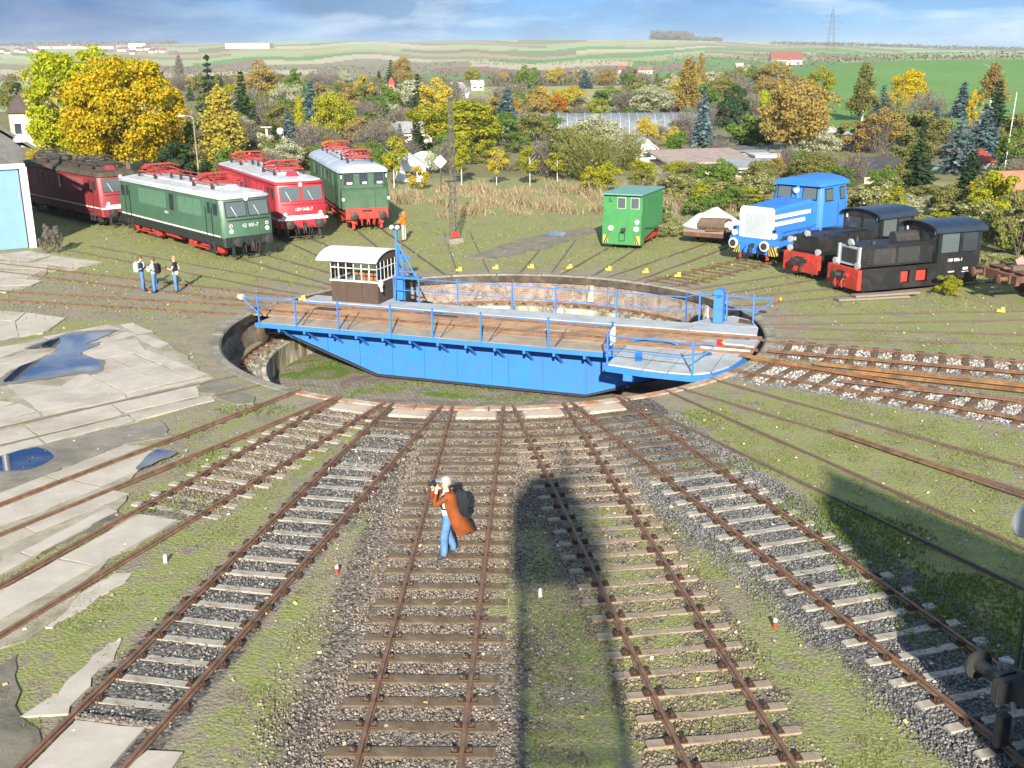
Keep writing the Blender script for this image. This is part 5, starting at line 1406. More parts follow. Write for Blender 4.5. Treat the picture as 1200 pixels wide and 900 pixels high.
# ---- two small black shunters
def shunter(loc, rz, label, full):
    t = thing('shunting_locomotive', label, 'locomotive', loc, rz, 'small black shunters')
    K = M['black']
    hw = 1.06
    mb = MB(); mb.box((-.10, 0, .62), (.22, 2.12, .86)); mb.build('buffer_beam', M['red'], t, bevel=.02)
    if full:    # solid low side skirts with cut-outs showing the red frame
        mb = MB()
        for s in (-1, 1):
            y = s * hw
            mb.box((-3.2, y, 1.00), (6.0, .06, .18)); mb.box((-3.2, y, .26), (6.0, .06, .22))
            for x0, x1 in ((-.2, -2.15), (-2.62, -2.95), (-3.55, -6.2)): mb.box(((x0 + x1) / 2, y, .64), (x0 - x1, .06, .56))
        mb.build('side_frame', K, t)
        mb = MB(); mb.box((-3.0, 0, .62), (3.6, 1.75, .5)); mb.build('inner_frame', M['red'], t)
        wheels(t, (-2.1, -4.3), .42, M['red'], .70)
    else:
        mb = MB(); mb.box((-3.2, 0, .92), (6.0, 2.0, .3)); mb.box((-3.2, 0, .55), (5.2, 1.6, .5)); mb.build('side_frame', K, t)
        wheels(t, (-1.9, -4.4), .42, M['rail_old'], .75)
        q = MB(); q.cyl((-.1, -.95, .75), (-1.3, -1.1, .75), .10, n=12); q.build('air_tank', M['black_steel'], t, smooth=True)
    # hood
    z1 = 1.98 if full else 1.82
    mb = MB(); mb.loft([[(x, -.80, 1.09), (x, .80, 1.09), (x, .80, z1 - .1), (x, .66, z1), (x, -.66, z1), (x, -.80, z1 - .1)] for x in (-.32, -4.0)]); mb.build('engine_hood', K, t, bevel=.015)
    for yy in (-1, 1):
        for k in range(2):
            q = MB(); q.box((-1.45 - k * 1.25, yy * .812, 1.52), (1.12, .03, .66)); q.build('hood_door', M['black_steel'] if full else K, t)
        for k in range(5):
            q = MB(); q.box((-.75, yy * .815, 1.25 + k * .12), (.4, .03, .03)); q.build('louvre', M['black_steel'], t)
    if full:
        q = MB(); q.box((-.30, 0, 1.52), (.06, 1.25, .82)); g = q.build('radiator_frame', M['roof_gr'], t)
        q = MB(); q.box((-.285, 0, 1.52), (.05, 1.0, .62)); q.build('radiator_grille', M['black_steel'], g)
        [MB().box((-.28, y, 1.5), (.12, .10, .9)).build('radiator_edge', M['galv'], t) for y in (-.68, .68)]
        q = MB(); q.cyl((-2.55, -.15, z1 + .16), (-3.75, -.15, z1 + .16), .24, n=16); q.box((-3.2, -.15, z1 + .05), (1.2, .5, .2)); q.build('air_tank', M['black_steel'], t, smooth=True)
        for y in (-.66, .60):
            l = MB(); l.lathe([(0, 0), (.13, 0), (.15, .12), (0, .13)], (-.26, y * 1.2, 1.18), 'x', 14); l.build('headlight', M['galv'], t, smooth=True)
    else:
        q = MB()
        for y in (-.6, .6): q.tube([(-.4, y, z1 + .02), (-.4, y, z1 + .14), (-3.8, y, z1 + .14)], .016)
        q.build('handrail', M['black_steel'], t)
        for y, z in ((.85, 1.2), (-.85, 1.2), (-.85, 1.6)):
            l = MB(); l.lathe([(0, 0), (.13, 0), (.15, .12), (0, .13)], (-.25, y, z - .02), 'x', 14); l.build('headlight', M['galv'], t, smooth=True)
        q = MB(); q.box((-1.9, -.83, 1.5), (.5, .03, .36)); q.build('vent_panel', M['black_steel'], t)
    l = MB(); l.lathe([(0, 0), (.12, 0), (.14, .12), (0, .13)], (-.30, .1, z1 + .13), 'x', 14); l.box((-.36, .1, z1 + .05), (.08, .08, .12)); l.build('top_light', M['galv'], t, smooth=True)
    q = MB(); q.box((-.32, -.70, z1 - .22), (.03, .09, .16)); q.build('marker_light', M['white'], t)
    q = MB(); q.cyl((-1.0, -.5, z1 - .02), (-1.0, -.5, z1 + .22), .05); q.cyl((-1.25, .3, z1 - .02), (-1.25, .3, z1 + .12), .10); q.build('exhaust_pipe', M['black_steel'], t)
    # cab
    for s in (-1, 1):
        mb = MB(); y = s * 1.10
        mb.box((-5.1, y, 1.02), (2.2, .05, .96)); mb.box((-5.1, y, 2.42), (2.2, .05, .14))
        for x, w_ in ((-4.05, .14), (-5.15, .12), (-6.13, .14)): mb.box((x, y, 1.95), (w_, .05, .92))
        mb.build('cab_side', K, t)
        for x, w_ in ((-4.6, .9), (-5.65, .8)):
            g = MB(); g.box((x, y, 1.95), (w_, .02, .86)); g.build('side_window', M['glass_lt'] if x > -5 else M['glass'], t)
        if full: text_part('number_lettering', '100 886-1', .20, M['white'], t, (-4.9, s * 1.13, 1.18), (pi / 2, 0, 0 if s < 0 else pi))
        q = MB(); q.box((-5.5, s * 1.13, .78), (.26, .01, .10)); q.box((-5.5, s * 1.13, .64), (.36, .01, .03)); q.box((-4.75, s * 1.13, .68), (.32, .01, .05)); q.build('side_marking', M['white'], t)
    for x in (-3.98, -6.22):
        mb = MB(); mb.box((x, 0, 1.05), (.05, 2.2, 1.0)); mb.box((x, 0, 2.42), (.05, 2.2, .14))
        for y in (-1.06, 0, 1.06): mb.box((x, y, 1.95), (.05, .14, .92))
        mb.build('cab_end', K, t)
        for y in (-.53, .53):
            g = MB(); g.box((x, y, 1.95), (.02, .92, .86)); g.build('end_window', M['glass'], t)
    q = MB(); q.box((-5.1, 0, .58), (2.2, 2.1, .1)); q.box((-4.5, 0, 1.0), (.6, 1.2, .9)); q.build('cab_floor', M['black_steel'], t)
    secs = []
    for x in (-3.72, -6.45):
        up = [(x, 1.24 * cos(pi * i / 12), 2.40 + .40 * sin(pi * i / 12) ** .85) for i in range(13)]
        dn = [(x, 1.20 * cos(pi * i / 12), 2.36 + .40 * sin(pi * i / 12) ** .85) for i in range(12, -1, -1)]
        secs.append(up + dn)
    mb = MB(); mb.loft(secs); mb.build('cab_roof', mat('dark cab roof', (.018, .028, .045), .2, 3, .35), t, smooth=True)
    for x in (-3.96, -6.24):
        P = [(1.12 * cos(pi * i / 12), 2.38 + .38 * sin(pi * i / 12) ** .85) for i in range(13)]
        mb = MB(); mb.loft([[(x - .02, y, z) for y, z in P], [(x + .02, y, z) for y, z in P]]); mb.build('cab_gable', K, t)
    for y in (-.9, .9):
        q = MB(); q.box((-3.93, y, 2.36), (.04, .07, .16)); q.build('marker_light', M['white'], t)
    # centre buffer and coupling
    b = MB(); b.cyl((.0, -.05, .72), (.42, -.05, .72), .10, n=12); b.box((.04, 0, .70), (.10, .5, .4)); b_ = b.build('buffer', M['black_steel'], t, smooth=True)
    h = MB(); h.lathe([(0, 0), (.20, 0), (.20, .05), (0, .07)], (.40, -.05, .72), 'x', 16); h.build('buffer_head', M['black_steel'], b_, smooth=True)
    q = MB(); q.tube([(.06, .2, .6), (.2, .2, .45), (.14, .2, .2)], .03); q.tube([(.06, -.25, .6), (.2, -.25, .45), (.14, -.25, .2)], .03); q.box((.05, .3, .75), (.1, .25, .12)); q.build('coupling', M['red'] if full else M['black_steel'], t)
    b = MB(); b.cyl((-6.2, -.75, 1.0), (-6.65, -.75, 1.0), .09, n=12); b_ = b.build('buffer', M['black_steel'], t, smooth=True)
    h = MB(); h.lathe([(0, 0), (.22, 0), (.22, -.06), (0, -.08)], (-6.62, -.75, 1.0), 'x', 16); h.build('buffer_head', M['black_steel'], b_, smooth=True)
loc, rz = place(58.0, 16.4); shunter(loc, rz, 'black shunter with flat red buffer beam standing next to the blue engine', False)
loc, rz = place(70.3, 15.75); shunter(loc, rz, 'black shunter with white number on its cab and red cut outs in the frame', True)

# ---- rusty wagon frame at the right edge
def rusty_wagon(loc, rz):
    t = thing('wagon_frame', 'rusty flat wagon underframe without superstructure', 'wagon', loc, rz)
    R = M['rust']
    mb = MB()
    for y in (-1.25, -.5, .5, 1.25): mb.box((-3.6, y, .98), (6.8, .10, .26))
    for x in (-.3, -1.5, -2.8, -4.2, -5.6, -6.9): mb.box((x, 0, .98), (.14, 2.55, .24))
    mb.build('underframe', R, t)
    for k in range(9):
        q = MB(); q.box((-.75 - k * .72, random.uniform(-.05, .05), 1.14 + random.uniform(0, .03)), (.5, 2.4, .04), rz=random.uniform(-.05, .05)); q.build('deck_plate', R, t)
    mb = MB(); mb.box((-.12, 0, .95), (.16, 2.8, .34)); mb.build('buffer_beam', R, t)
    buffers(t, -.05, .95, s=1, L=.55, mt=R, head=R)
    wheels(t, (-1.9, -5.2), .46, R, .75)
    for k, (x, y) in enumerate(((-.9, .2), (-2.2, -.6), (-3.1, .4))):
        q = MB(); q.box((x, y, 1.26), (.7, .35, .18), rz=.3 * k); q.cyl((x - .4, y + .2, 1.22), (x + .6, y - .1, 1.24), .05); q.build('scrap_piece', M['rust'] if k else M['rail_old'], t)
    q = MB(); q.box((-1.35, -.35, 1.38), (.35, .06, .38), ry=.5); q.build('scrap_plate', mat('faded pink plate', (.42, .2, .19), .1, 4), t)
    for s in (-1, 1):
        mb = MB()
        for x in (-1.9, -5.2): mb.box((x, s * .98, .5), (.3, .14, .4)); mb.box((x, s * .98, .78), (1.3, .08, .10))
        mb.build('axle_guard', R, t)
loc, rz = place(80.0, 20.9); rusty_wagon(loc, rz)

# ---- low flat wagon with tarpaulin and a tyre track pack
def tarp_wagon(loc, rz):
    t = thing('flat_wagon', 'low weathered flat wagon half hidden in the bushes', 'wagon', loc, rz)
    mb = MB(); mb.box((-2.2, 0, .62), (4.4, 2.3, .14)); mb.build('deck', M['oldwood'], t)
    mb = MB(); mb.box((-.05, 0, .45), (.14, 2.3, .22)); mb.box((-2.2, -.9, .42), (4.2, .12, .22)); mb.box((-2.2, .9, .42), (4.2, .12, .22)); mb.build('underframe', M['rust'], t)
    wheels(t, (-.9, -3.4), .3, M['rail_old'], .72)
    mb = MB(); mb.box((-.5, .6, .76), (1.2, 1.0, .10), rz=.15); mb.build('loose_board', M['rust'], t)
loc, rz = place(31.5, 21.2); tarp_wagon(loc, rz)
(px, py, _), _r = place(32.0, 22.9)
secs = []
for i in range(9):
    a = i / 8
    x = -1.9 + 3.6 * a
    hh = [.1, .45, .75, .95, 1.0, .85, .5, .3, .08][i]; ww = [.5, .9, 1.1, 1.15, 1.1, 1.0, .8, .6, .3][i]
    secs.append([(x, ww * cos(pi * k / 10) * (1 + .08 * sin(3 * k + i)), hh * sin(pi * k / 10) * (1 + .1 * sin(5 * k + 2 * i))) for k in range(11)])
mb = MB(); mb.loft(secs); o = mb.build('tarpaulin', M['tarp'], None, smooth=True, loc=(px, py, .78), rz=-.5); tag(o, 'crumpled white tarpaulin heaped on the low flat wagon', 'tarpaulin')
(px, py, _), _r = place(32.4, 21.8)
TT = thing('crawler_track', 'coiled dark crawler track lying on the low flat wagon', 'crawler track', (px, py, .80), _r)
for i in range(22):
    a = 2 * pi * i / 22
    q = MB(); q.box((0, 0, 0), (.24, 1.5, .06), ry=-a - pi / 2); q.build('track_link', M['rail_old'], TT, loc=(.55 * cos(a) - .2, 0, .28 + .26 * sin(a)))

# ---- green engine standing at the right edge on the dark ballast track
def edge_engine(loc, rz):
    t = thing('diesel_locomotive', 'green engine with a round white lamp on a stalk above dark ballast', 'locomotive', loc, rz)
    G = mat('dark engine green', (.03, .075, .028), .12, 2, .5, streak=(.04, .05, .03))
    mb = MB(); mb.box((-.72, 0, 1.0), (.16, 2.3, .36)); mb.build('buffer_beam', M['black_steel'], t, bevel=.02)
    mb = MB(); mb.box((-4.2, 0, 1.05), (6.8, 1.9, .3)); mb.build('frame', M['black_steel'], t)
    mb = MB(); mb.loft([[(x, -.64, 1.2), (x, .64, 1.2), (x, .64, 2.5), (x, .45, 2.65), (x, -.45, 2.65), (x, -.64, 2.5)] for x in (-.60, -4.4)]); mb.build('engine_hood', G, t, bevel=.03)
    mb = MB(); mb.loft([lift(outline(-4.4, -7.3, 1.40, .12), 1.2), lift(outline(-4.4, -7.3, 1.40, .12), 3.5)]); mb.build('cab', G, t, bevel=.03)
    mb = MB(); mb.loft([[(x, 1.5 * cos(pi * i / 10), 3.5 + .55 * sin(pi * i / 10)) for i in range(11)] for x in (-4.2, -7.5)]); mb.build('cab_roof', M['roof_gr'], t, smooth=True)
    for yy in (-.85, .85):
        q = MB(); q.box((-4.395, yy, 2.9), (.03, .7, .7)); q.build('front_window', M['glass'], t)
        q = MB(); q.box((-5.6, yy / .85 * 1.405, 2.8), (.8, .03, .7)); q.build('side_window', M['glass'], t)
    buffers(t, -.62, 1.02, s=1, L=.62, r=.23)
    coupling(t, -.62, .95, 1)
    q = MB(); q.tube([(-.55, .62, 1.25), (-.25, .62, 1.15), (-.12, .62, .70), (-.25, .58, .35)], .035); q.tube([(-.5, .42, .9), (-.25, .42, .6), (-.4, .4, .3)], .035); q.build('brake_hose', M['galv'], t, smooth=True)
    q = MB(); q.tube([(-.60, .70, 1.25), (-.60, .70, 3.3)], .035); q.build('lamp_stalk', G, t)
    q = MB(); q.lathe([(0, 0), (.24, 0), (.25, .04), (.18, .09), (0, .11)], (-.52, .76, 3.48), 'x', 24); q.build('round_lamp', M['galv'], t, smooth=True)
    for s in (-1, 1):
        q = MB(); q.box((-.75, s * .95, .35), (.1, .2, .5)); q.build('rail_guard', M['black_steel'], t)
    wheels(t, (-2.2, -5.9), .5, M['black_steel'])
loc, rz = place(NEAR['t6'], 27.3); edge_engine(loc, rz)

# ------------------------------------------------------------------ people
def person(name, label, loc, rz, J, mats, region, height=1.7, extra=None):
    """J: joint -> (x, y, z, radius), x forward; edges follow the bones; one continuous skinned surface"""
    bones = [('pelvis', 'waist'), ('waist', 'chest'), ('chest', 'neck'), ('neck', 'chin'), ('chin', 'head'), ('head', 'crown')]
    for s in 'LR':
        bones += [('chest', 'sho' + s), ('sho' + s, 'elb' + s), ('elb' + s, 'wri' + s), ('wri' + s, 'palm' + s),
                  ('pelvis', 'hip' + s), ('hip' + s, 'kne' + s), ('kne' + s, 'ank' + s), ('ank' + s, 'toe' + s)]
    names = list(J)
    V = [J[k][:3] for k in names]; Rr = [J[k][3] for k in names]
    E = [(names.index(a), names.index(b)) for a, b in bones]
    # five fingers at the end of each palm
    for s in 'LR':
        w, p = Vector(J['wri' + s][:3]), Vector(J['palm' + s][:3])
        d = (p - w).normalized(); sd = d.cross(Vector((0, 0, 1)))
        sd = sd.normalized() if sd.length > .2 else Vector((1, 0, 0))
        up = sd.cross(d)
        for k in range(5):
            o = (k - 2) * .019
            ln = (.075, .085, .08, .065, .0)[k] if k < 4 else .06
            st = p + sd * o * (1 if k < 4 else 1.6) - d * (.0 if k < 4 else .05)
            m_ = st + d * ln * .55 + (sd * .03 if k == 4 else Vector()) - up * .008
            e_ = m_ + d * ln * .4 - up * .03
            i0 = len(V); V += [tuple(m_), tuple(e_)]; Rr += [.010, .008]
            E += [(names.index('palm' + s), i0), (i0, i0 + 1)]
    me = bpy.data.meshes.new('skeleton'); me.from_pydata(V, E, [])
    ob = bpy.data.objects.new('tmp', me); COL.objects.link(ob)
    md = ob.modifiers.new('skin', 'SKIN'); md.use_smooth_shade = True
    sv = me.skin_vertices[0].data if me.skin_vertices else None
    if sv is None:
        bpy.context.view_layer.objects.active = ob
        sv = me.skin_vertices[0].data
    for i, r in enumerate(Rr): sv[i].radius = (r, r); sv[i].use_root = (i == 0)
    ss = ob.modifiers.new('sub', 'SUBSURF'); ss.levels = 2; ss.render_levels = 2
    dg = bpy.context.evaluated_depsgraph_get()
    bme = bpy.data.meshes.new_from_object(ob.evaluated_get(dg))
    bpy.data.objects.remove(ob)
    bme.materials.clear()
    for m_ in mats: bme.materials.append(m_)
    JV = {k: Vector(J[k][:3]) for k in names}
    for p in bme.polygons:
        c = p.center
        best, bd = None, 9
        for a, b in bones:
            A, B = JV[a], JV[b]; ab = B - A
            t_ = max(0, min(1, (c - A).dot(ab) / ab.length_squared))
            dd = (c - A - ab * t_).length - (J[a][3] + (J[b][3] - J[a][3]) * t_)
            if dd < bd: bd, best = dd, (a, b, t_)
        p.material_index = region(best, c)
        p.use_smooth = True
    k = height / 1.75
    t = thing(name, label, 'person', loc, rz, scale=k)
    link('body', bme, t)
    # face
    H_ = JV['head']; f = (JV['chin'] - JV['neck']); 
    mb = MB(); yaw = J.get('yaw', 0)
    return t, H_
def J0(**kw):
    J = dict(pelvis=(0, 0, .95, .135), waist=(0, 0, 1.10, .125), chest=(.0, 0, 1.32, .165), neck=(.0, 0, 1.48, .058), chin=(.02, 0, 1.545, .068), head=(.01, 0, 1.64, .092), crown=(-.005, 0, 1.70, .070))
    for s, y in (('L', 1), ('R', -1)):
        J['sho' + s] = (0, y * .19, 1.40, .062); J['elb' + s] = (-.03, y * .26, 1.12, .054); J['wri' + s] = (.06, y * .24, .89, .038); J['palm' + s] = (.09, y * .235, .81, .036)
        J['hip' + s] = (0, y * .09, .88, .098); J['kne' + s] = (.02, y * .10, .50, .082); J['ank' + s] = (-.01, y * .10, .12, .074); J['toe' + s] = (.15, y * .12, .045, .042)
    J.update(kw)
    return J
def face(t, H_, skin, hair, style='short', cap=None, yaw=0.0):
    c, s = cos(yaw), sin(yaw)
    def P(x, y, z): return (H_.x + c * x - s * y, H_.y + s * x + c * y, H_.z + z)
    mb = MB(); mb.loft([[P(.085, -.014, .02), P(.085, .014, .02), P(.09, 0, .035)], [P(.118, -.018, -.022), P(.118, .018, -.022), P(.112, 0, -.006)]]); mb.build('nose', skin, t)
    mb = MB()
    for y in (-.095, .095): mb.lathe([(0, -.012), (.026, -.012), (.03, .012), (0, .012)], P(-.005, y, -.01), 'y', 8)
    mb.build('ear', skin, t)
    mb = MB()
    for y in (-.034, .034): mb.lathe([(0, -.006), (.013, 0), (0, .008)], P(.089, y, .015), 'x', 8)
    mb.build('eye', M['blackcloth'], t)
    mb = MB(); mb.box(P(.088, 0, -.058), (.012, .05, .012), rz=yaw); mb.build('mouth', mat('lips', (.40, .15, .13), .05), t)
    prof = []
    mb = MB()
    secs = []
    for i in range(7):
        a = (i / 6) * (pi * .62 if style != 'long' else pi * .72)
        r, z = .112 * sin(a) + .002, .112 * cos(a)
        secs.append([P(r * cos(b) - .016, r * sin(b), z + .022 + (.03 * cos(b) if i > 3 else 0)) for b in [2 * pi * k / 14 for k in range(14)]])
    mb.loft(secs); mb.build('cap' if cap else 'hair', cap or hair, t, smooth=True)
    if cap:
        mb = MB(); mb.prism([P(.06, -.08, 0)[:2], P(.19, -.055, 0)[:2], P(.20, .055, 0)[:2], P(.06, .08, 0)[:2]], H_.z + .045, H_.z + .058); mb.build('cap_brim', cap, t)
def backpack(t, m_, x=-.24, z=1.22, w=.34, h=.50, d=.20):
    mb = MB(); mb.loft([lift([(x + d / 2, -w * .4), (x + d / 2, w * .4), (x - d * .3, w * .42), (x - d * .3, -w * .42)], z - h / 2), lift([(x + d / 2, -w / 2), (x + d / 2, w / 2), (x - d / 2, w / 2), (x - d / 2, -w / 2)], z - h * .3), lift([(x + d / 2, -w / 2), (x + d / 2, w / 2), (x - d / 2, w / 2), (x - d / 2, -w / 2)], z + h * .3), lift([(x + d / 2, -w * .35), (x + d / 2, w * .35), (x - d * .2, w * .3), (x - d * .2, -w * .3)], z + h / 2)])
    b = mb.build('backpack', m_, t, bevel=.03, smooth=True)
    for s in (-1, 1):
        q = MB(); q.tube([(x + .06, s * .13, z - .15), (.12, s * .15, z - .05), (.16, s * .13, z + .08), (.10, s * .12, z + .22), (x + .08, s * .10, z + .22)], .018, 6); q.build('strap', m_, b, smooth=True)

def reg(top, legs, sleeve, skin=2, shoe=3, inner=None, forearm_skin=False):
    def f(b, c):
        a, e, t_ = b
        if a in ('neck', 'chin', 'head'): return skin
        if e[:4] == 'palm' or a[:4] == 'palm': return skin
        if e[:3] == 'wri': return skin if (forearm_skin or t_ > .85) else sleeve
        if e[:3] in ('elb',): return skin if (forearm_skin and t_ > .35) else sleeve
        if e[:3] == 'sho': return sleeve
        if e[:3] in ('toe',): return shoe
        if a[:3] in ('hip', 'kne') or e[:3] == 'hip': return legs
        if a == 'pelvis': return legs if c.z < .97 else top
        if a == 'chest' and t_ > .8: return skin
        return top
    return f

# photographer on the middle track: faces left, camera at the eye
J = J0(pelvis=(0, 0, .95, .13), chest=(.01, 0, 1.32, .165),
       elbL=(.30, .22, 1.24, .050), wriL=(.22, .10, 1.50, .034), palmL=(.20, .06, 1.575, .036),
       elbR=(.26, -.24, 1.22, .050), wriR=(.24, -.10, 1.50, .034), palmR=(.22, -.06, 1.57, .036),
       kneL=(.09, .10, .50, .088), ankL=(.10, .11, .12, .082), toeL=(.26, .13, .045, .042),
       kneR=(-.03, -.11, .50, .088), ankR=(-.16, -.12, .13, .080), toeR=(-.05, -.14, .05, .042))
x, y = (-1.345, 20.356)
t, H_ = person('person', 'person in a rust coat, light cap and jeans taking a photograph between rails', (x, y, .02), radians(196), J,
               [M['whitecloth'], M['denim'], M['skin'], M['shoe'], M['rustcoat']], reg(0, 1, 4), 1.76)
face(t, H_, M['skin'], M['hair'], cap=mat('light grey cap', (.27, .28, .275), .12, 8, .9))
# open coat flaring out behind
secs = []
for z, rx, ry, a0, bx in ((1.46, .10, .20, .9, -.02), (1.38, .17, .255, .8, -.03), (1.20, .175, .245, .75, -.05), (1.02, .18, .25, .75, -.10), (.85, .22, .27, .8, -.17), (.66, .25, .27, .9, -.26), (.56, .24, .25, .95, -.31)):
    A = [a0 + (2 * pi - 2 * a0) * i / 16 for i in range(17)]
    out = [(bx + rx * cos(a), ry * sin(a) * (1 + .04 * sin(5 * a + z * 9)), z + .04 * sin(4 * a) * (z < .7)) for a in A]
    inn = [(bx + (rx - .02) * cos(a), (ry - .02) * sin(a), z) for a in A[::-1]]
    secs.append(out + inn)
mb = MB(); mb.loft(secs); mb.build('coat', M['rustcoat'], t, smooth=True)
backpack(t, mat('slate backpack', (.014, .018, .022), .3, 5, .8), x=-.29, z=1.18, w=.36, h=.58, d=.24)
cm = thing('camera', 'black camera held up to the eye of the person in the rust coat', 'camera', (x - .228, y - .065, 1.67), radians(196))
mb = MB(); mb.box((0, 0, 0), (.07, .14, .10)); mb.build('camera_body', M['black'], cm, bevel=.01)
mb = MB(); mb.lathe([(0, 0), (.038, 0), (.042, .09), (0, .09)], (.035, 0, 0), 'x', 14); mb.build('lens', M['black'], cm, smooth=True)

def bystander(px, label, face_az, J, mats, region, h, hair, pack=None, style='short'):
    t, H_ = person('person', label, (px[0], px[1], 0), radians(90 - face_az), J, mats, region, h)
    face(t, H_, M['skin'], M[hair], style)
    if pack: backpack(t, pack)
    return t
Jhold = dict(elbL=(.10, .26, 1.12, .045), wriL=(.27, .14, 1.16, .032), palmL=(.33, .10, 1.19, .034), elbR=(.10, -.26, 1.12, .045), wriR=(.27, -.14, 1.14, .032), palmR=(.33, -.10, 1.17, .034))
bystander((-16.395, 47.791), 'person in a dark vest and jeans with a pale blue backpack', 75, J0(**Jhold, kneL=(.05, .12, .5, .066), ankL=(.06, .16, .09, .048), toeL=(.2, .18, .045, .042)),
          [M['navy'], M['denim_dk'], M['skin'], M['shoe']], reg(0, 1, 0), 1.58, 'hair', mat('pale blue pack', (.42, .52, .62), .1))
bystander((-15.719, 47.39), 'person in a grey vest with white sleeves and a black backpack', -80, J0(**Jhold),
          [M['greycloth'], M['denim'], M['skin'], M['shoe'], M['whitecloth']], reg(0, 1, 4), 1.57, 'hair', M['blackcloth'])
t = bystander((-14.789, 47.437), 'person in a navy shirt with bare arms and a beige bag at the hips', -95, J0(**dict(Jhold, elbR=(-.16, -.26, 1.14, .045), wriR=(-.06, -.24, .96, .032), palmR=(-.02, -.2, .92, .034))),
          [M['navy'], M['denim'], M['skin'], M['shoe']], reg(0, 1, 0, forearm_skin=True), 1.62, 'hair_lt')
mb = MB(); mb.lathe([(.145, .86), (.16, .92), (.15, 1.02), (.13, 1.04)], (-.01, 0, 0), 'z', 14); mb.build('hip_bag', M['tan'], t, smooth=True)
mb = MB(); mb.box((.38, .08, 1.22), (.05, .16, .10)); mb.build('camera', M['black'], t)
t = bystander((-5.949, 60.846), 'person in a bright orange jacket and grey trousers near the lattice mast', -60, J0(**Jhold),
          [M['hivis'], M['greycloth'], M['skin'], M['shoe']], reg(0, 1, 0), 1.66, 'hair_lt')
mb = MB(); mb.lathe([(.02, 1.74), (.10, 1.70), (.12, 1.60), (.10, 1.50), (.14, 1.44), (.02, 1.42)], (-.05, 0, 0), 'z', 12); mb.build('hood', M['hivis'], t, smooth=True)

# ------------------------------------------------------------------ masts, posts, small yard things
x, y = (-3.138, 60.088)
t = thing('lattice_mast', 'tall grey lattice steel mast on a concrete foot in the grass', 'mast', (x, y, 0), .5)
hm = 7.85
M['mast_grey'] = mat('weathered mast steel', (.10, .092, .085), .25, 4, .8)
for k, (dx, dy) in enumerate(((-1, -1), (1, -1), (1, 1), (-1, 1))):
    mb = MB(); a, b = .19, .09
    mb.loft([[(dx * a + ux * .02, dy * a * .6 + uy * .02, .1) for ux, uy in ((-1, -1), (1, -1), (1, 1), (-1, 1))], [(dx * b + ux * .014, dy * b * .6 + uy * .014, hm) for ux, uy in ((-1, -1), (1, -1), (1, 1), (-1, 1))]])
    mb.build('leg', M['mast_grey'], t)
mb = MB()
n = 11
for k in range(n):
    z0, z1 = .4 + k * (hm - .5) / n, .4 + (k + 1) * (hm - .5) / n
    a0, a1 = .19 - .10 * z0 / hm, .19 - .10 * z1 / hm
    for s in (-1, 1):
        mb.cyl((-a0, s * a0 * .6, z0), (a1, s * a1 * .6, z1), .016, n=5)
    for s in (-1, 1): mb.box((0, s * a1 * .6, z1), (2 * a1, .02, .04))
mb.build('lacing', M['mast_grey'], t)
mb = MB(); mb.box((0, 0, .12), (.9, .8, .35)); mb.build('footing', M['conc'], t, bevel=.05)
mb = MB(); mb.box((0, -.20, .50), (.5, .04, .30)); mb.build('warning_plate', M['red'], t)
for z, L_ in ((hm - .1, .3), (3.4, .9)):
    mb = MB(); mb.box((.0, 0, z), (L_, .06, .08)); mb.build('cross_arm', M['black_steel'], t)

x, y = (-5.324, 84.94)
t = thing('diamond_sign', 'white diamond shaped board on a dark post in the dry grass', 'sign', (x, y, 0))
mb = MB(); mb.box((0, .05, 1.0), (.12, .12, 2.2)); mb.build('post', M['black_steel'], t)
mb = MB(); mb.box((0, -.02, 2.25), (.72, .04, .72), ry=pi / 4); mb.build('board', M['white'], t, bevel=.005)
mb = MB(); mb.box((0, -.045, 2.25), (.60, .02, .03), ry=pi / 4); mb.build('line', M['galv'], t)
mb = MB(); mb.box((.75, .4, 1.2), (1.5, .5, .12)); mb.build('bracket', M['black_steel'], t)

def street_lamp(x, y, h, label):
    t = thing('street_lamp', label, 'street lamp', (x, y, 0), 0, 'lamps behind the locomotives')
    mb = MB(); mb.cyl((0, 0, 0), (-.08, 0, h - .25), .085, .05, n=10); mb.build('pole', M['conc'], t, smooth=True)
    mb = MB(); mb.tube([(-.08, 0, h - .3), (-.16, 0, h - .1), (-.35, 0, h), (-.75, 0, h + .02)], .03); mb.build('arm', M['galv'], t, smooth=True)
    mb = MB(); mb.loft([[(-.7, -.1, h - .02), (-.7, .1, h - .02), (-.7, .1, h + .1), (-.7, -.1, h + .1)], [(-1.3, -.14, h - .04), (-1.3, .14, h - .04), (-1.3, .14, h + .10), (-1.3, -.14, h + .10)]]); mb.build('lamp_head', M['galv'], t, bevel=.02)
x, y, h = (-32.867, 99.783, 5.03); street_lamp(x, y, h, 'concrete street lamp in front of the big yellow maple')
x, y, h = (-26.496, 94.203, 5.39); street_lamp(x, y, h, 'concrete street lamp beside the golden birch')
def signal_post(x, y, h, label, round_=True):
    t = thing('signal_post', label, 'signal', (x, y, 0), 0)
    mb = MB(); mb.box((0, 0, h / 2 - .1), (.22, .16, h - .2)); mb.build('post', M['white'], t)
    if round_:
        mb = MB(); mb.lathe([(0, -.06), (.35, -.06), (.35, 0), (0, .0)], (-.25, -.1, h - .3), 'y', 20); mb.build('disc', M['white'], t)
    else:
        mb = MB(); mb.box((0, 0, h), (1.3, .4, .1)); mb.build('board', M['roof_lt'], t)
    mb = MB(); mb.box((0, -.12, h * .35), (.5, .1, .3)); mb.build('box', M['galv'], t)
x, y, h = (-24.73, 121.79, 2.74); signal_post(x, y, h, 'white signal post with a round disc behind the red locomotive')
x, y, h = (-22.789, 126.181, 2.46); signal_post(x, y, h, 'white signal post with a round disc beside the green thuja')
x, y, h = (-27.825, 128.008, 2.5); signal_post(x, y, h, 'white post with a flat lamp board behind the red locomotive', False)

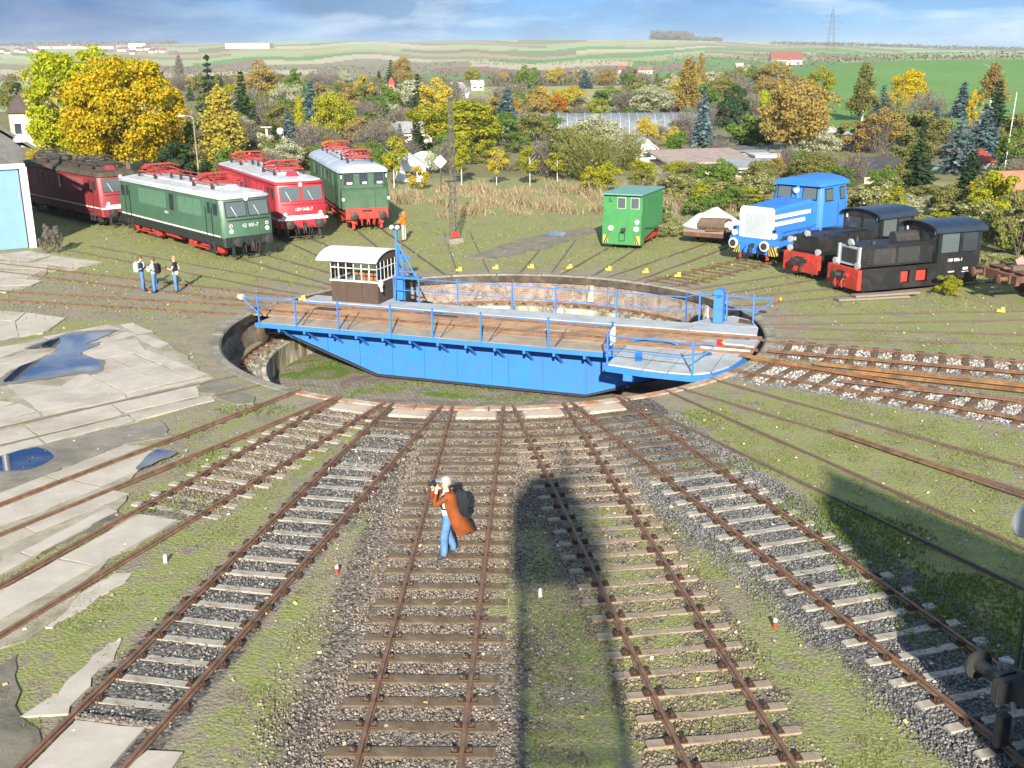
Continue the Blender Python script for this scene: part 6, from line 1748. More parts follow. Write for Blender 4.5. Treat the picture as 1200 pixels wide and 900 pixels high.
# yellow rail stops round the far rim
for i, (x, y) in enumerate([(-8.897, 45.479), (-6.481, 45.883), (-2.489, 51.73), (-0.731, 52.189), (0.967, 52.323), (2.821, 52.112), (4.673, 51.572), (6.343, 50.836), (7.725, 49.821), (19.322, 41.96)]):
    o = thing('rail_stop', 'small yellow rail stop on the rim of the turntable pit' if i < 9 else 'small yellow rail stop in front of the rusty wagon frame', 'rail stop', (x, y, .0), random.uniform(-.6, .6), 'yellow rail stops' if i < 9 else None)
    o.scale = (.72,) * 3; mb = MB(); mb.box((0, 0, .09), (.42, .16, .14)); mb.build('base', M['yellow'], o)
    mb = MB(); mb.cyl((.04, 0, .14), (.04, 0, .30), .08, n=8); mb.box((.10, 0, .25), (.16, .1, .12)); mb.build('lug', M['yellow'], o)
# fouling point pegs
for (x, y), kind, lab in (((-7.106, 20.287), 'w', 'small white peg in the grass beside the slab paved track'), ((-3.518, 19.709), 'r', 'small red and white peg beside the gravel of the middle track'),
                      ((0.495, 18.657), 'w', 'small white peg in the tower shadow'), ((4.656, 17.409), 'r', 'small red and white peg between brown gravel and dark ballast tracks')):
    o = thing('marker_peg', lab, 'marker peg', (x, y, 0), 0, None, .72)
    mb = MB(); mb.cyl((0, 0, 0), (0, 0, .16), .055, n=10); mb.build('shaft', M['white'] if kind == 'w' else M['red'], o, smooth=True)
    mb = MB(); mb.lathe([(.055, .16), (.05, .22), (.0, .26)], (0, 0, 0), 'z', 10); mb.build('tip', M['white'], o, smooth=True)
# planks
x, y = (15.395, 44.691)
t = thing('plank_stack', 'two grey timber planks lying on the grass before the black shunter', 'planks', (x, y, 0), .18)
for k, (dx, dy, z, L_) in enumerate(((-.3, 0, .06, 3.2), (.35, .1, .17, 3.0))):
    mb = MB(); mb.box((dx, dy, z), (L_, .42, .09), rz=.05 * k); mb.build('plank', M['oldwood'], t, bevel=.01)

# ------------------------------------------------------------------ engine shed at the left edge
def shed():
    A = Vector(((-26.281, 60.037)[0], (-26.281, 60.037)[1], 0))
    a = math.atan2(-.545, -.838)                       # front wall runs to the left
    t = thing('engine_shed', 'grey roofed engine shed with a pale blue folding door', 'shed', A, a)
    pale = mat('pale blue door paint', (.15, .28, .54), .08, 1.5, .6)
    wall = mat('slate hung gable', (.13, .13, .132), .2, 2, .85, dirt=(.09, .09, .09), dirt_amt=.4)
    slate = mat('slate roofing', (.10, .10, .105), .2, 3, .7)
    # x runs along the front, -y goes back
    L, D, E_, P_ = 15.0, 16.0, 5.55, 11.0
    mb = MB()
    mb.loft([[(-.0, -.3, 0), (L, -.3, 0), (L, -.3, E_), (L / 2, -.3, P_), (0, -.3, E_)], [(0, -D, 0), (L, -D, 0), (L, -D, E_), (L / 2, -D, P_), (0, -D, E_)]])
    mb.build('wall', wall, t)
    for i in range(2):
        x0, x1 = ((-.55, L / 2), (L + .55, L / 2))[i]
        mb = MB(); z0 = E_ - .25
        mb.loft([[(x0, .45, z0), (x1, .45, P_ + .05), (x1, .45, P_ + .25), (x0, .45, z0 + .2)], [(x0, -D - .3, z0), (x1, -D - .3, P_ + .05), (x1, -D - .3, P_ + .25), (x0, -D - .3, z0 + .2)]])
        r = mb.build('roof', slate, t)
        if i == 0:
            q = MB(); sl = (P_ - E_ + .3) / (L / 2 + .55)
            q.box((2.4, -2.5, E_ + .35 + 2.4 * sl), (3.2, 1.6, .22), ry=-math.atan(sl)); q.build('skylight', M['roof_lt'], r)
            q = MB(); q.box((2.4, -2.5, E_ + .47 + 2.4 * sl), (2.9, 1.3, .05), ry=-math.atan(sl)); q.build('skylight_pane', M['glass_lt'], r)
            q = MB(); q.box((.1, .1, E_ + .35), (.55, .7, .35)); q.build('eave_block', M['roof_lt'], r)
    mb = MB(); mb.box((.12, -.12, 2.2), (.34, .40, 4.4)); mb.build('door_post', M['white'], t)
    mb = MB(); mb.box((L / 4, -.14, 4.45), (L / 2, .36, .28)); mb.build('lintel', M['roof_lt'], t)
    for k in range(4):
        mb = MB(); mb.box((.36 + .85 + k * 1.72, -.16, 2.14), (1.68, .10, 4.26)); d = mb.build('door_leaf', pale, t)
        q = MB(); q.box((.36 + .1 + k * 1.72, -.10, 2.9), (.06, .06, .5)); q.build('hinge', M['galv'], d)
    for k, x in enumerate((5.0, )):
        mb = MB(); mb.cyl((x - 2.1, -1.6, E_ + .6), (x - 2.1, -1.6, P_ + 2.9), .22, n=16); mb.lathe([(.34, P_ + 2.9), (.30, P_ + 3.1), (.02, P_ + 3.2)], (x - 2.1, -1.6, 0), 'z', 14)
        mb.build('chimney', M['galv'], t, smooth=True)
shed()

# unseen steel tower behind the camera, shaped from the long shadow it throws
t = thing('crane_tower', 'steel crane tower with a cabin on top', 'tower', (.68, -1.6, 0))
for dx in (-.72, .82):
    for dy in (-.8, .6):
        mb = MB(); mb.box((dx, dy, 4.85), (.16, .14, 9.7)); mb.build('leg', M['black_steel'], t)
mb = MB()
for z in (2.5, 4.9, 7.0):
    mb.box((.05, -.8, z), (1.5, .08, .1)); mb.box((-.72, -.1, z), (.08, 1.4, .1)); mb.box((.82, -.1, z), (.08, 1.4, .1))
for z0, z1 in ((0, 2.5), (2.5, 4.9), (4.9, 7.0)): mb.cyl((-.72, -.8, z0), (.82, -.8, z1), .04)
mb.build('bracing', M['black_steel'], t)
# rows of bars added down the sun side to cast soft partial shade
for k in range(20):
    mb = MB(); mb.box((-.68 + k * .076, -.9, 4.9), (.028, .03, 9.4)); mb.build('shade_bar', M['black_steel'], t)
for k in range(32):
    mb = MB(); mb.box((.05, -.93, .4 + k * .29), (1.5, .03, .05)); mb.build('shade_rung', M['black_steel'], t)
mb = MB(); mb.loft([[(-.95, -1.1, 9.5), (.75, -1.1, 9.5), (.75, .7, 9.5), (-.95, .7, 9.5)], [(-.92, -1.1, 10.5), (.70, -1.1, 10.5), (.70, .7, 10.5), (-.92, .7, 10.5)], [(-.50, -1.0, 11.2), (.25, -1.0, 11.3), (.25, .6, 11.3), (-.50, .6, 11.2)]]); mb.build('cabin', M['green_old'], t, bevel=.03)
mb = MB(); mb.tube([(-.9, -1.0, 10.7), (-.9, -1.0, 11.8), (1.0, -1.0, 11.9), (1.0, -1.0, 10.9)], .03); mb.cyl((.4, -.4, 10.5), (.4, -.4, 12.6), .08); [mb.cyl((.75 + .06 * k, -1.0, 9.5), (.75 + .06 * k, -1.0, 11.2 - .1 * k), .02) for k in range(5)]; mb.build('shade_railing', M['black_steel'], t)  # railing, pole and bars added to roughen the upper edge of the shadow
mb = MB(); mb.box((-.12, -.2, 11.3), (.7, 1.3, .1)); mb.build('cabin_roof', M['roof_gr'], t)

# unseen house added behind and right of the camera, shaped to shade the ballast track
t = thing('shadow_house', 'unseen tall brick house with a steep roof, added for its shadow on the yard', 'house', (0, 0, 0))
brk = mat('dark red brick', (.25, .11, .075), .2, 3, .9, dirt=(.15, .08, .06), dirt_amt=.4, bmp=.4)
P = [(6.75, 0), (6.75, 11.0), (7.5, 11.7), (14.5, 6.3), (14.5, 0)]
mb = MB(); mb.loft([[(x, y, z) for x, z in P] for y in (-9.0, -2.2)]); mb.build('wall', brk, t)
mb = MB(); mb.loft([[(7.4, y, 11.72), (15.0, y, 5.9), (15.0, y, 6.1), (7.4, y, 11.92)] for y in (-9.3, -2.0)]); mb.build('roof', M['rust'], t)
for k in range(3):
    mb = MB(); mb.box((8.2 + k * 1.9, -2.19, 3.2), (1.0, .06, 1.7)); f_ = mb.build('window', M['white'], t)
    mb = MB(); mb.box((8.2 + k * 1.9, -2.17, 3.2), (.84, .06, 1.5)); mb.build('pane', M['glass'], f_)

# ------------------------------------------------------------------ vegetation
def quads(P, size, nrm=None, aspect=1.0, jitter=.35, rng=RNG):
    n = len(P)
    a = rng.normal(size=(n, 3))
    if nrm is not None: a = a * .6 + nrm * 1.0
    a /= np.linalg.norm(a, axis=1, keepdims=True) + 1e-9
    b = np.cross(a, rng.normal(size=(n, 3))); b /= np.linalg.norm(b, axis=1, keepdims=True) + 1e-9
    c = np.cross(a, b)
    s = (size * (1 - jitter + 2 * jitter * rng.random(n)))[:, None]
    b, c = b * s, c * s * aspect
    V = np.stack([P - b - c * .6, P + b * .25 - c, P + b + c * .5, P - b * .3 + c], 1).reshape(-1, 3)
    F = np.arange(n * 4).reshape(-1, 4)
    return V, F
def blades(P, h, w, lean=.35, rng=RNG):
    n = len(P)
    a = rng.random(n) * 2 * pi
    d = np.stack([np.cos(a), np.sin(a), np.zeros(n)], 1)
    hh = (h * (.5 + rng.random(n)))[:, None] if np.isscalar(h) else (h * (.5 + rng.random(n)))[:, None]
    ln = rng.normal(size=(n, 3)) * lean * hh; ln[:, 2] = 0
    tip = P + np.array([0, 0, 1]) * hh + ln
    V = np.stack([P - d * w, P + d * w, tip], 1).reshape(-1, 3)
    F = np.arange(n * 3).reshape(-1, 3)
    return V, F

def crown_clumps(rng, K, N, rx, rz, cz, clump=.24, low=.15, shell=.55, taper=0.0):
    """leaf positions: K clumps in an uneven ellipsoid crown, N leaves"""
    C, Rr = [], []
    while len(C) < K:
        p = rng.normal(size=3); p /= np.linalg.norm(p)
        r = shell + (1 - shell) * rng.random() ** .6
        q = p * r
        if q[2] < -1 + low * 2 and rng.random() < .6: continue
        k = 1 - taper * max(0, q[2])
        C.append((q[0] * rx * k, q[1] * rx * k, cz + q[2] * rz)); Rr.append(clump * rx * (.6 + .8 * rng.random()))
    C, Rr = np.array(C), np.array(Rr)
    i = rng.integers(0, K, N)
    p = rng.normal(size=(N, 3)); p /= np.linalg.norm(p, axis=1, keepdims=True)
    p[:, 2] = np.abs(p[:, 2]) * np.where(rng.random(N) < .75, 1, -1)
    rad = Rr[i] * (.55 + .5 * rng.random(N))
    P = C[i] + p * rad[:, None] * np.array([1, 1, .8])
    return P, p

def limbs(mb, rng, h, r0, cz, rx, rz, n=7):
    mb.cyl((0, 0, 0), (0.01 * h, 0, h * .45), r0, r0 * .7, n=8); mb.cyl((.01 * h, 0, h * .45), (0, 0, h * .82), r0 * .7, r0 * .2, n=7)
    for k in range(n):
        a = 2 * pi * k / n + rng.random(); z = h * (.25 + .4 * rng.random())
        mb.cyl((0, 0, z), (rx * .7 * cos(a), rx * .7 * sin(a), z + rz * .6 * (.4 + rng.random())), r0 * .38, r0 * .08, n=5)

PAL = dict(
    maple=[(.16, .22, .02), (.42, .36, .018), (.64, .46, .02), (.55, .33, .015), (.26, .31, .02), (.68, .50, .03), (.46, .27, .02), (.52, .42, .02)],
    maple_green=[(.15, .24, .02), (.32, .37, .02), (.47, .44, .02), (.22, .30, .02), (.56, .46, .02)],
    gold=[(.36, .30, .05), (.52, .40, .04), (.45, .36, .06), (.30, .29, .06)],
    birch=[(.32, .29, .06), (.46, .37, .05), (.36, .34, .09), (.54, .42, .06)],
    orange=[(.30, .205, .07), (.36, .26, .07), (.25, .19, .075), (.29, .25, .085), (.37, .235, .055)],
    olive=[(.14, .165, .045), (.20, .21, .065), (.25, .225, .085), (.125, .145, .04)],
    yellowgreen=[(.20, .25, .025), (.30, .31, .03), (.38, .32, .03), (.15, .20, .02)],
    green=[(.08, .155, .03), (.13, .21, .045), (.18, .24, .06)],
    bare=[(.15, .13, .105), (.21, .185, .155), (.26, .235, .195)],
    pale=[(.36, .37, .24), (.48, .47, .34), (.22, .26, .10), (.56, .55, .44)],
    spruce=[(.03, .06, .03), (.045, .085, .04), (.065, .11, .055)],
    bluespruce=[(.07, .12, .125), (.12, .19, .20), (.19, .27, .28)],
    knot=[(.13, .165, .045), (.21, .24, .07), (.30, .30, .085), (.17, .20, .06), (.16, .19, .055), (.58, .57, .46), (.40, .34, .08), (.22, .19, .09)],
    rust=[(.34, .12, .03), (.42, .20, .04), (.25, .10, .03)])
LM = {k: leaf_mat(k + ' leaves', v, .45, .16, 1.18) for k, v in PAL.items()}
BARK = mat('grey bark', (.11, .09, .07), .3, 5, .9, bmp=.4)
BARKW = mat('white birch bark', (.52, .50, .46), .2, 5, .8, dirt=(.1, .09, .08), dirt_amt=.3, dscale=3)

def proto_round(seed, K=34, N=6500, rz=.38, cz=.60, rx=.42, leaf=.0165, low=.15, bark=BARK, clump=.30, taper=.1, trunk=.022):
    rng = np.random.default_rng(seed)
    P, nr = crown_clumps(rng, K, N, rx, rz, cz, clump, low, taper=taper)
    V, F = quads(P, leaf, nr, rng=rng)
    tb = MB(); limbs(tb, rng, .95, trunk, cz, rx, rz)
    return V, F, tb.mesh('trunk', bark)
def proto_conifer(seed, lev=19, n0=13, rx=.24, leaf=.024, droop=.42):
    rng = np.random.default_rng(seed); P = []
    for l in range(lev):
        t = l / (lev - 1); z = .10 + .88 * t
        r = rx * (1 - t) ** .85 * (.85 + .3 * rng.random()) + .012
        nb = max(4, int(n0 * (1 - t * .6)))
        for k in range(nb):
            a = 2 * pi * (k + rng.random() * .6) / nb; rr = r * (.7 + .45 * rng.random())
            m = max(6, int(30 * rr / rx))
            for j in range(m):
                u = (j + rng.random()) / m
                sp = .035 * (1 - u * .5)
                P.append((rr * u * cos(a) + rng.normal() * sp * .5, rr * u * sin(a) + rng.normal() * sp * .5, z - droop * rr * u ** 1.4 + rng.normal() * .008 + .02 * u))
    P = np.array(P)
    V, F = quads(P, leaf, np.tile([0, 0, .8], (len(P), 1)), 1.0, rng=rng)
    tb = MB(); tb.cyl((0, 0, 0), (0, 0, .95), .018, .004, n=7)
    return V, F, tb.mesh('trunk', BARK)
def proto_bare(seed, n=420, rx=.5, leaf=.0, upright=.5):
    rng = np.random.default_rng(seed)
    V = []
    for k in range(n):
        a = rng.random() * 2 * pi; r = rx * rng.random() ** .5
        z0 = .05 + .55 * rng.random() ** 1.3
        tgt = np.array([r * cos(a), r * sin(a), z0 + (1 - z0) * (.35 + .65 * rng.random()) * (1 - .55 * (r / rx) ** 2)])
        st = np.array([r * .25 * cos(a), r * .25 * sin(a), z0 * .5])
        for q in range(4):
            t0 = q / 4
            p0 = st + (tgt - st) * t0 + rng.normal(size=3) * .03
            p1 = st + (tgt - st) * (t0 + .3) + rng.normal(size=3) * .05
            w = rng.normal(size=3); w = w / np.linalg.norm(w) * .006
            V += [p0 - w, p0 + w, p1 + w * .5, p1 - w * .5]
    V = np.array(V); F = np.arange(len(V)).reshape(-1, 4)
    P = rng.normal(size=(500, 3)) * np.array([rx * .5, rx * .5, .2]) + np.array([0, 0, .6])
    V2, F2 = quads(P, .018, rng=rng)
    F2 = F2 + len(V)
    tb = MB(); limbs(tb, rng, .8, .018, .5, rx * .8, .3, 8)
    return np.vstack([V, V2]), np.vstack([F, F2]), tb.mesh('trunk', BARK)
def proto_birch(seed, N=5200):
    rng = np.random.default_rng(seed); P = []
    for k in range(52):
        z = .22 + .74 * rng.random(); a = rng.random() * 2 * pi
        r = .30 * (1.05 - z) ** .7 * (.5 + .8 * rng.random())
        m = N // 52
        u = rng.random(m) ** .7
        P.append(np.stack([r * u * cos(a) + rng.normal(size=m) * .022, r * u * sin(a) + rng.normal(size=m) * .022, z + .10 * u - .20 * u * u + rng.normal(size=m) * .03 - .05 * rng.random(m)], 1))
    P = np.vstack(P)
    V, F = quads(P, .0135, rng=rng)
    tb = MB(); tb.cyl((0, 0, 0), (.01, 0, .5), .016, .011, n=7); tb.cyl((.01, 0, .5), (0, 0, .97), .011, .002, n=6)
    for k in range(8):
        a = rng.random() * 6.28; z = .3 + .5 * rng.random(); tb.cyl((0, 0, z), (.16 * cos(a), .16 * sin(a), z + .14), .005, .001, n=4)
    return V, F, tb.mesh('trunk', BARKW)
def proto_young(seed):
    rng = np.random.default_rng(seed)
    P, nr = crown_clumps(rng, 16, 2200, .30, .34, .66, .42, .0, taper=.55)
    V, F = quads(P, .021, nr, rng=rng)
    tb = MB(); tb.cyl((0, 0, 0), (0, 0, .75), .016, .008, n=7)
    for k in range(6):
        a = rng.random() * 6.28; tb.cyl((0, 0, .45 + .05 * k), (.18 * cos(a), .18 * sin(a), .62 + .05 * k), .006, .002, n=4)
    return V, F, tb.mesh('trunk', BARKW)
def proto_bush(seed, N=4200, leaf=.021):
    rng = np.random.default_rng(seed)
    P, nr = crown_clumps(rng, 24, N, .50, .50, .50, .30, .25, shell=.5)
    P[:, 2] = np.maximum(P[:, 2], .02)
    V, F = quads(P, leaf, nr, rng=rng)
    tb = MB()
    for k in range(6):
        a = 6.28 * k / 6; tb.cyl((0, 0, 0), (.3 * cos(a), .3 * sin(a), .6), .018, .006, n=5)
    return V, F, tb.mesh('stem', BARK)
def proto_thuja(seed):
    rng = np.random.default_rng(seed); n = 1500
    z = rng.random(n) * .97 + .02; a = rng.random(n) * 6.28
    r = .11 * np.minimum(1, (1 - z) * 3 + .12) * (.75 + .3 * rng.random(n))
    P = np.stack([r * np.cos(a), r * np.sin(a), z], 1)
    V, F = quads(P, .024, np.stack([np.cos(a), np.sin(a), np.full(n, .3)], 1), rng=rng)
    tb = MB(); tb.cyl((0, 0, 0), (0, 0, .6), .015, .01, n=6)
    return V, F, tb.mesh('trunk', BARK)
SHAPES = dict(round=[proto_round(1), proto_round(2, rz=.42, cz=.56, rx=.36, taper=.25), proto_round(3, K=46, rz=.36, cz=.62, rx=.48)],
              conifer=[proto_conifer(11), proto_conifer(12, 13, 10, .27), proto_conifer(13, 17, 11, .20, .02)],
              bare=[proto_bare(21), proto_bare(22, 380, .42)],
              birch=[proto_birch(31), proto_birch(32)],
              young=[proto_young(41), proto_young(42)],
              bush=[proto_bush(51), proto_bush(52)],
              thuja=[proto_thuja(61)])
CACHE = {}
def crown_mesh(shape, var, leaf):
    k = (shape, var, leaf)
    if k not in CACHE:
        V, F, tm = SHAPES[shape][var]
        CACHE[k] = np_mesh('crown', V, F, LM[leaf], 4)
    return CACHE[k], SHAPES[shape][var][2]
NAMES = dict(round='deciduous_tree', conifer='conifer_tree', bare='bare_shrub', birch='birch_tree', young='young_tree', bush='bush', thuja='thuja_tree')
def tree(shape, leaf, x, y, z, h, w, label, group=None, var=None):
    v = random.randrange(len(SHAPES[shape])) if var is None else var
    cm_, tm = crown_mesh(shape, v, leaf)
    base = {'round': .88, 'conifer': .40, 'bare': .95, 'birch': .56, 'young': .62, 'bush': 1.05, 'thuja': .22}[shape]
    t = thing(NAMES[shape], label, {'bare': 'shrub', 'bush': 'bush'}.get(shape, 'tree'), (x, y, z - .05), random.uniform(0, 6.28), group, (w / base, w / base, h))
    link('trunk' if shape not in ('bush', 'bare') else 'stem', tm, t)
    link('foliage' if shape in ('bush', 'bare') else 'crown', cm_, t)
    return t

# two big maples behind the left locomotives, built with their own dense crowns
def maple(x, y, h, w, leaf, label, seed):
    rng = np.random.default_rng(seed)
    rx, rz = w / 2 * .92, h * .42
    P, nr = crown_clumps(rng, 150, 34000, rx, rz, h * .56, .20, .1, shell=.70)
    V, F = quads(P, .105, nr, rng=rng)
    t = thing('maple_tree', label, 'tree', (x, y, 0))
    tb = MB(); limbs(tb, rng, h * .9, .28, h * .6, rx, rz, 11); tb.build('trunk', BARK, t)
    link('crown', np_mesh('crown', V, F, LM[leaf], 4), t)
x, y, h = (-38.314, 98.091, 11.15); maple(x, y + 2, h, 9.6, 'maple_green', 'tall maple turning green to yellow behind the maroon locomotive', 101)
x, y, h = (-33.133, 96.187, 10.26); maple(x, y, h, 10.6, 'maple', 'broad golden orange maple behind the maroon locomotive', 102)

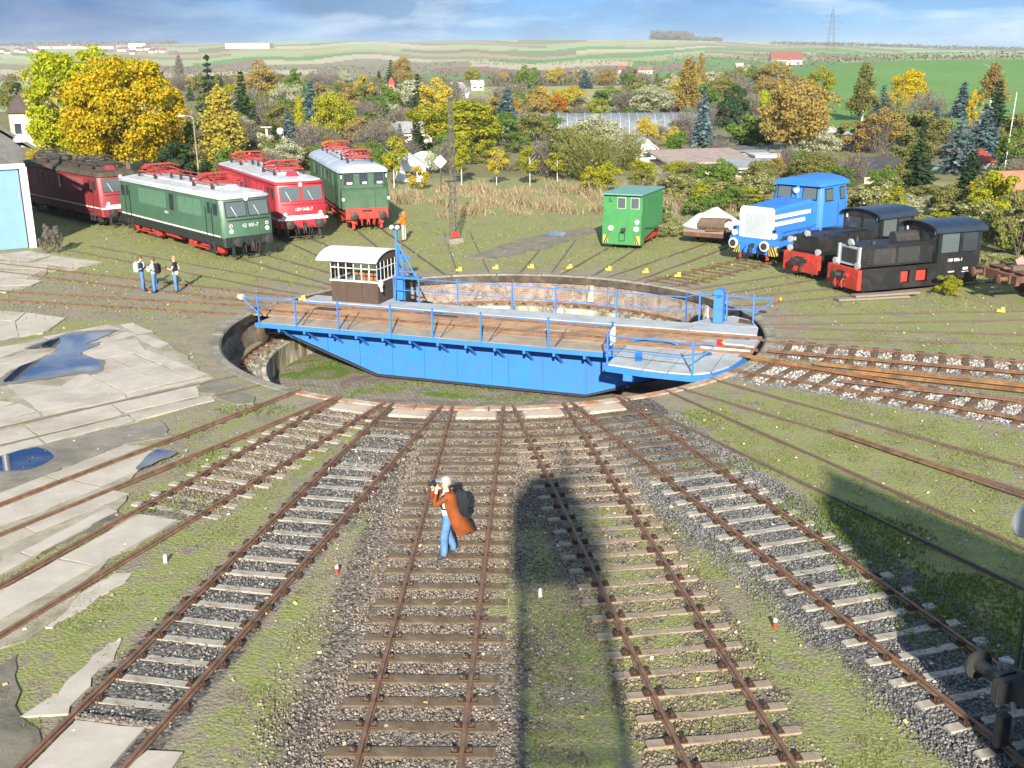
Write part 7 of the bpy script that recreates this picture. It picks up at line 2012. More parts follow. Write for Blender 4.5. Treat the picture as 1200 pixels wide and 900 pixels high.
NAMED = []
def short(lab):
    for w in (' between ', ' behind ', ' beside ', ' in ', ' with ', ' above ', ' left ', ' right ', ' on ', ' at ', ' under ', ' rising ', ' turning ', ' below ', ' far ', ' among ', ' against ', ' before ', ' of '):
        lab = lab.split(w)[0]
    return ' '.join(lab.split()[:5])
TREES = [
    ('conifer', 'spruce', -38.07, 143.26, 0.0, 10.37, 3.48, 'tall dark spruce between the orange maple and the golden birch', None, None),
    ('conifer', 'spruce', -35.82, 151.04, 0.0, 8.41, 3.89, 'dark spruce behind the golden birch, below the orange crown', None, None),
    ('conifer', 'spruce', -50.14, 235.95, 0.0, 7.91, 2.83, 'slim dark spruce on the garden slope beside the orange round tree', None, None),
    ('birch', 'birch', -25.34, 98.33, 0.0, 7.91, 5.72, 'golden birch with trailing twigs beside a concrete street lamp', None, 0),
    ('round', 'orange', -49.4, 221.16, 0.0, 9.01, 8.16, 'orange brown tree rising behind the dark spruces', None, None),
    ('thuja', 'yellowgreen', -24.63, 131.51, 0.0, 6.04, 1.15, 'slim bright green thuja column behind the red locomotive', None, None),
    ('conifer', 'bluespruce', -26.9, 152.9, 0.0, 7.08, 3.4, 'blue green spruce beside the slim thuja', None, None),
    ('conifer', 'bluespruce', -24.15, 122.18, 0.0, 4.7, 2.93, 'broad blue spruce behind the white signal post', None, None),
    ('round', 'pale', -35.66, 180.62, 0.0, 6.23, 4.9, 'pale grey green tree left of the slim thuja', None, None),
    ('round', 'green', -51.05, 272.87, 0.0, 7.95, 5.65, 'light green tree on the slope above the slim thuja', None, None),
    ('round', 'yellowgreen', -19.5, 123.69, 0.0, 6.41, 4.31, 'yellow green tree behind the old green engine', None, None),
    ('bare', 'bare', -33.24, 154.15, 0.0, 5.21, 4.44, 'leafless grey tree behind the flat lamp board', None, None),
    ('birch', 'green', -28.56, 99.54, 0.0, 4.85, 2.27, 'thin green birch left of the golden birch', None, None),
    ('bush', 'spruce', -28.77, 94.75, 0.0, 3.33, 3.57, 'dark evergreen bush between the maple and the street lamp', None, None),
    ('bush', 'green', -25.17, 109.85, 0.0, 1.98, 4.59, 'green bush behind the red locomotive', None, None),
    ('bush', 'olive', -18.92, 113.04, 0.0, 2.36, 3.59, 'olive bush left of the old green engine', None, None),
    ('round', 'orange', -15.37, 118.73, 0.0, 3.71, 4.12, 'low round tree turning yellow and orange behind the old green engine', None, None),
    ('round', 'gold', -10.77, 165.85, 0.0, 6.56, 5.47, 'big golden tree above the white bungalow', None, None),
    ('conifer', 'spruce', -14.31, 176.99, 0.0, 7.52, 2.78, 'dark narrow spruce beside the big golden tree', None, None),
    ('conifer', 'spruce', -39.65, 381.21, 0.03, 9.36, 4.8, 'dark cone shaped spruce beside a small orange tree far up the gardens', None, None),
    ('round', 'orange', -33.03, 350.31, 0.02, 10.38, 5.51, 'small orange tree beside the dark cone shaped spruce', None, None),
    ('conifer', 'spruce', -33.35, 258.91, 0.0, 5.46, 2.04, 'little slim spruce in the garden left of the white huts', None, None),
    ('round', 'yellowgreen', -5.11, 111.66, 0.0, 5.88, 7.7, 'large yellow green walnut tree behind the lattice mast', None, 2),
    ('young', 'yellowgreen', -9.22, 87.62, 0.0, 3.98, 1.93, 'young tree with thin pale trunk in the row behind the dry grass', 'young trees in a row along the dry grass bank', None),
    ('young', 'yellowgreen', -3.91, 89.07, 0.0, 4.1, 2.09, 'young tree with thin pale trunk in the row behind the dry grass', 'young trees in a row along the dry grass bank', None),
    ('young', 'gold', -1.08, 88.71, 0.0, 2.83, 1.53, 'young tree with thin pale trunk in the row behind the dry grass', 'young trees in a row along the dry grass bank', None),
    ('young', 'yellowgreen', 1.59, 87.98, 0.0, 3.13, 1.79, 'young tree with thin pale trunk in the row behind the dry grass', 'young trees in a row along the dry grass bank', None),
    ('young', 'yellowgreen', 3.9, 90.93, 0.0, 2.4, 1.57, 'young tree with thin pale trunk in the row behind the dry grass', 'young trees in a row along the dry grass bank', None),
    ('bush', 'gold', -7.16, 86.53, 0.0, 1.82, 1.77, 'small golden bush at the foot of the white hut', None, None),
    ('conifer', 'bluespruce', -12.09, 122.69, 0.0, 3.02, 1.93, 'small blue conifer in front of the white bungalow', None, None),
    ('conifer', 'bluespruce', -0.35, 142.68, 0.0, 5.99, 4.25, 'broad silver blue spruce beside the orange tree and the long greenhouse', None, None),
    ('round', 'green', 3.32, 216.74, 0.0, 7.76, 4.75, 'tall fresh green tree above the orange tree', None, None),
    ('conifer', 'spruce', 0.06, 270.67, 0.0, 4.54, 2.12, 'little dark conifer on the green meadow edge', None, None),
    ('round', 'orange', 3.39, 153.53, 0.0, 5.77, 5.53, 'orange yellow tree left of the long greenhouse', None, None),
    ('round', 'rust', 7.51, 185.81, 0.0, 3.81, 3.79, 'reddish orange bush at the left end of the long greenhouse', None, None),
    ('bare', 'olive', 6.53, 91.31, 0.0, 4.53, 5.59, 'large grey olive tree in front of the long greenhouse', None, 0),
    ('bare', 'bare', 2.85, 95.92, 0.0, 3.45, 4.66, 'grey leafless thicket tree behind the row of young trees', None, 1),
    ('bare', 'olive', 10.57, 99.54, 0.0, 3.73, 3.92, 'grey olive tree beside the white gabled shed', None, None),
    ('round', 'olive', 5.02, 96.32, 0.0, 3.98, 3.32, 'olive brown tree between the young trees and the greenhouse', None, None),
    ('bush', 'yellowgreen', 6.89, 82.01, 0.0, 2.47, 2.96, 'bright yellow green bush left of the green box engine', None, None),
    ('round', 'gold', 15.89, 128.85, 0.0, 3.07, 2.85, 'small round golden tree below the long greenhouse', None, None),
    ('round', 'orange', 31.55, 364.71, 0.03, 6.09, 5.73, 'orange tree above the meadow', None, None),
    ('conifer', 'bluespruce', 24.85, 367.66, 0.03, 5.59, 4.62, 'blue spruce at the edge of the meadow', None, None),
    ('conifer', 'spruce', 38.28, 343.34, 0.02, 5.99, 3.79, 'dark spruce right of the meadow', None, None),
    ('conifer', 'bluespruce', 42.51, 325.82, 0.01, 5.19, 4.12, 'small grey blue spruce right of the meadow', None, None),
    ('round', 'pale', 23.28, 182.83, 0.0, 5.36, 6.35, 'whitish silver leaved tree behind the long greenhouse', None, None),
    ('birch', 'orange', 28.88, 182.08, 0.0, 10.33, 5.77, 'tall orange birch with pale trunk beside the silver leaved tree', None, 1),
    ('round', 'orange', 42.51, 248.68, 0.03, 10.46, 3.56, 'slim rusty tree top beside the tall orange birch', None, None),
    ('round', 'pale', 40.15, 226.61, 0.04, 6.78, 5.05, 'pale blossom coloured tree right of the tall orange birch', None, None),
    ('round', 'spruce', 26.09, 130.43, 0.0, 6.54, 4.79, 'dark green pine with broad crown', None, 1),
    ('conifer', 'bluespruce', 18.85, 108.95, 0.0, 6.78, 3.29, 'tall grey blue spruce with bare lower trunk', None, None),
    ('bush', 'green', 16.73, 107.18, 0.0, 3.05, 2.89, 'green bush left of the grey blue spruce', None, None),
    ('round', 'orange', 26.98, 104.57, 0.0, 7.58, 6.26, 'big orange brown walnut tree above the white huts', None, 2),
    ('round', 'maple_green', 37.17, 157.96, 0.02, 5.32, 3.81, 'yellow lit tree left of the big orange walnut', None, None),
    ('bare', 'bare', 24.61, 113.98, 0.0, 4.42, 4.02, 'grey leafless tree left of the big orange walnut', None, None),
    ('conifer', 'bluespruce', 55.78, 236.16, 0.73, 6.01, 4.18, 'blue spruce on the slope above the orange walnut', None, None),
    ('round', 'yellowgreen', 59.05, 215.23, 0.85, 6.39, 5.59, 'yellow green tree below the red roofed farmhouse', None, None),
    ('birch', 'olive', 53.35, 169.31, 0.18, 8.64, 5.84, 'tall olive birch with white trunk on the slope', None, 0),
    ('conifer', 'bluespruce', 57.23, 172.1, 0.25, 5.16, 3.12, 'grey green conifer between golden trees', None, None),
    ('round', 'gold', 56.6, 176.35, 0.3, 4.12, 2.9, 'golden bush beside the olive birch', None, None),
    ('round', 'maple', 66.0, 185.97, 0.55, 6.77, 5.25, 'bright golden maple at the edge of the green field', None, None),
    ('round', 'gold', 61.64, 178.54, 0.38, 3.93, 3.85, 'golden tree below the bright golden maple', None, None),
    ('bare', 'bare', 57.27, 153.55, 0.05, 5.21, 5.9, 'grey leafless tree beside the golden maple', None, None),
    ('bare', 'bare', 46.17, 131.51, 0.0, 4.2, 4.8, 'grey leafless tree in front of the golden trees', None, None),
    ('round', 'pale', 28.72, 104.15, 0.0, 2.97, 4.23, 'pale silvery shrub behind the green dome hedge', None, None),
    ('bush', 'green', 23.82, 89.81, 0.0, 2.44, 2.18, 'dome shaped green bush behind the blue engine', None, None),
    ('conifer', 'bluespruce', 69.72, 172.83, 0.33, 5.32, 3.5, 'silver spruce at the edge of the green field', None, None),
    ('conifer', 'bluespruce', 38.12, 93.97, 0.0, 5.06, 3.18, 'bright silver blue spruce above the red roofed hut', None, None),
    ('conifer', 'bluespruce', 43.85, 102.86, 0.0, 5.19, 3.5, 'dark silver spruce right of the bright silver spruce', None, None),
    ('conifer', 'spruce', 56.71, 130.43, 0.0, 6.72, 4.01, 'tall dark green spruce beside the thin white pole', None, None),
    ('conifer', 'bluespruce', 53.63, 140.95, 0.0, 3.45, 2.83, 'short blue green spruce below the grey leafless tree', None, None),
    ('round', 'gold', 60.25, 145.02, 0.01, 5.34, 2.46, 'narrow golden tree beside the tall dark spruce', None, None),
    ('birch', 'orange', 83.65, 195.36, 0.92, 7.83, 6.66, 'half bare birch against the green field', None, 1),
    ('conifer', 'spruce', 29.98, 81.0, 0.0, 4.41, 2.71, 'full grey green conifer behind the dark roofed hut', None, None),
    ('bush', 'yellowgreen', 28.86, 65.54, 0.0, 3.12, 3.59, 'yellow green bush behind the cab of the black shunter', None, None),
    ('bush', 'olive', 25.57, 54.51, 0.0, 3.31, 2.64, 'brown olive bush at the end of the thicket', None, None),
    ('bush', 'green', 42.19, 92.82, 0.0, 3.83, 3.19, 'green bush right of the thin white pole', None, None),
    ('round', 'olive', -76.9, 176.27, 0.0, 7.49, 5.12, 'olive brown tree beyond the beige house', None, None),
    ('bush', 'gold', -45.93, 108.51, 0.0, 2.11, 2.21, 'orange bush at the foot of the tall maple', None, None),
    ('birch', 'bare', -140.24, 483.22, 0.02, 13.23, 6.3, 'slim bare poplar on the field edge beside the orange maple', None, None),
    ('bush', 'bare', -24.86, 58.06, 0.0, 1.6, 0.79, 'dry brown weed clump at the corner of the engine shed', None, None),
    ('bush', 'bare', -24.37, 58.3, 0.0, 1.46, 0.69, 'small dry weed clump beside the engine shed', None, None),
    ('bush', 'yellowgreen', 18.55, 45.26, 0.0, 0.87, 1.3, 'tuft of tall yellow grass in front of the black shunter cab', None, None)]
HOUSES = [
    ('house', 'beige house with a dark hipped roof behind the engine shed', -59.48, 140.37, 0.0, 5.11, 9, 4.11, 6.63, 0.35, (0.58, 0.46, 0.33), (0.085, 0.065, 0.055), 'hip', 3, None, 'house'),
    ('bungalow', 'white bungalow with a low grey roof in the gardens', -12.51, 140.48, 0.0, 6.25, 7, 1.21, 2.42, -0.05, (0.5, 0.48, 0.45), (0.3, 0.29, 0.29), 'hip', 5, None, 'house'),
    ('garden_hut', 'small white hut with a reddish roof above the bungalow', -17.06, 187.06, 0.0, 2.62, 4, 0.97, 1.62, 0.1, (0.5, 0.48, 0.45), (0.34, 0.14, 0.09), 'mono', 1, None, 'hut'),
    ('house', 'grey roofed house with a white gable far up the gardens', -15.13, 290.4, 0.0, 6.74, 8, 1.59, 3.96, 0.5, (0.5, 0.48, 0.45), (0.28, 0.27, 0.26), 'gable', 2, None, 'house'),
    ('garden_hut', 'pale hut among shrubs left of the red chimney hut', -38.29, 329.64, 0.01, 5.16, 5, 1.71, 2.85, 0.1, (0.5, 0.5, 0.48), (0.33, 0.32, 0.32), 'gable', 2, None, 'hut'),
    ('garden_hut', 'tiny red gabled hut beside the dark cone shaped spruce', -36.62, 353.73, 0.02, 1.94, 4, 2.75, 4.58, 0, (0.36, 0.08, 0.05), (0.3, 0.07, 0.045), 'gable_y', 1, None, 'hut'),
    ('garden_hut', 'white hut right of the tiny red hut', -32.76, 352.31, 0.02, 3.31, 4, 2.13, 3.54, 0.2, (0.5, 0.48, 0.45), (0.5, 0.48, 0.46), 'gable_y', 1, None, 'hut'),
    ('garden_hut', 'small white hut on the green meadow', -10.25, 362.83, 0.03, 3.95, 5, 1.88, 3.14, 0.1, (0.5, 0.48, 0.45), (0.42, 0.4, 0.4), 'gable', 2, None, 'hut'),
    ('garden_shed', 'white gabled shed in front of the long greenhouse, left of the pair', 11.36, 109.17, 0.0, 1.86, 4, 1.33, 2.14, 0.1, (0.6, 0.59, 0.56), (0.48, 0.47, 0.46), 'gable_y', 0, None, 'hut'),
    ('garden_shed', 'white gabled shed in front of the long greenhouse, right of the pair', 13.23, 109.62, 0.0, 1.7, 4, 1.35, 2.18, 0.05, (0.6, 0.59, 0.56), (0.48, 0.47, 0.46), 'gable_y', 1, None, 'hut'),
    ('garden_hut', 'low hut with a long pinkish felt roof behind the thicket', 16.73, 97.64, 0.0, 7.56, 5, 1.11, 1.79, 0.22, (0.55, 0.5, 0.42), (0.3, 0.235, 0.2), 'mono', 3, None, 'hut'),
    ('garden_hut', 'hut with a dark flat roof beside the orange walnut', 24.14, 108.81, 0.0, 4.95, 5, 1.08, 1.44, 0.0, (0.3, 0.22, 0.16), (0.12, 0.125, 0.13), 'flat', 2, None, 'hut'),
    ('garden_hut', 'white walled hut under the dark flat roof', 23.41, 103.1, 0.0, 1.63, 3, 0.96, 1.2, 0.05, (0.5, 0.48, 0.45), (0.5, 0.5, 0.5), 'flat', 0, None, 'hut'),
    ('garden_hut', 'pale lattice fronted hut right of the white walled hut', 24.0, 99.02, 0.0, 1.73, 3, 0.81, 1.01, 0.05, (0.5, 0.54, 0.56), (0.4, 0.42, 0.43), 'flat', 2, None, 'hut'),
    ('garden_hut', 'hut with a low grey roof in front of the white walled hut', 20.31, 93.31, 0.0, 3.81, 4, 0.95, 1.31, -0.05, (0.28, 0.17, 0.12), (0.27, 0.28, 0.29), 'mono', 2, None, 'hut'),
    ('garden_hut', 'beige hut with a black pitched roof behind the blue engine', 29.65, 89.76, 0.0, 3.17, 5, 0.84, 1.86, 0.0, (0.48, 0.4, 0.3), (0.045, 0.045, 0.05), 'gable', 2, None, 'hut'),
    ('garden_hut', 'hut with a bright red roof under the silver spruce', 41.04, 100.42, 0.0, 3.16, 5, 0.78, 1.55, 0.15, (0.4, 0.36, 0.3), (0.3, 0.045, 0.035), 'gable', 1, None, 'hut'),
    ('caravan', 'white caravan behind the red roofed hut', 49.89, 112.46, 0.0, 2.48, 2.5, 0.72, 0.91, 0.0, (0.72, 0.71, 0.68), (0.68, 0.67, 0.65), 'flat', 2, None, 'caravan'),
    ('garden_hut', 'hut with an orange tiled roof at the edge of the thicket', 33.65, 74.32, 0.0, 2.24, 5, 0.98, 2.19, 0.2, (0.5, 0.42, 0.34), (0.42, 0.17, 0.09), 'gable', 1, None, 'hut'),
    ('garden_hut', 'grey concrete flat roofed hut behind the pale shrub', 37.47, 122.7, 0.0, 4.34, 5, 1.43, 1.79, 0.05, (0.36, 0.34, 0.31), (0.42, 0.42, 0.42), 'flat', 3, None, 'hut'),
    ('garden_hut', 'pale blue grey gabled hut beside the concrete hut', 37.59, 133.5, 0.0, 2.36, 4, 1.02, 1.85, 0.1, (0.45, 0.46, 0.46), (0.46, 0.5, 0.53), 'gable_y', 1, None, 'hut'),
    ('farmhouse', 'farmhouse with a bright red roof on the green rise', 249.56, 1025.09, 1.71, 27.93, 12, 4.39, 10.98, 0.0, (0.5, 0.48, 0.45), (0.2, 0.055, 0.035), 'gable', 4, None, 'house'),
    ('garden_hut', 'tiny white hut left of the red roofed farmhouse', 166.5, 820.09, 1.28, 5.23, 5, 2.11, 3.51, 0, (0.5, 0.48, 0.45), (0.6, 0.58, 0.55), 'gable', 1, None, 'hut'),
    ('garden_hut', 'white hut behind the row of young trees', -8.53, 94.06, 0.0, 2.46, 4, 1.29, 2.15, 0.15, (0.72, 0.7, 0.67), (0.55, 0.54, 0.52), 'gable_y', 1, None, 'hut'),
    ('house', 'white house with a red roof above the meadow, left of the pair', 69.73, 692.14, -0.67, 7.58, 9, 2.99, 5.43, 0.1, (0.5, 0.48, 0.45), (0.25, 0.08, 0.055), 'gable', 2, None, 'house'),
    ('house', 'white house with a red roof above the meadow, right of the pair', 84.88, 706.12, -0.53, 8.85, 9, 2.51, 4.56, -0.1, (0.5, 0.48, 0.45), (0.25, 0.12, 0.09), 'gable', 2, None, 'house'),
    ('warehouse', 'long white warehouse on the skyline', -464.25, 2047.83, 30.61, 78.18, 40, 8.52, 10.65, 0.0, (0.55, 0.55, 0.54), (0.5, 0.5, 0.5), 'flat', 0, None, 'warehouse'),
    ('apartment_block', 'white block on the skyline beside the maple', -670.52, 2070.58, 31.22, 30.54, 20, 10.56, 12.42, 0.0, (0.55, 0.54, 0.52), (0.45, 0.45, 0.45), 'flat', 4, None, 'building'),
    ('house', 'small house with a reddish roof in the village on the skyline', -882.08, 1985.14, 27.7, 11.22, 12, 3.52, 7.04, 0.12572030410805402, (0.5, 0.48, 0.45), (0.12, 0.085, 0.07), 'gable', 0, 'village houses on the skyline', 'house'),
    ('house', 'small house with a reddish roof in the village on the skyline', -818.84, 1862.01, 24.27, 8.45, 12, 3.24, 6.49, 0.4956448355104628, (0.5, 0.46, 0.4), (0.12, 0.085, 0.07), 'gable', 0, 'village houses on the skyline', 'house'),
    ('house', 'small house with a reddish roof in the village on the skyline', -864.54, 2009.06, 28.25, 8.59, 12, 3.82, 7.64, 0.13486065828518845, (0.6, 0.55, 0.48), (0.17, 0.08, 0.06), 'gable', 0, 'village houses on the skyline', 'house'),
    ('house', 'small house with a reddish roof in the village on the skyline', -820.6, 1930.2, 25.91, 11.72, 12, 3.1, 6.2, 0.09109958293131759, (0.5, 0.46, 0.4), (0.2, 0.07, 0.05), 'gable', 0, 'village houses on the skyline', 'house'),
    ('house', 'small house with a reddish roof in the village on the skyline', -865.72, 2066.26, 30.06, 13.51, 12, 3.96, 7.93, -0.11239141438804956, (0.5, 0.46, 0.4), (0.17, 0.08, 0.06), 'gable', 0, 'village houses on the skyline', 'house'),
    ('house', 'small house with a reddish roof in the village on the skyline', -808.45, 1953.54, 26.52, 8.2, 12, 4.13, 8.26, -0.1344803415428526, (0.5, 0.48, 0.45), (0.2, 0.07, 0.05), 'gable', 0, 'village houses on the skyline', 'house'),
    ('house', 'small house with a reddish roof in the village on the skyline', -915.55, 2238.86, 36.39, 13.65, 12, 4.34, 8.68, 0.35522558019329753, (0.5, 0.46, 0.4), (0.12, 0.085, 0.07), 'gable', 0, 'village houses on the skyline', 'house'),
    ('house', 'small house with a reddish roof in the village on the skyline', -895.89, 2229.92, 36.05, 11.13, 12, 4.2, 8.41, -0.2676135234221685, (0.5, 0.46, 0.4), (0.12, 0.085, 0.07), 'gable', 0, 'village houses on the skyline', 'house'),
    ('house', 'small house with a reddish roof in the village on the skyline', -882.43, 2229.88, 36.03, 12.4, 12, 3.85, 7.69, 0.19556540372296882, (0.6, 0.55, 0.48), (0.17, 0.08, 0.06), 'gable', 0, 'village houses on the skyline', 'house'),
    ('house', 'small house with a reddish roof in the village on the skyline', -869.31, 2229.84, 36.02, 13.08, 12, 4.13, 8.27, -0.2888750163244017, (0.6, 0.55, 0.48), (0.17, 0.08, 0.06), 'gable', 0, 'village houses on the skyline', 'house'),
    ('house', 'small house with a reddish roof in the village on the skyline', -860.02, 2220.97, 35.67, 14.82, 12, 4.55, 9.1, -0.41148190689027164, (0.5, 0.48, 0.45), (0.17, 0.08, 0.06), 'gable', 0, 'village houses on the skyline', 'house'),
    ('house', 'small house with a reddish roof in the village on the skyline', -841.35, 2220.92, 35.66, 11.04, 12, 3.96, 7.92, -0.38108277287937664, (0.6, 0.55, 0.48), (0.12, 0.085, 0.07), 'gable', 0, 'village houses on the skyline', 'house'),
    ('house', 'small house with a reddish roof in the village on the skyline', -826.81, 2212.06, 35.32, 11.86, 12, 4.2, 8.4, 0.42188233867761304, (0.5, 0.46, 0.4), (0.12, 0.085, 0.07), 'gable', 0, 'village houses on the skyline', 'house'),
    ('house', 'small house with a reddish roof in the village on the skyline', -819.48, 2212.04, 35.32, 8.99, 12, 3.48, 6.96, 0.03557816916240564, (0.5, 0.48, 0.45), (0.17, 0.08, 0.06), 'gable', 0, 'village houses on the skyline', 'house'),
    ('house', 'small house with a reddish roof in the village on the skyline', -803.18, 2203.21, 34.99, 14.52, 12, 4.32, 8.64, -0.16018617664403834, (0.5, 0.46, 0.4), (0.2, 0.07, 0.05), 'gable', 0, 'village houses on the skyline', 'house'),
    ('house', 'small house with a reddish roof in the village on the skyline', -781.61, 2194.41, 34.7, 11.5, 12, 4.04, 8.08, 0.14388871838772688, (0.6, 0.55, 0.48), (0.12, 0.085, 0.07), 'gable', 0, 'village houses on the skyline', 'house'),
    ('house', 'small house with a reddish roof in the village on the skyline', -772.49, 2194.38, 34.73, 11.4, 12, 4.55, 9.09, -0.06880844656906726, (0.6, 0.55, 0.48), (0.12, 0.085, 0.07), 'gable', 0, 'village houses on the skyline', 'house'),
    ('house', 'small house with a reddish roof in the village on the skyline', -760.17, 2185.64, 34.45, 11.43, 12, 4.62, 9.24, 0.04843046768686221, (0.5, 0.48, 0.45), (0.17, 0.08, 0.06), 'gable', 0, 'village houses on the skyline', 'house'),
    ('house', 'small house with a reddish roof in the village on the skyline', -656.93, 1938.24, 27.13, 10.49, 12, 3.42, 6.85, -0.36673158362447844, (0.6, 0.55, 0.48), (0.12, 0.085, 0.07), 'gable', 0, 'village houses on the skyline', 'house'),
    ('house', 'small house with a reddish roof in the village on the skyline', -646.44, 1922.77, 26.69, 10.5, 12, 3.94, 7.87, -0.22107558892641754, (0.5, 0.46, 0.4), (0.2, 0.07, 0.05), 'gable', 0, 'village houses on the skyline', 'house'),
    ('house', 'small house with a reddish roof in the village on the skyline', -582.45, 1767.35, 21.01, 8.41, 12, 2.79, 5.58, 0.12796934288972706, (0.5, 0.46, 0.4), (0.12, 0.085, 0.07), 'gable', 0, 'village houses on the skyline', 'house'),
    ('house', 'small house with a reddish roof in the village on the skyline', -634.86, 1961.75, 28.14, 11.52, 12, 3.25, 6.51, 0.343840946224492, (0.5, 0.46, 0.4), (0.17, 0.08, 0.06), 'gable', 0, 'village houses on the skyline', 'house'),
    ('house', 'small house with a reddish roof in the village on the skyline', -624.59, 1969.71, 28.5, 12.75, 12, 4.0, 8.01, 0.183732850366631, (0.5, 0.48, 0.45), (0.17, 0.08, 0.06), 'gable', 0, 'village houses on the skyline', 'house'),
    ('house', 'small house with a reddish roof in the village on the skyline', -571.01, 1825.07, 23.24, 8.43, 12, 3.12, 6.25, 0.17806361194874576, (0.6, 0.55, 0.48), (0.12, 0.085, 0.07), 'gable', 0, 'village houses on the skyline', 'house'),
    ('house', 'small house with a reddish roof in the village on the skyline', -566.21, 1832.44, 23.53, 10.27, 12, 3.84, 7.68, -0.275539633345375, (0.5, 0.48, 0.45), (0.2, 0.07, 0.05), 'gable', 0, 'village houses on the skyline', 'house'),
    ('house', 'small house with a reddish roof in the village on the skyline', -549.45, 1817.78, 22.92, 9.01, 12, 3.76, 7.53, -0.2749721572771152, (0.5, 0.48, 0.45), (0.2, 0.07, 0.05), 'gable', 0, 'village houses on the skyline', 'house')]
for row in TREES:
    tree(*row); NAMED.append((row[2], row[3], short(row[7])))
for row in HOUSES: NAMED.append((row[2], row[3], short(row[1])))
def beside(x, y):
    return min(NAMED, key=lambda q: math.hypot(q[0] - x, q[1] - y))[2]

# shrubs filling the allotment gardens
AVOID = [
    (-59.48, 140.37, 5.7),
    (-12.51, 140.48, 4.7),
    (-17.06, 187.06, 3.2),
    (-15.13, 290.4, 5.2),
    (-38.29, 329.64, 3.78),
    (-36.62, 353.73, 3.2),
    (-32.76, 352.31, 3.2),
    (-10.25, 362.83, 3.7),
    (11.36, 109.17, 3.2),
    (13.23, 109.62, 3.2),
    (16.73, 97.64, 4.98),
    (24.14, 108.81, 3.7),
    (23.41, 103.1, 2.7),
    (24.0, 99.02, 2.7),
    (20.31, 93.31, 3.2),
    (29.65, 89.76, 3.7),
    (41.04, 100.42, 3.7),
    (49.89, 112.46, 2.45),
    (33.65, 74.32, 3.7),
    (37.47, 122.7, 3.7),
    (37.59, 133.5, 3.2),
    (-8.53, 94.06, 3.2),
    (1.58, 150.81, 6.0),
    (7.58, 150.81, 6.0),
    (13.58, 150.81, 6.0),
    (19.58, 150.81, 6.0),
    (25.58, 150.81, 6.0)]
cnt = 0
labs = {'bare': 'leafless grey brown shrub among the allotment gardens', 'olive': 'olive green bush among the allotment gardens', 'yellowgreen': 'yellow green bush among the allotment gardens', 'gold': 'golden autumn bush among the allotment gardens', 'green': 'green bush among the allotment gardens', 'orange': 'orange brown bush among the allotment gardens', 'spruce': 'small dark conifer among the allotment gardens', 'pale': 'pale silvery bush among the allotment gardens'}
rnd = random.Random(99)
while cnt < 420:
    th = rnd.uniform(-17.5, 25.5); d = (84 + 130 * rnd.random() ** 1.3) if cnt < 240 else rnd.uniform(150, 470)
    x, y = d * sin(radians(th)), d * cos(radians(th))
    if any(abs(x - a) < r and abs(y - b) < r for a, b, r in AVOID): continue
    if field_of(th, d) in (4, 1, 6): continue
    if th < -3 and d < 95: continue
    if -4 < th < 6.5 and d < 92: continue
    kind = rnd.choice(['bare', 'bare', 'bare', 'bare', 'olive', 'olive', 'olive', 'yellowgreen', 'green', 'green', 'green', 'orange', 'spruce', 'pale', 'bare', 'gold'])
    h = rnd.uniform(1.8, 4.4) * (.72 if d < 110 else (1.0 if d < 190 else 1.5))
    sh = {'bare': 'bare', 'spruce': 'conifer'}.get(kind, rnd.choice(['bush', 'round', 'bush']))
    tree(sh, kind, x, y, terrain(x, y), h, h * (rnd.uniform(.9, 1.5) if sh != 'conifer' else .55), labs[kind].replace('among the allotment gardens', 'beside the ' + beside(x, y)), 'garden shrubs, ' + kind)
    cnt += 1

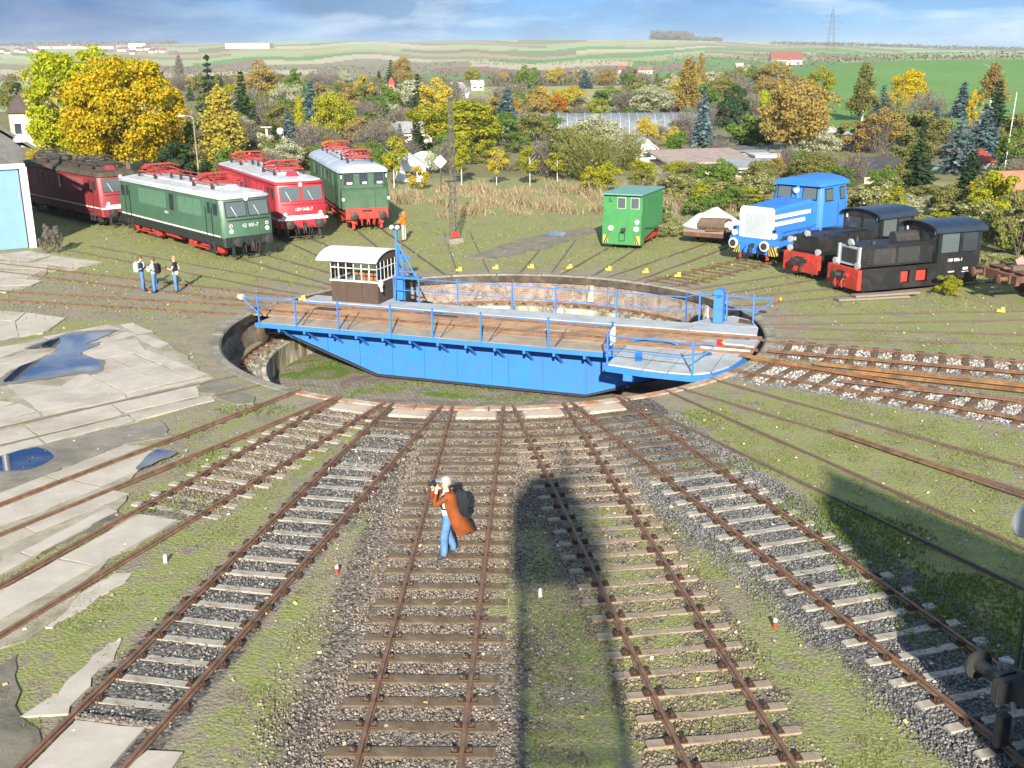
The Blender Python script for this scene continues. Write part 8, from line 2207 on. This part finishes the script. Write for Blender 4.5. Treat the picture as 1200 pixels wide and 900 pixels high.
# knotweed and bramble thicket behind the small engines
rnd = random.Random(5)
for (x, y, h, w) in [
    (16.28, 72.73, 1.2, 3.19),
    (14.44, 82.01, 1.9, 2.49),
    (25.61, 70.64, 1.46, 2.89),
    (15.63, 73.64, 1.17, 2.53),
    (12.51, 81.0, 1.43, 3.46),
    (22.52, 82.35, 1.31, 3.59),
    (12.61, 74.56, 1.4, 3.13),
    (19.53, 74.87, 1.5, 3.11),
    (27.25, 60.28, 1.21, 2.29),
    (28.38, 60.79, 1.26, 3.52),
    (23.37, 68.33, 1.8, 2.6),
    (19.27, 72.12, 1.21, 3.27),
    (13.36, 73.95, 1.66, 3.53),
    (27.36, 63.39, 1.26, 2.41),
    (23.69, 73.03, 1.16, 3.46),
    (22.53, 70.94, 1.28, 2.54),
    (12.05, 79.34, 1.31, 2.79),
    (19.76, 72.13, 1.81, 2.45),
    (22.63, 81.01, 1.63, 3.56),
    (16.12, 74.87, 1.34, 2.22),
    (27.82, 68.9, 1.24, 2.81),
    (17.99, 80.0, 1.46, 2.79),
    (25.76, 74.87, 1.18, 2.32),
    (14.14, 77.07, 1.39, 3.33),
    (22.47, 70.94, 1.88, 2.29),
    (12.89, 84.07, 1.41, 3.0),
    (27.46, 69.19, 1.87, 2.2),
    (29.7, 69.48, 1.8, 2.25),
    (26.24, 55.2, 1.89, 3.01),
    (14.85, 71.53, 1.45, 2.32),
    (24.85, 70.94, 1.48, 2.42),
    (14.42, 76.43, 1.46, 2.38),
    (21.26, 72.13, 1.67, 2.86),
    (21.85, 78.36, 1.28, 2.48),
    (24.07, 81.34, 1.68, 3.19),
    (27.74, 79.02, 1.39, 2.81),
    (12.48, 69.48, 1.7, 2.9),
    (28.1, 73.33, 1.28, 2.94),
    (25.55, 64.19, 1.11, 3.06),
    (26.01, 57.09, 1.84, 3.57),
    (18.13, 81.67, 1.54, 3.57),
    (19.26, 70.94, 1.78, 2.92),
    (22.9, 63.92, 1.73, 2.61),
    (29.93, 69.48, 1.4, 3.54),
    (28.9, 66.92, 1.33, 3.06),
    (26.06, 60.29, 1.85, 3.22),
    (9.27, 66.92, 0.9, 1.5),
    (8.89, 61.56, 0.9, 1.5),
    (9.54, 63.39, 0.9, 1.5),
    (13.64, 64.46, 0.9, 1.5),
    (22.71, 50.53, 0.9, 1.5),
    (22.22, 48.03, 0.9, 1.5),
    (23.41, 49.68, 0.9, 1.5)]:
    lf, lab = rnd.choice([('knot', 'tangled pale blossomed bush')] * 5 + [('green', 'dark green leafy bush'), ('green', 'dark green leafy bush'), ('yellowgreen', 'yellowing leafy bush'), ('pale', 'whitish blossoming bush'), ('olive', 'olive brown bush')])
    tree('bush', lf, x, y, 0, h * rnd.uniform(.8, 1.25), w, lab + ' of the thicket, beside the ' + beside(x, y), 'bushes of the thicket')

# distant hedgerows and woods: nobody could count them
def far_woods():
    rng = np.random.default_rng(77); P = []
    def line(th0, d0, th1, d1, n, w, h):
        for i in range(n):
            t = rng.random(); th = th0 + (th1 - th0) * t + rng.normal() * .05; d = d0 + (d1 - d0) * t + rng.normal() * w
            x, y = d * sin(radians(th)), d * cos(radians(th))
            hh = h * (.35 + .65 * rng.random())
            P.append((x, y, terrain(x, y) + hh * rng.random() ** .6, max(.45, d / 1500)))
    line(-26, 620, -12, 700, 900, 8, 5); line(-22, 980, -4, 900, 600, 6, 5); line(-14, 520, 2, 480, 700, 6, 4)
    line(-10, 760, 12, 690, 800, 5, 5); line(-6, 1050, 14, 980, 450, 6, 5); line(8, 1300, 26, 1200, 900, 14, 6)
    line(12, 1500, 26, 1450, 500, 6, 5)
    line(7.1, 3150, 9.2, 3150, 2600, 35, 26); line(8.6, 3150, 10.6, 3100, 700, 30, 12); line(-26, 2950, -16, 3000, 900, 25, 10); line(13, 2600, 27, 2500, 2200, 26, 7)
    line(-1, 420, 6.5, 430, 1100, 7, 5); line(12.5, 560, 27, 640, 900, 8, 4)
    P = np.array(P)
    V, F = quads(P[:, :3], P[:, 3], rng=rng)
    o = link('distant_woods', np_mesh('distant_woods', V, F, leaf_mat('far hedges', [(.13, .13, .085), (.17, .15, .10), (.20, .165, .11), (.12, .14, .08)]), 4))
    stuff(o); tag(o, 'dark hedgerows and small woods on the far fields', 'hedgerows')
far_woods()

# ------------------------------------------------------------------ garden huts and houses
WM, RM = {}, {}
def wm(c):
    if c not in WM: WM[c] = mat('rendered wall', c, .08, 1.5, .85, dirt=mulc(c, .75), dirt_amt=.25)
    return WM[c]
def rm_(c):
    if c not in RM: RM[c] = mat('roofing', c, .15, 3, .75, dirt=mulc(c, .7), dirt_amt=.35)
    return RM[c]
def house(name, label, x, y, z, w, d, hw, hr, rz, wall, roof, kind='gable', wins=2, group=None, cat='hut'):
    t = thing(name, label, cat, (x, y, z - .1), rz, group)
    mb = MB(); mb.box((0, 0, hw / 2), (w, d, hw)); mb.build('wall', wm(wall), t)
    if kind == 'gable':      # ridge along x
        for s in (-1, 1):
            mb = MB(); mb.loft([[(xx, s * (d / 2 + .25), hw - .12), (xx, 0, hr), (xx, 0, hr + .12), (xx, s * (d / 2 + .25), hw)] for xx in (-w / 2 - .2, w / 2 + .2)]); mb.build('roof', rm_(roof), t)
        mb = MB(); mb.loft([[(xx, -d / 2, hw - .02), (xx, d / 2, hw - .02), (xx, 0, hr - .02)] for xx in (-w / 2 + .01, w / 2 - .01)]); mb.build('gable_wall', wm(wall), t)
    elif kind == 'gable_y':  # ridge towards the camera
        for s in (-1, 1):
            mb = MB(); mb.loft([[(s * (w / 2 + .25), yy, hw - .12), (0, yy, hr), (0, yy, hr + .12), (s * (w / 2 + .25), yy, hw)] for yy in (-d / 2 - .2, d / 2 + .2)]); mb.build('roof', rm_(roof), t)
        mb = MB(); mb.loft([[(-w / 2, yy, hw - .02), (w / 2, yy, hw - .02), (0, yy, hr - .02)] for yy in (-d / 2 + .01, d / 2 - .01)]); mb.build('gable_wall', wm(wall), t)
    elif kind == 'hip':
        mb = MB(); e = .35
        A = [(-w / 2 - e, -d / 2 - e, hw), (w / 2 + e, -d / 2 - e, hw), (w / 2 + e, d / 2 + e, hw), (-w / 2 - e, d / 2 + e, hw), (-w / 4, 0, hr), (w / 4, 0, hr)]
        mb.add(A, [(0, 1, 5, 4), (2, 3, 4, 5), (1, 2, 5), (3, 0, 4), (3, 2, 1, 0)]); mb.build('roof', rm_(roof), t)
    elif kind == 'flat':
        mb = MB(); mb.box((0, 0, hw + .1), (w + .5, d + .5, .2)); mb.build('roof', rm_(roof), t)
    elif kind == 'mono':
        mb = MB(); mb.loft([[(xx, -d / 2 - .4, hw - .05), (xx, d / 2 + .3, hr), (xx, d / 2 + .3, hr + .12), (xx, -d / 2 - .4, hw + .10)] for xx in (-w / 2 - .3, w / 2 + .3)]); mb.build('roof', rm_(roof), t)
    for k in range(wins):
        xx = -w / 2 + w * (k + .5) / wins
        mb = MB(); mb.box((xx, -d / 2 - .02, hw * .55), (min(1.1, w / wins * .55), .06, hw * .38)); f_ = mb.build('window', M['white'], t)
        mb = MB(); mb.box((xx, -d / 2 - .04, hw * .55), (min(.9, w / wins * .45), .06, hw * .30)); mb.build('pane', M['glass'], f_)
    return t
for row in HOUSES:
    house(*row)
# chimney and porch of the house behind the shed
# polytunnel
def tunnel(x, y, rz, L, w, h, label, m1, z=0, ribs=14):
    t = thing('greenhouse', label, 'greenhouse', (x, y, z), rz)
    secs = [[(xx, w / 2 * cos(pi * i / 12), h * sin(pi * i / 12) ** .8) for i in range(13)] for xx in (-L / 2, L / 2)]
    for k in range(ribs):
        x0, x1 = -L / 2 + L * k / ribs + .03, -L / 2 + L * (k + 1) / ribs - .03
        mb = MB(); mb.loft([[(xx, w / 2 * cos(pi * i / 12), h * sin(pi * i / 12) ** .8) for i in range(13)] for xx in (x0, x1)]); mb.build('roof_panel', m1, t, smooth=True)
    for k in range(ribs + 1):
        xx = -L / 2 + L * k / ribs
        mb = MB(); mb.tube([(xx, (w / 2 + .04) * cos(pi * i / 12), (h + .05) * sin(pi * i / 12) ** .8) for i in range(13)], .04, 5); mb.build('rib', M['roof_lt'], t)
x, y, z, h = (13.58, 146.81, 0.0, 3.27); tunnel(x, y + 4, -.04, 25.5, 9, h * .80, 'long arched greenhouse with silver corrugated roof', mat('corrugated silver roof', (.17, .195, .225), .25, .8, .8, stretch=(4, 1, 1), dirt=(.11, .115, .12), dirt_amt=.4), z, 22)
x, y, z, h = (-8.37, 102.87, 0.0, 2.1); tunnel(x, y, 1.5, 6, 2.6, h * .62, 'small white hooped garden greenhouse behind the old green engine', mat('milky film', (.52, .56, .56), .1, 2, .4), z, 7)
# pylon on the hill
x, y, z, h = (328.43, 1163.21, 2.75, 52.02)
t = thing('power_pylon', 'tall steel power pylon on the far green rise', 'pylon', (x, y, z))
mb = MB(); a, b = h * .09, h * .012
for sx in (-1, 1):
    for sy in (-1, 1): mb.cyl((sx * a, sy * a, 0), (sx * b, sy * b, h), .14, .10, n=4)
for k in range(14):
    z0, z1 = h * k / 14, h * (k + 1) / 14; r0, r1 = a + (b - a) * k / 14, a + (b - a) * (k + 1) / 14
    for s in (-1, 1):
        mb.cyl((-r0, s * r0, z0), (r1, s * r1, z1), .08, n=4); mb.cyl((s * r0, -r0, z0), (s * r1, r1, z1), .08, n=4)
mb.build('lattice_body', M['mast_grey'], t)
for zz, w_ in ((.62, .17), (.74, .24), (.86, .15)):
    mb = MB(); mb.cyl((-h * w_, 0, h * zz), (h * w_, 0, h * zz), .12, n=4); mb.cyl((-h * w_, 0, h * zz), (0, 0, h * (zz + .04)), .08, n=4); mb.cyl((h * w_, 0, h * zz), (0, 0, h * (zz + .04)), .08, n=4); mb.build('cross_arm', M['mast_grey'], t)
x, y, z, h = (41.55, 92.82, 0.0, 6.72)
t = thing('flagpole', 'thin white pole standing among the garden spruces', 'pole', (x, y, z)); mb = MB(); mb.cyl((0, 0, 0), (.3, 0, h), .045, .025, n=8); mb.build('shaft', M['white'], t); mb = MB(); mb.cyl((0, 0, 0), (0, 0, .4), .14, n=8); mb.build('socket', M['conc'], t)

# ------------------------------------------------------------------ ballast stones, turf, dry grass (uncountable)
CUBE = np.array([[-1, -1, -1], [1, -1, -1], [1, 1, -1], [-1, 1, -1], [-1, -1, 1], [1, -1, 1], [1, 1, 1], [-1, 1, 1]], float) * np.array([1, 1, .8])
CF = np.array([[0, 3, 2, 1], [4, 5, 6, 7], [0, 1, 5, 4], [1, 2, 6, 5], [2, 3, 7, 6], [3, 0, 4, 7]])
def stones(name, label, P, size, material):
    n = len(P)
    V = CUBE[None] * (1 + .55 * (RNG.random((n, 8, 3)) - .5) * 1.4)
    q = RNG.normal(size=(n, 4)); q /= np.linalg.norm(q, axis=1, keepdims=True)
    w, x, y, z = q.T
    Rm = np.stack([1 - 2 * (y * y + z * z), 2 * (x * y - z * w), 2 * (x * z + y * w), 2 * (x * y + z * w), 1 - 2 * (x * x + z * z), 2 * (y * z - x * w), 2 * (x * z - y * w), 2 * (y * z + x * w), 1 - 2 * (x * x + y * y)], 1).reshape(n, 3, 3)
    s = size * (.55 + .9 * RNG.random(n) ** 1.5)
    V = np.einsum('nij,nkj->nki', Rm, V) * s[:, None, None] + P[:, None, :]
    F = (CF[None] + 8 * np.arange(n)[:, None, None]).reshape(-1, 4)
    o = link(name, np_mesh(name, V.reshape(-1, 3), F, material, 4))
    stuff(o); tag(o, label, 'gravel')
    return o
def strip_pts(az, r0, r1, half, n, z=.012, hole=None, edge=.35):
    a = r0 + (r1 - r0) * RNG.random(n)
    s = np.clip(RNG.normal(size=n) * half * .6, -half, half) if edge is None else (RNG.random(n) * 2 - 1) * half
    s = s + RNG.normal(size=n) * edge * .25 if edge else s
    sa, ca = sin(radians(az)), cos(radians(az))
    return np.stack([CX + a * sa + s * ca, CY + a * ca - s * sa, np.full(n, z) + RNG.normal(size=n) * .006], 1)
def gravel_mat(name, pal): return leaf_mat(name, pal, trans=0.0, objvar=0.0)
G_MID = gravel_mat('beige gravel', [(.09, .072, .058), (.17, .14, .115), (.25, .21, .17), (.14, .12, .10), (.33, .285, .24)])
G_BRN = gravel_mat('brown gravel', [(.09, .07, .055), (.16, .125, .095), (.24, .185, .14), (.12, .10, .08), (.34, .28, .23)])
G_DRK = gravel_mat('dark basalt ballast', [(.075, .074, .074), (.13, .128, .127), (.175, .172, .168), (.145, .143, .14), (.25, .245, .235)])
G_WHT = gravel_mat('white limestone gravel', [(.30, .27, .235), (.42, .39, .35), (.52, .49, .44), (.18, .155, .13)])
stones('ballast', 'beige grey gravel along the middle track', np.vstack([strip_pts(NEAR['t4'], 10.8, 30.5, 1.5, 20000, -.012), strip_pts(NEAR['t4'], 14, 30.5, 2.5, 18000, -.008)]), .0155, G_MID)
stones('ballast', 'brown gravel of the track crossed by the tower shadow', strip_pts(NEAR['t5'], 10.8, 31, 1.35, 17000, -.012), .017, G_BRN)
stones('ballast', 'dark blue grey ballast under the green engine', strip_pts(NEAR['t6'], 12, 32, 1.75, 32000, -.012), .016, G_DRK)
P = strip_pts(NEAR['t3'], 12, 26.5, .78, 3600, -.012); P2 = strip_pts(NEAR['t3'], 26.4, 26.53, .66, 1300)
stones('ballast', 'pale stones on the black cinder track', np.vstack([P[:900], P2]), .020, G_MID)
stones('ballast', 'black cinders and stones of the cinder track', P[900:], .018, G_DRK)
stones('ballast', 'mixed gravel between the concrete sleepers near the pit', strip_pts(NEAR['t2'], 10.9, 18.8, .95, 5000, -.010), .020, G_BRN)
stones('ballast', 'white limestone gravel of the two cluttered tracks', np.vstack([strip_pts(NEAR['t9'], 11, 26, 1.15, 3600, -.012), strip_pts(NEAR['t10'], 11, 26, 1.0, 2800, -.012)]), .026, G_WHT)

def turf():
    n = 420000
    # near sector seen by the camera
    X = RNG.random(n) * 46 - 20; Y = 13 + 26 * RNG.random(n) ** 1.2
    keep = np.zeros(n, bool); P = []
    for i in range(n):
        x, y = X[i], Y[i]
        if abs(x) > .50 * y + 1.5: continue
        g = zone(x, y)[0]
        v = sin(x * 1.9 + 1.7 * sin(y * .8)) * sin(y * 1.6 + 1.3 * sin(x * .7)) + .6 * sin(x * 4.1 + y * 3.3) * sin(y * 5.2 - x * 2.2)
        r = math.hypot(x - CX, y - CY)
        if r < 10.75: continue
        if g + .28 * v > .60 + .22 * RNG.random():
            P.append((x, y, 0.0))
    P = np.array(P)
    keep = np.ones(len(P), bool)
    for poly in POLYS['slabs'] + POLYS['slabs_dark'] + POLYS['asphalt']:
        q = np.array(poly); c = np.zeros(len(P), bool)
        for (x0, y0), (x1, y1) in zip(q, np.roll(q, -1, 0)):
            c ^= ((y0 > P[:, 1]) != (y1 > P[:, 1])) & (P[:, 0] < (x1 - x0) * (P[:, 1] - y0) / (y1 - y0 + 1e-9) + x0)
        keep &= ~c
    P = P[keep]
    P = P[RNG.random(len(P)) < .75]
    V, F = blades(P, .042, .010, .5)
    o = link('turf', np_mesh('turf', V, F, leaf_mat('short turf', [(.085, .10, .028), (.13, .155, .042), (.18, .20, .06), (.27, .245, .12), (.15, .18, .045), (.20, .165, .085)], .3, 0), 3))
    stuff(o); tag(o, 'short mossy grass between the near tracks', 'grass')
turf()
def weeds():
    # bigger leafy weeds right of the dark ballast, in the pit and along the rims
    P = []
    for (cx, cy, rx_, ry_, n, z) in [
    (6.843, 22.518, 1.0, 1.0, 900, 0.0),
    (7.066, 20.733, 1.0, 1.0, 900, 0.0),
    (7.381, 19.546, 1.0, 1.0, 900, 0.0),
    (7.666, 18.473, 1.0, 1.0, 900, 0.0),
    (7.807, 17.197, 1.0, 1.0, 900, 0.0),
    (8.406, 17.185, 1.0, 1.0, 900, 0.0),
    (8.462, 18.457, 1.0, 1.0, 900, 0.0),
    (9.098, 18.444, 1.0, 1.0, 900, 0.0),
    (7.91, 21.134, 1.0, 1.0, 900, 0.0),
    (7.274, 22.038, 1.0, 1.0, 900, 0.0),
    (-4.19, 39.424, 1.6, 0.6, 900, -2.02),
    (-5.082, 38.793, 1.2, 0.4, 600, -2.02),
    (-2.199, 38.267, 1.0, 0.4, 500, -2.02),
    (-7.288, 42.789, 1.4, 0.8, 500, -2.02),
    (0.304, 37.661, 1.6, 0.4, 500, -2.02),
    (-1.278, 38.993, 1.5, 0.5, 500, -2.02),
    (5.293, 29.201, 1.2, 0.8, 300, 0.0),
    (5.204, 25.498, 1.2, 0.7, 350, 0.0),
    (-7.505, 30.389, 1.2, 0.6, 400, 0.0),
    (-7.985, 26.166, 1.0, 0.7, 300, 0.0),
    (-7.622, 23.369, 1.2, 0.6, 350, 0.0)]:
        a = RNG.random(n) * 2 * pi; r = RNG.random(n) ** .5
        P.append(np.stack([cx + rx_ * r * np.cos(a), cy + ry_ * r * np.sin(a), np.full(n, z)], 1))
    P = np.vstack(P)
    P = P[RNG.random(len(P)) < (.5 + .5 * np.sin(P[:, 0] * 3.1) * np.sin(P[:, 1] * 2.7)) + .35]
    P = P[RNG.random(len(P)) < .55]
    V, F = blades(P, .06, .014, .6)
    V2, F2 = quads(P + np.array([0, 0, .025]), .026)
    o = link('weeds', np_mesh('weeds', V, F, leaf_mat('weed blades', [(.10, .15, .03), (.15, .20, .045), (.20, .24, .06), (.22, .22, .08)], .3, 0), 3)); stuff(o); tag(o, 'green weeds along the ballast and in the pit', 'weeds')
    o = link('weeds', np_mesh('weeds', V2, F2, leaf_mat('weed leaves', [(.09, .145, .03), (.13, .19, .04), (.18, .22, .05)], .3, 0), 4)); stuff(o); tag(o, 'low broad leaved weeds along the ballast and in the pit', 'weeds')
weeds()
def dry_bank():
    n = 26000
    x = -14 + 30 * RNG.random(n); y = 69.5 + 16 * RNG.random(n) + np.abs(x) * .06
    ok = ~((x < -4.6) & (y < 79 - (x + 12) * .4)) & ~((x > -2.5) & (x < 9) & (y < 71))
    ok &= (np.sin(x * 1.1) * np.sin(y * .9 + x) + .5 * np.sin(x * 2.7 + y * 1.9) > -.45 + .6 * RNG.random(n))
    P = np.stack([x, y, np.zeros(n)], 1)[ok]
    V, F = blades(P, .80 * (.55 + .35 * np.sin(P[:, 0] * .8 + P[:, 1] * .5) + .25 * np.sin(P[:, 0] * 2.3)), .035, .35)
    o = link('dry_grass', np_mesh('dry_grass', V, F, leaf_mat('withered grass', [(.26, .17, .10), (.34, .26, .15), (.44, .38, .24), (.24, .14, .09), (.20, .23, .09), (.36, .32, .22), (.30, .20, .15), (.22, .23, .10)], .3, 0), 3))
    stuff(o); tag(o, 'tall withered grass bank behind the lattice mast', 'dry grass')
    n = 60000
    a = RNG.random(n) * 2 * pi; r = 11.5 + 28 * RNG.random(n) ** .8
    P = np.stack([CX + r * np.cos(a), CY + r * np.sin(a), np.zeros(n)], 1)
    P = P[(P[:, 1] > 42) & (np.sin(P[:, 0] * 1.3) * np.sin(P[:, 1] * 1.1) + RNG.random(len(P)) > .45)]
    V, F = blades(P, .09, .03, .5)
    o = link('turf', np_mesh('turf', V, F, leaf_mat('yard turf', [(.13, .155, .045), (.18, .205, .06), (.23, .23, .085), (.27, .245, .12)], .3, 0), 3))
    stuff(o); tag(o, 'thin grass on the far side of the turntable', 'grass')
dry_bank()


def fallen_leaves():
    n = 5200
    P = np.stack([RNG.random(n) * 60 - 26, 14 + 52 * RNG.random(n), np.full(n, .028)], 1)
    r = np.hypot(P[:, 0] - CX, P[:, 1] - CY)
    P = P[(r > 11) & (np.abs(P[:, 0]) < .52 * P[:, 1] + 2)]
    V, F = quads(P, .035, np.tile([0, 0, 2.0], (len(P), 1)))
    o = link('fallen_leaves', np_mesh('fallen_leaves', V, F, leaf_mat('fallen leaves', [(.52, .46, .34), (.45, .33, .10), (.60, .56, .48), (.30, .20, .09)], .1, 0), 4))
    stuff(o); tag(o, 'pale fallen leaves scattered over the yard', 'leaves')
fallen_leaves()
# ------------------------------------------------------------------ thin autumn haze over the whole valley
def haze():
    mb = MB(); mb.box((0, 2200, 42), (7000, 7600, 90))
    m = bpy.data.materials.new('thin haze'); m.use_nodes = True
    nt = m.node_tree; nt.nodes.clear()
    o = nt.nodes.new('ShaderNodeOutputMaterial'); v = nt.nodes.new('ShaderNodeVolumePrincipled')
    v.inputs['Color'].default_value = (.86, .92, 1.0, 1); v.inputs['Density'].default_value = 1.1e-4; v.inputs['Anisotropy'].default_value = .0
    nt.links.new(v.outputs[0], o.inputs['Volume'])
    stuff(tag(mb.build('haze', m), 'thin pale haze lying over the valley', 'haze'))
haze()
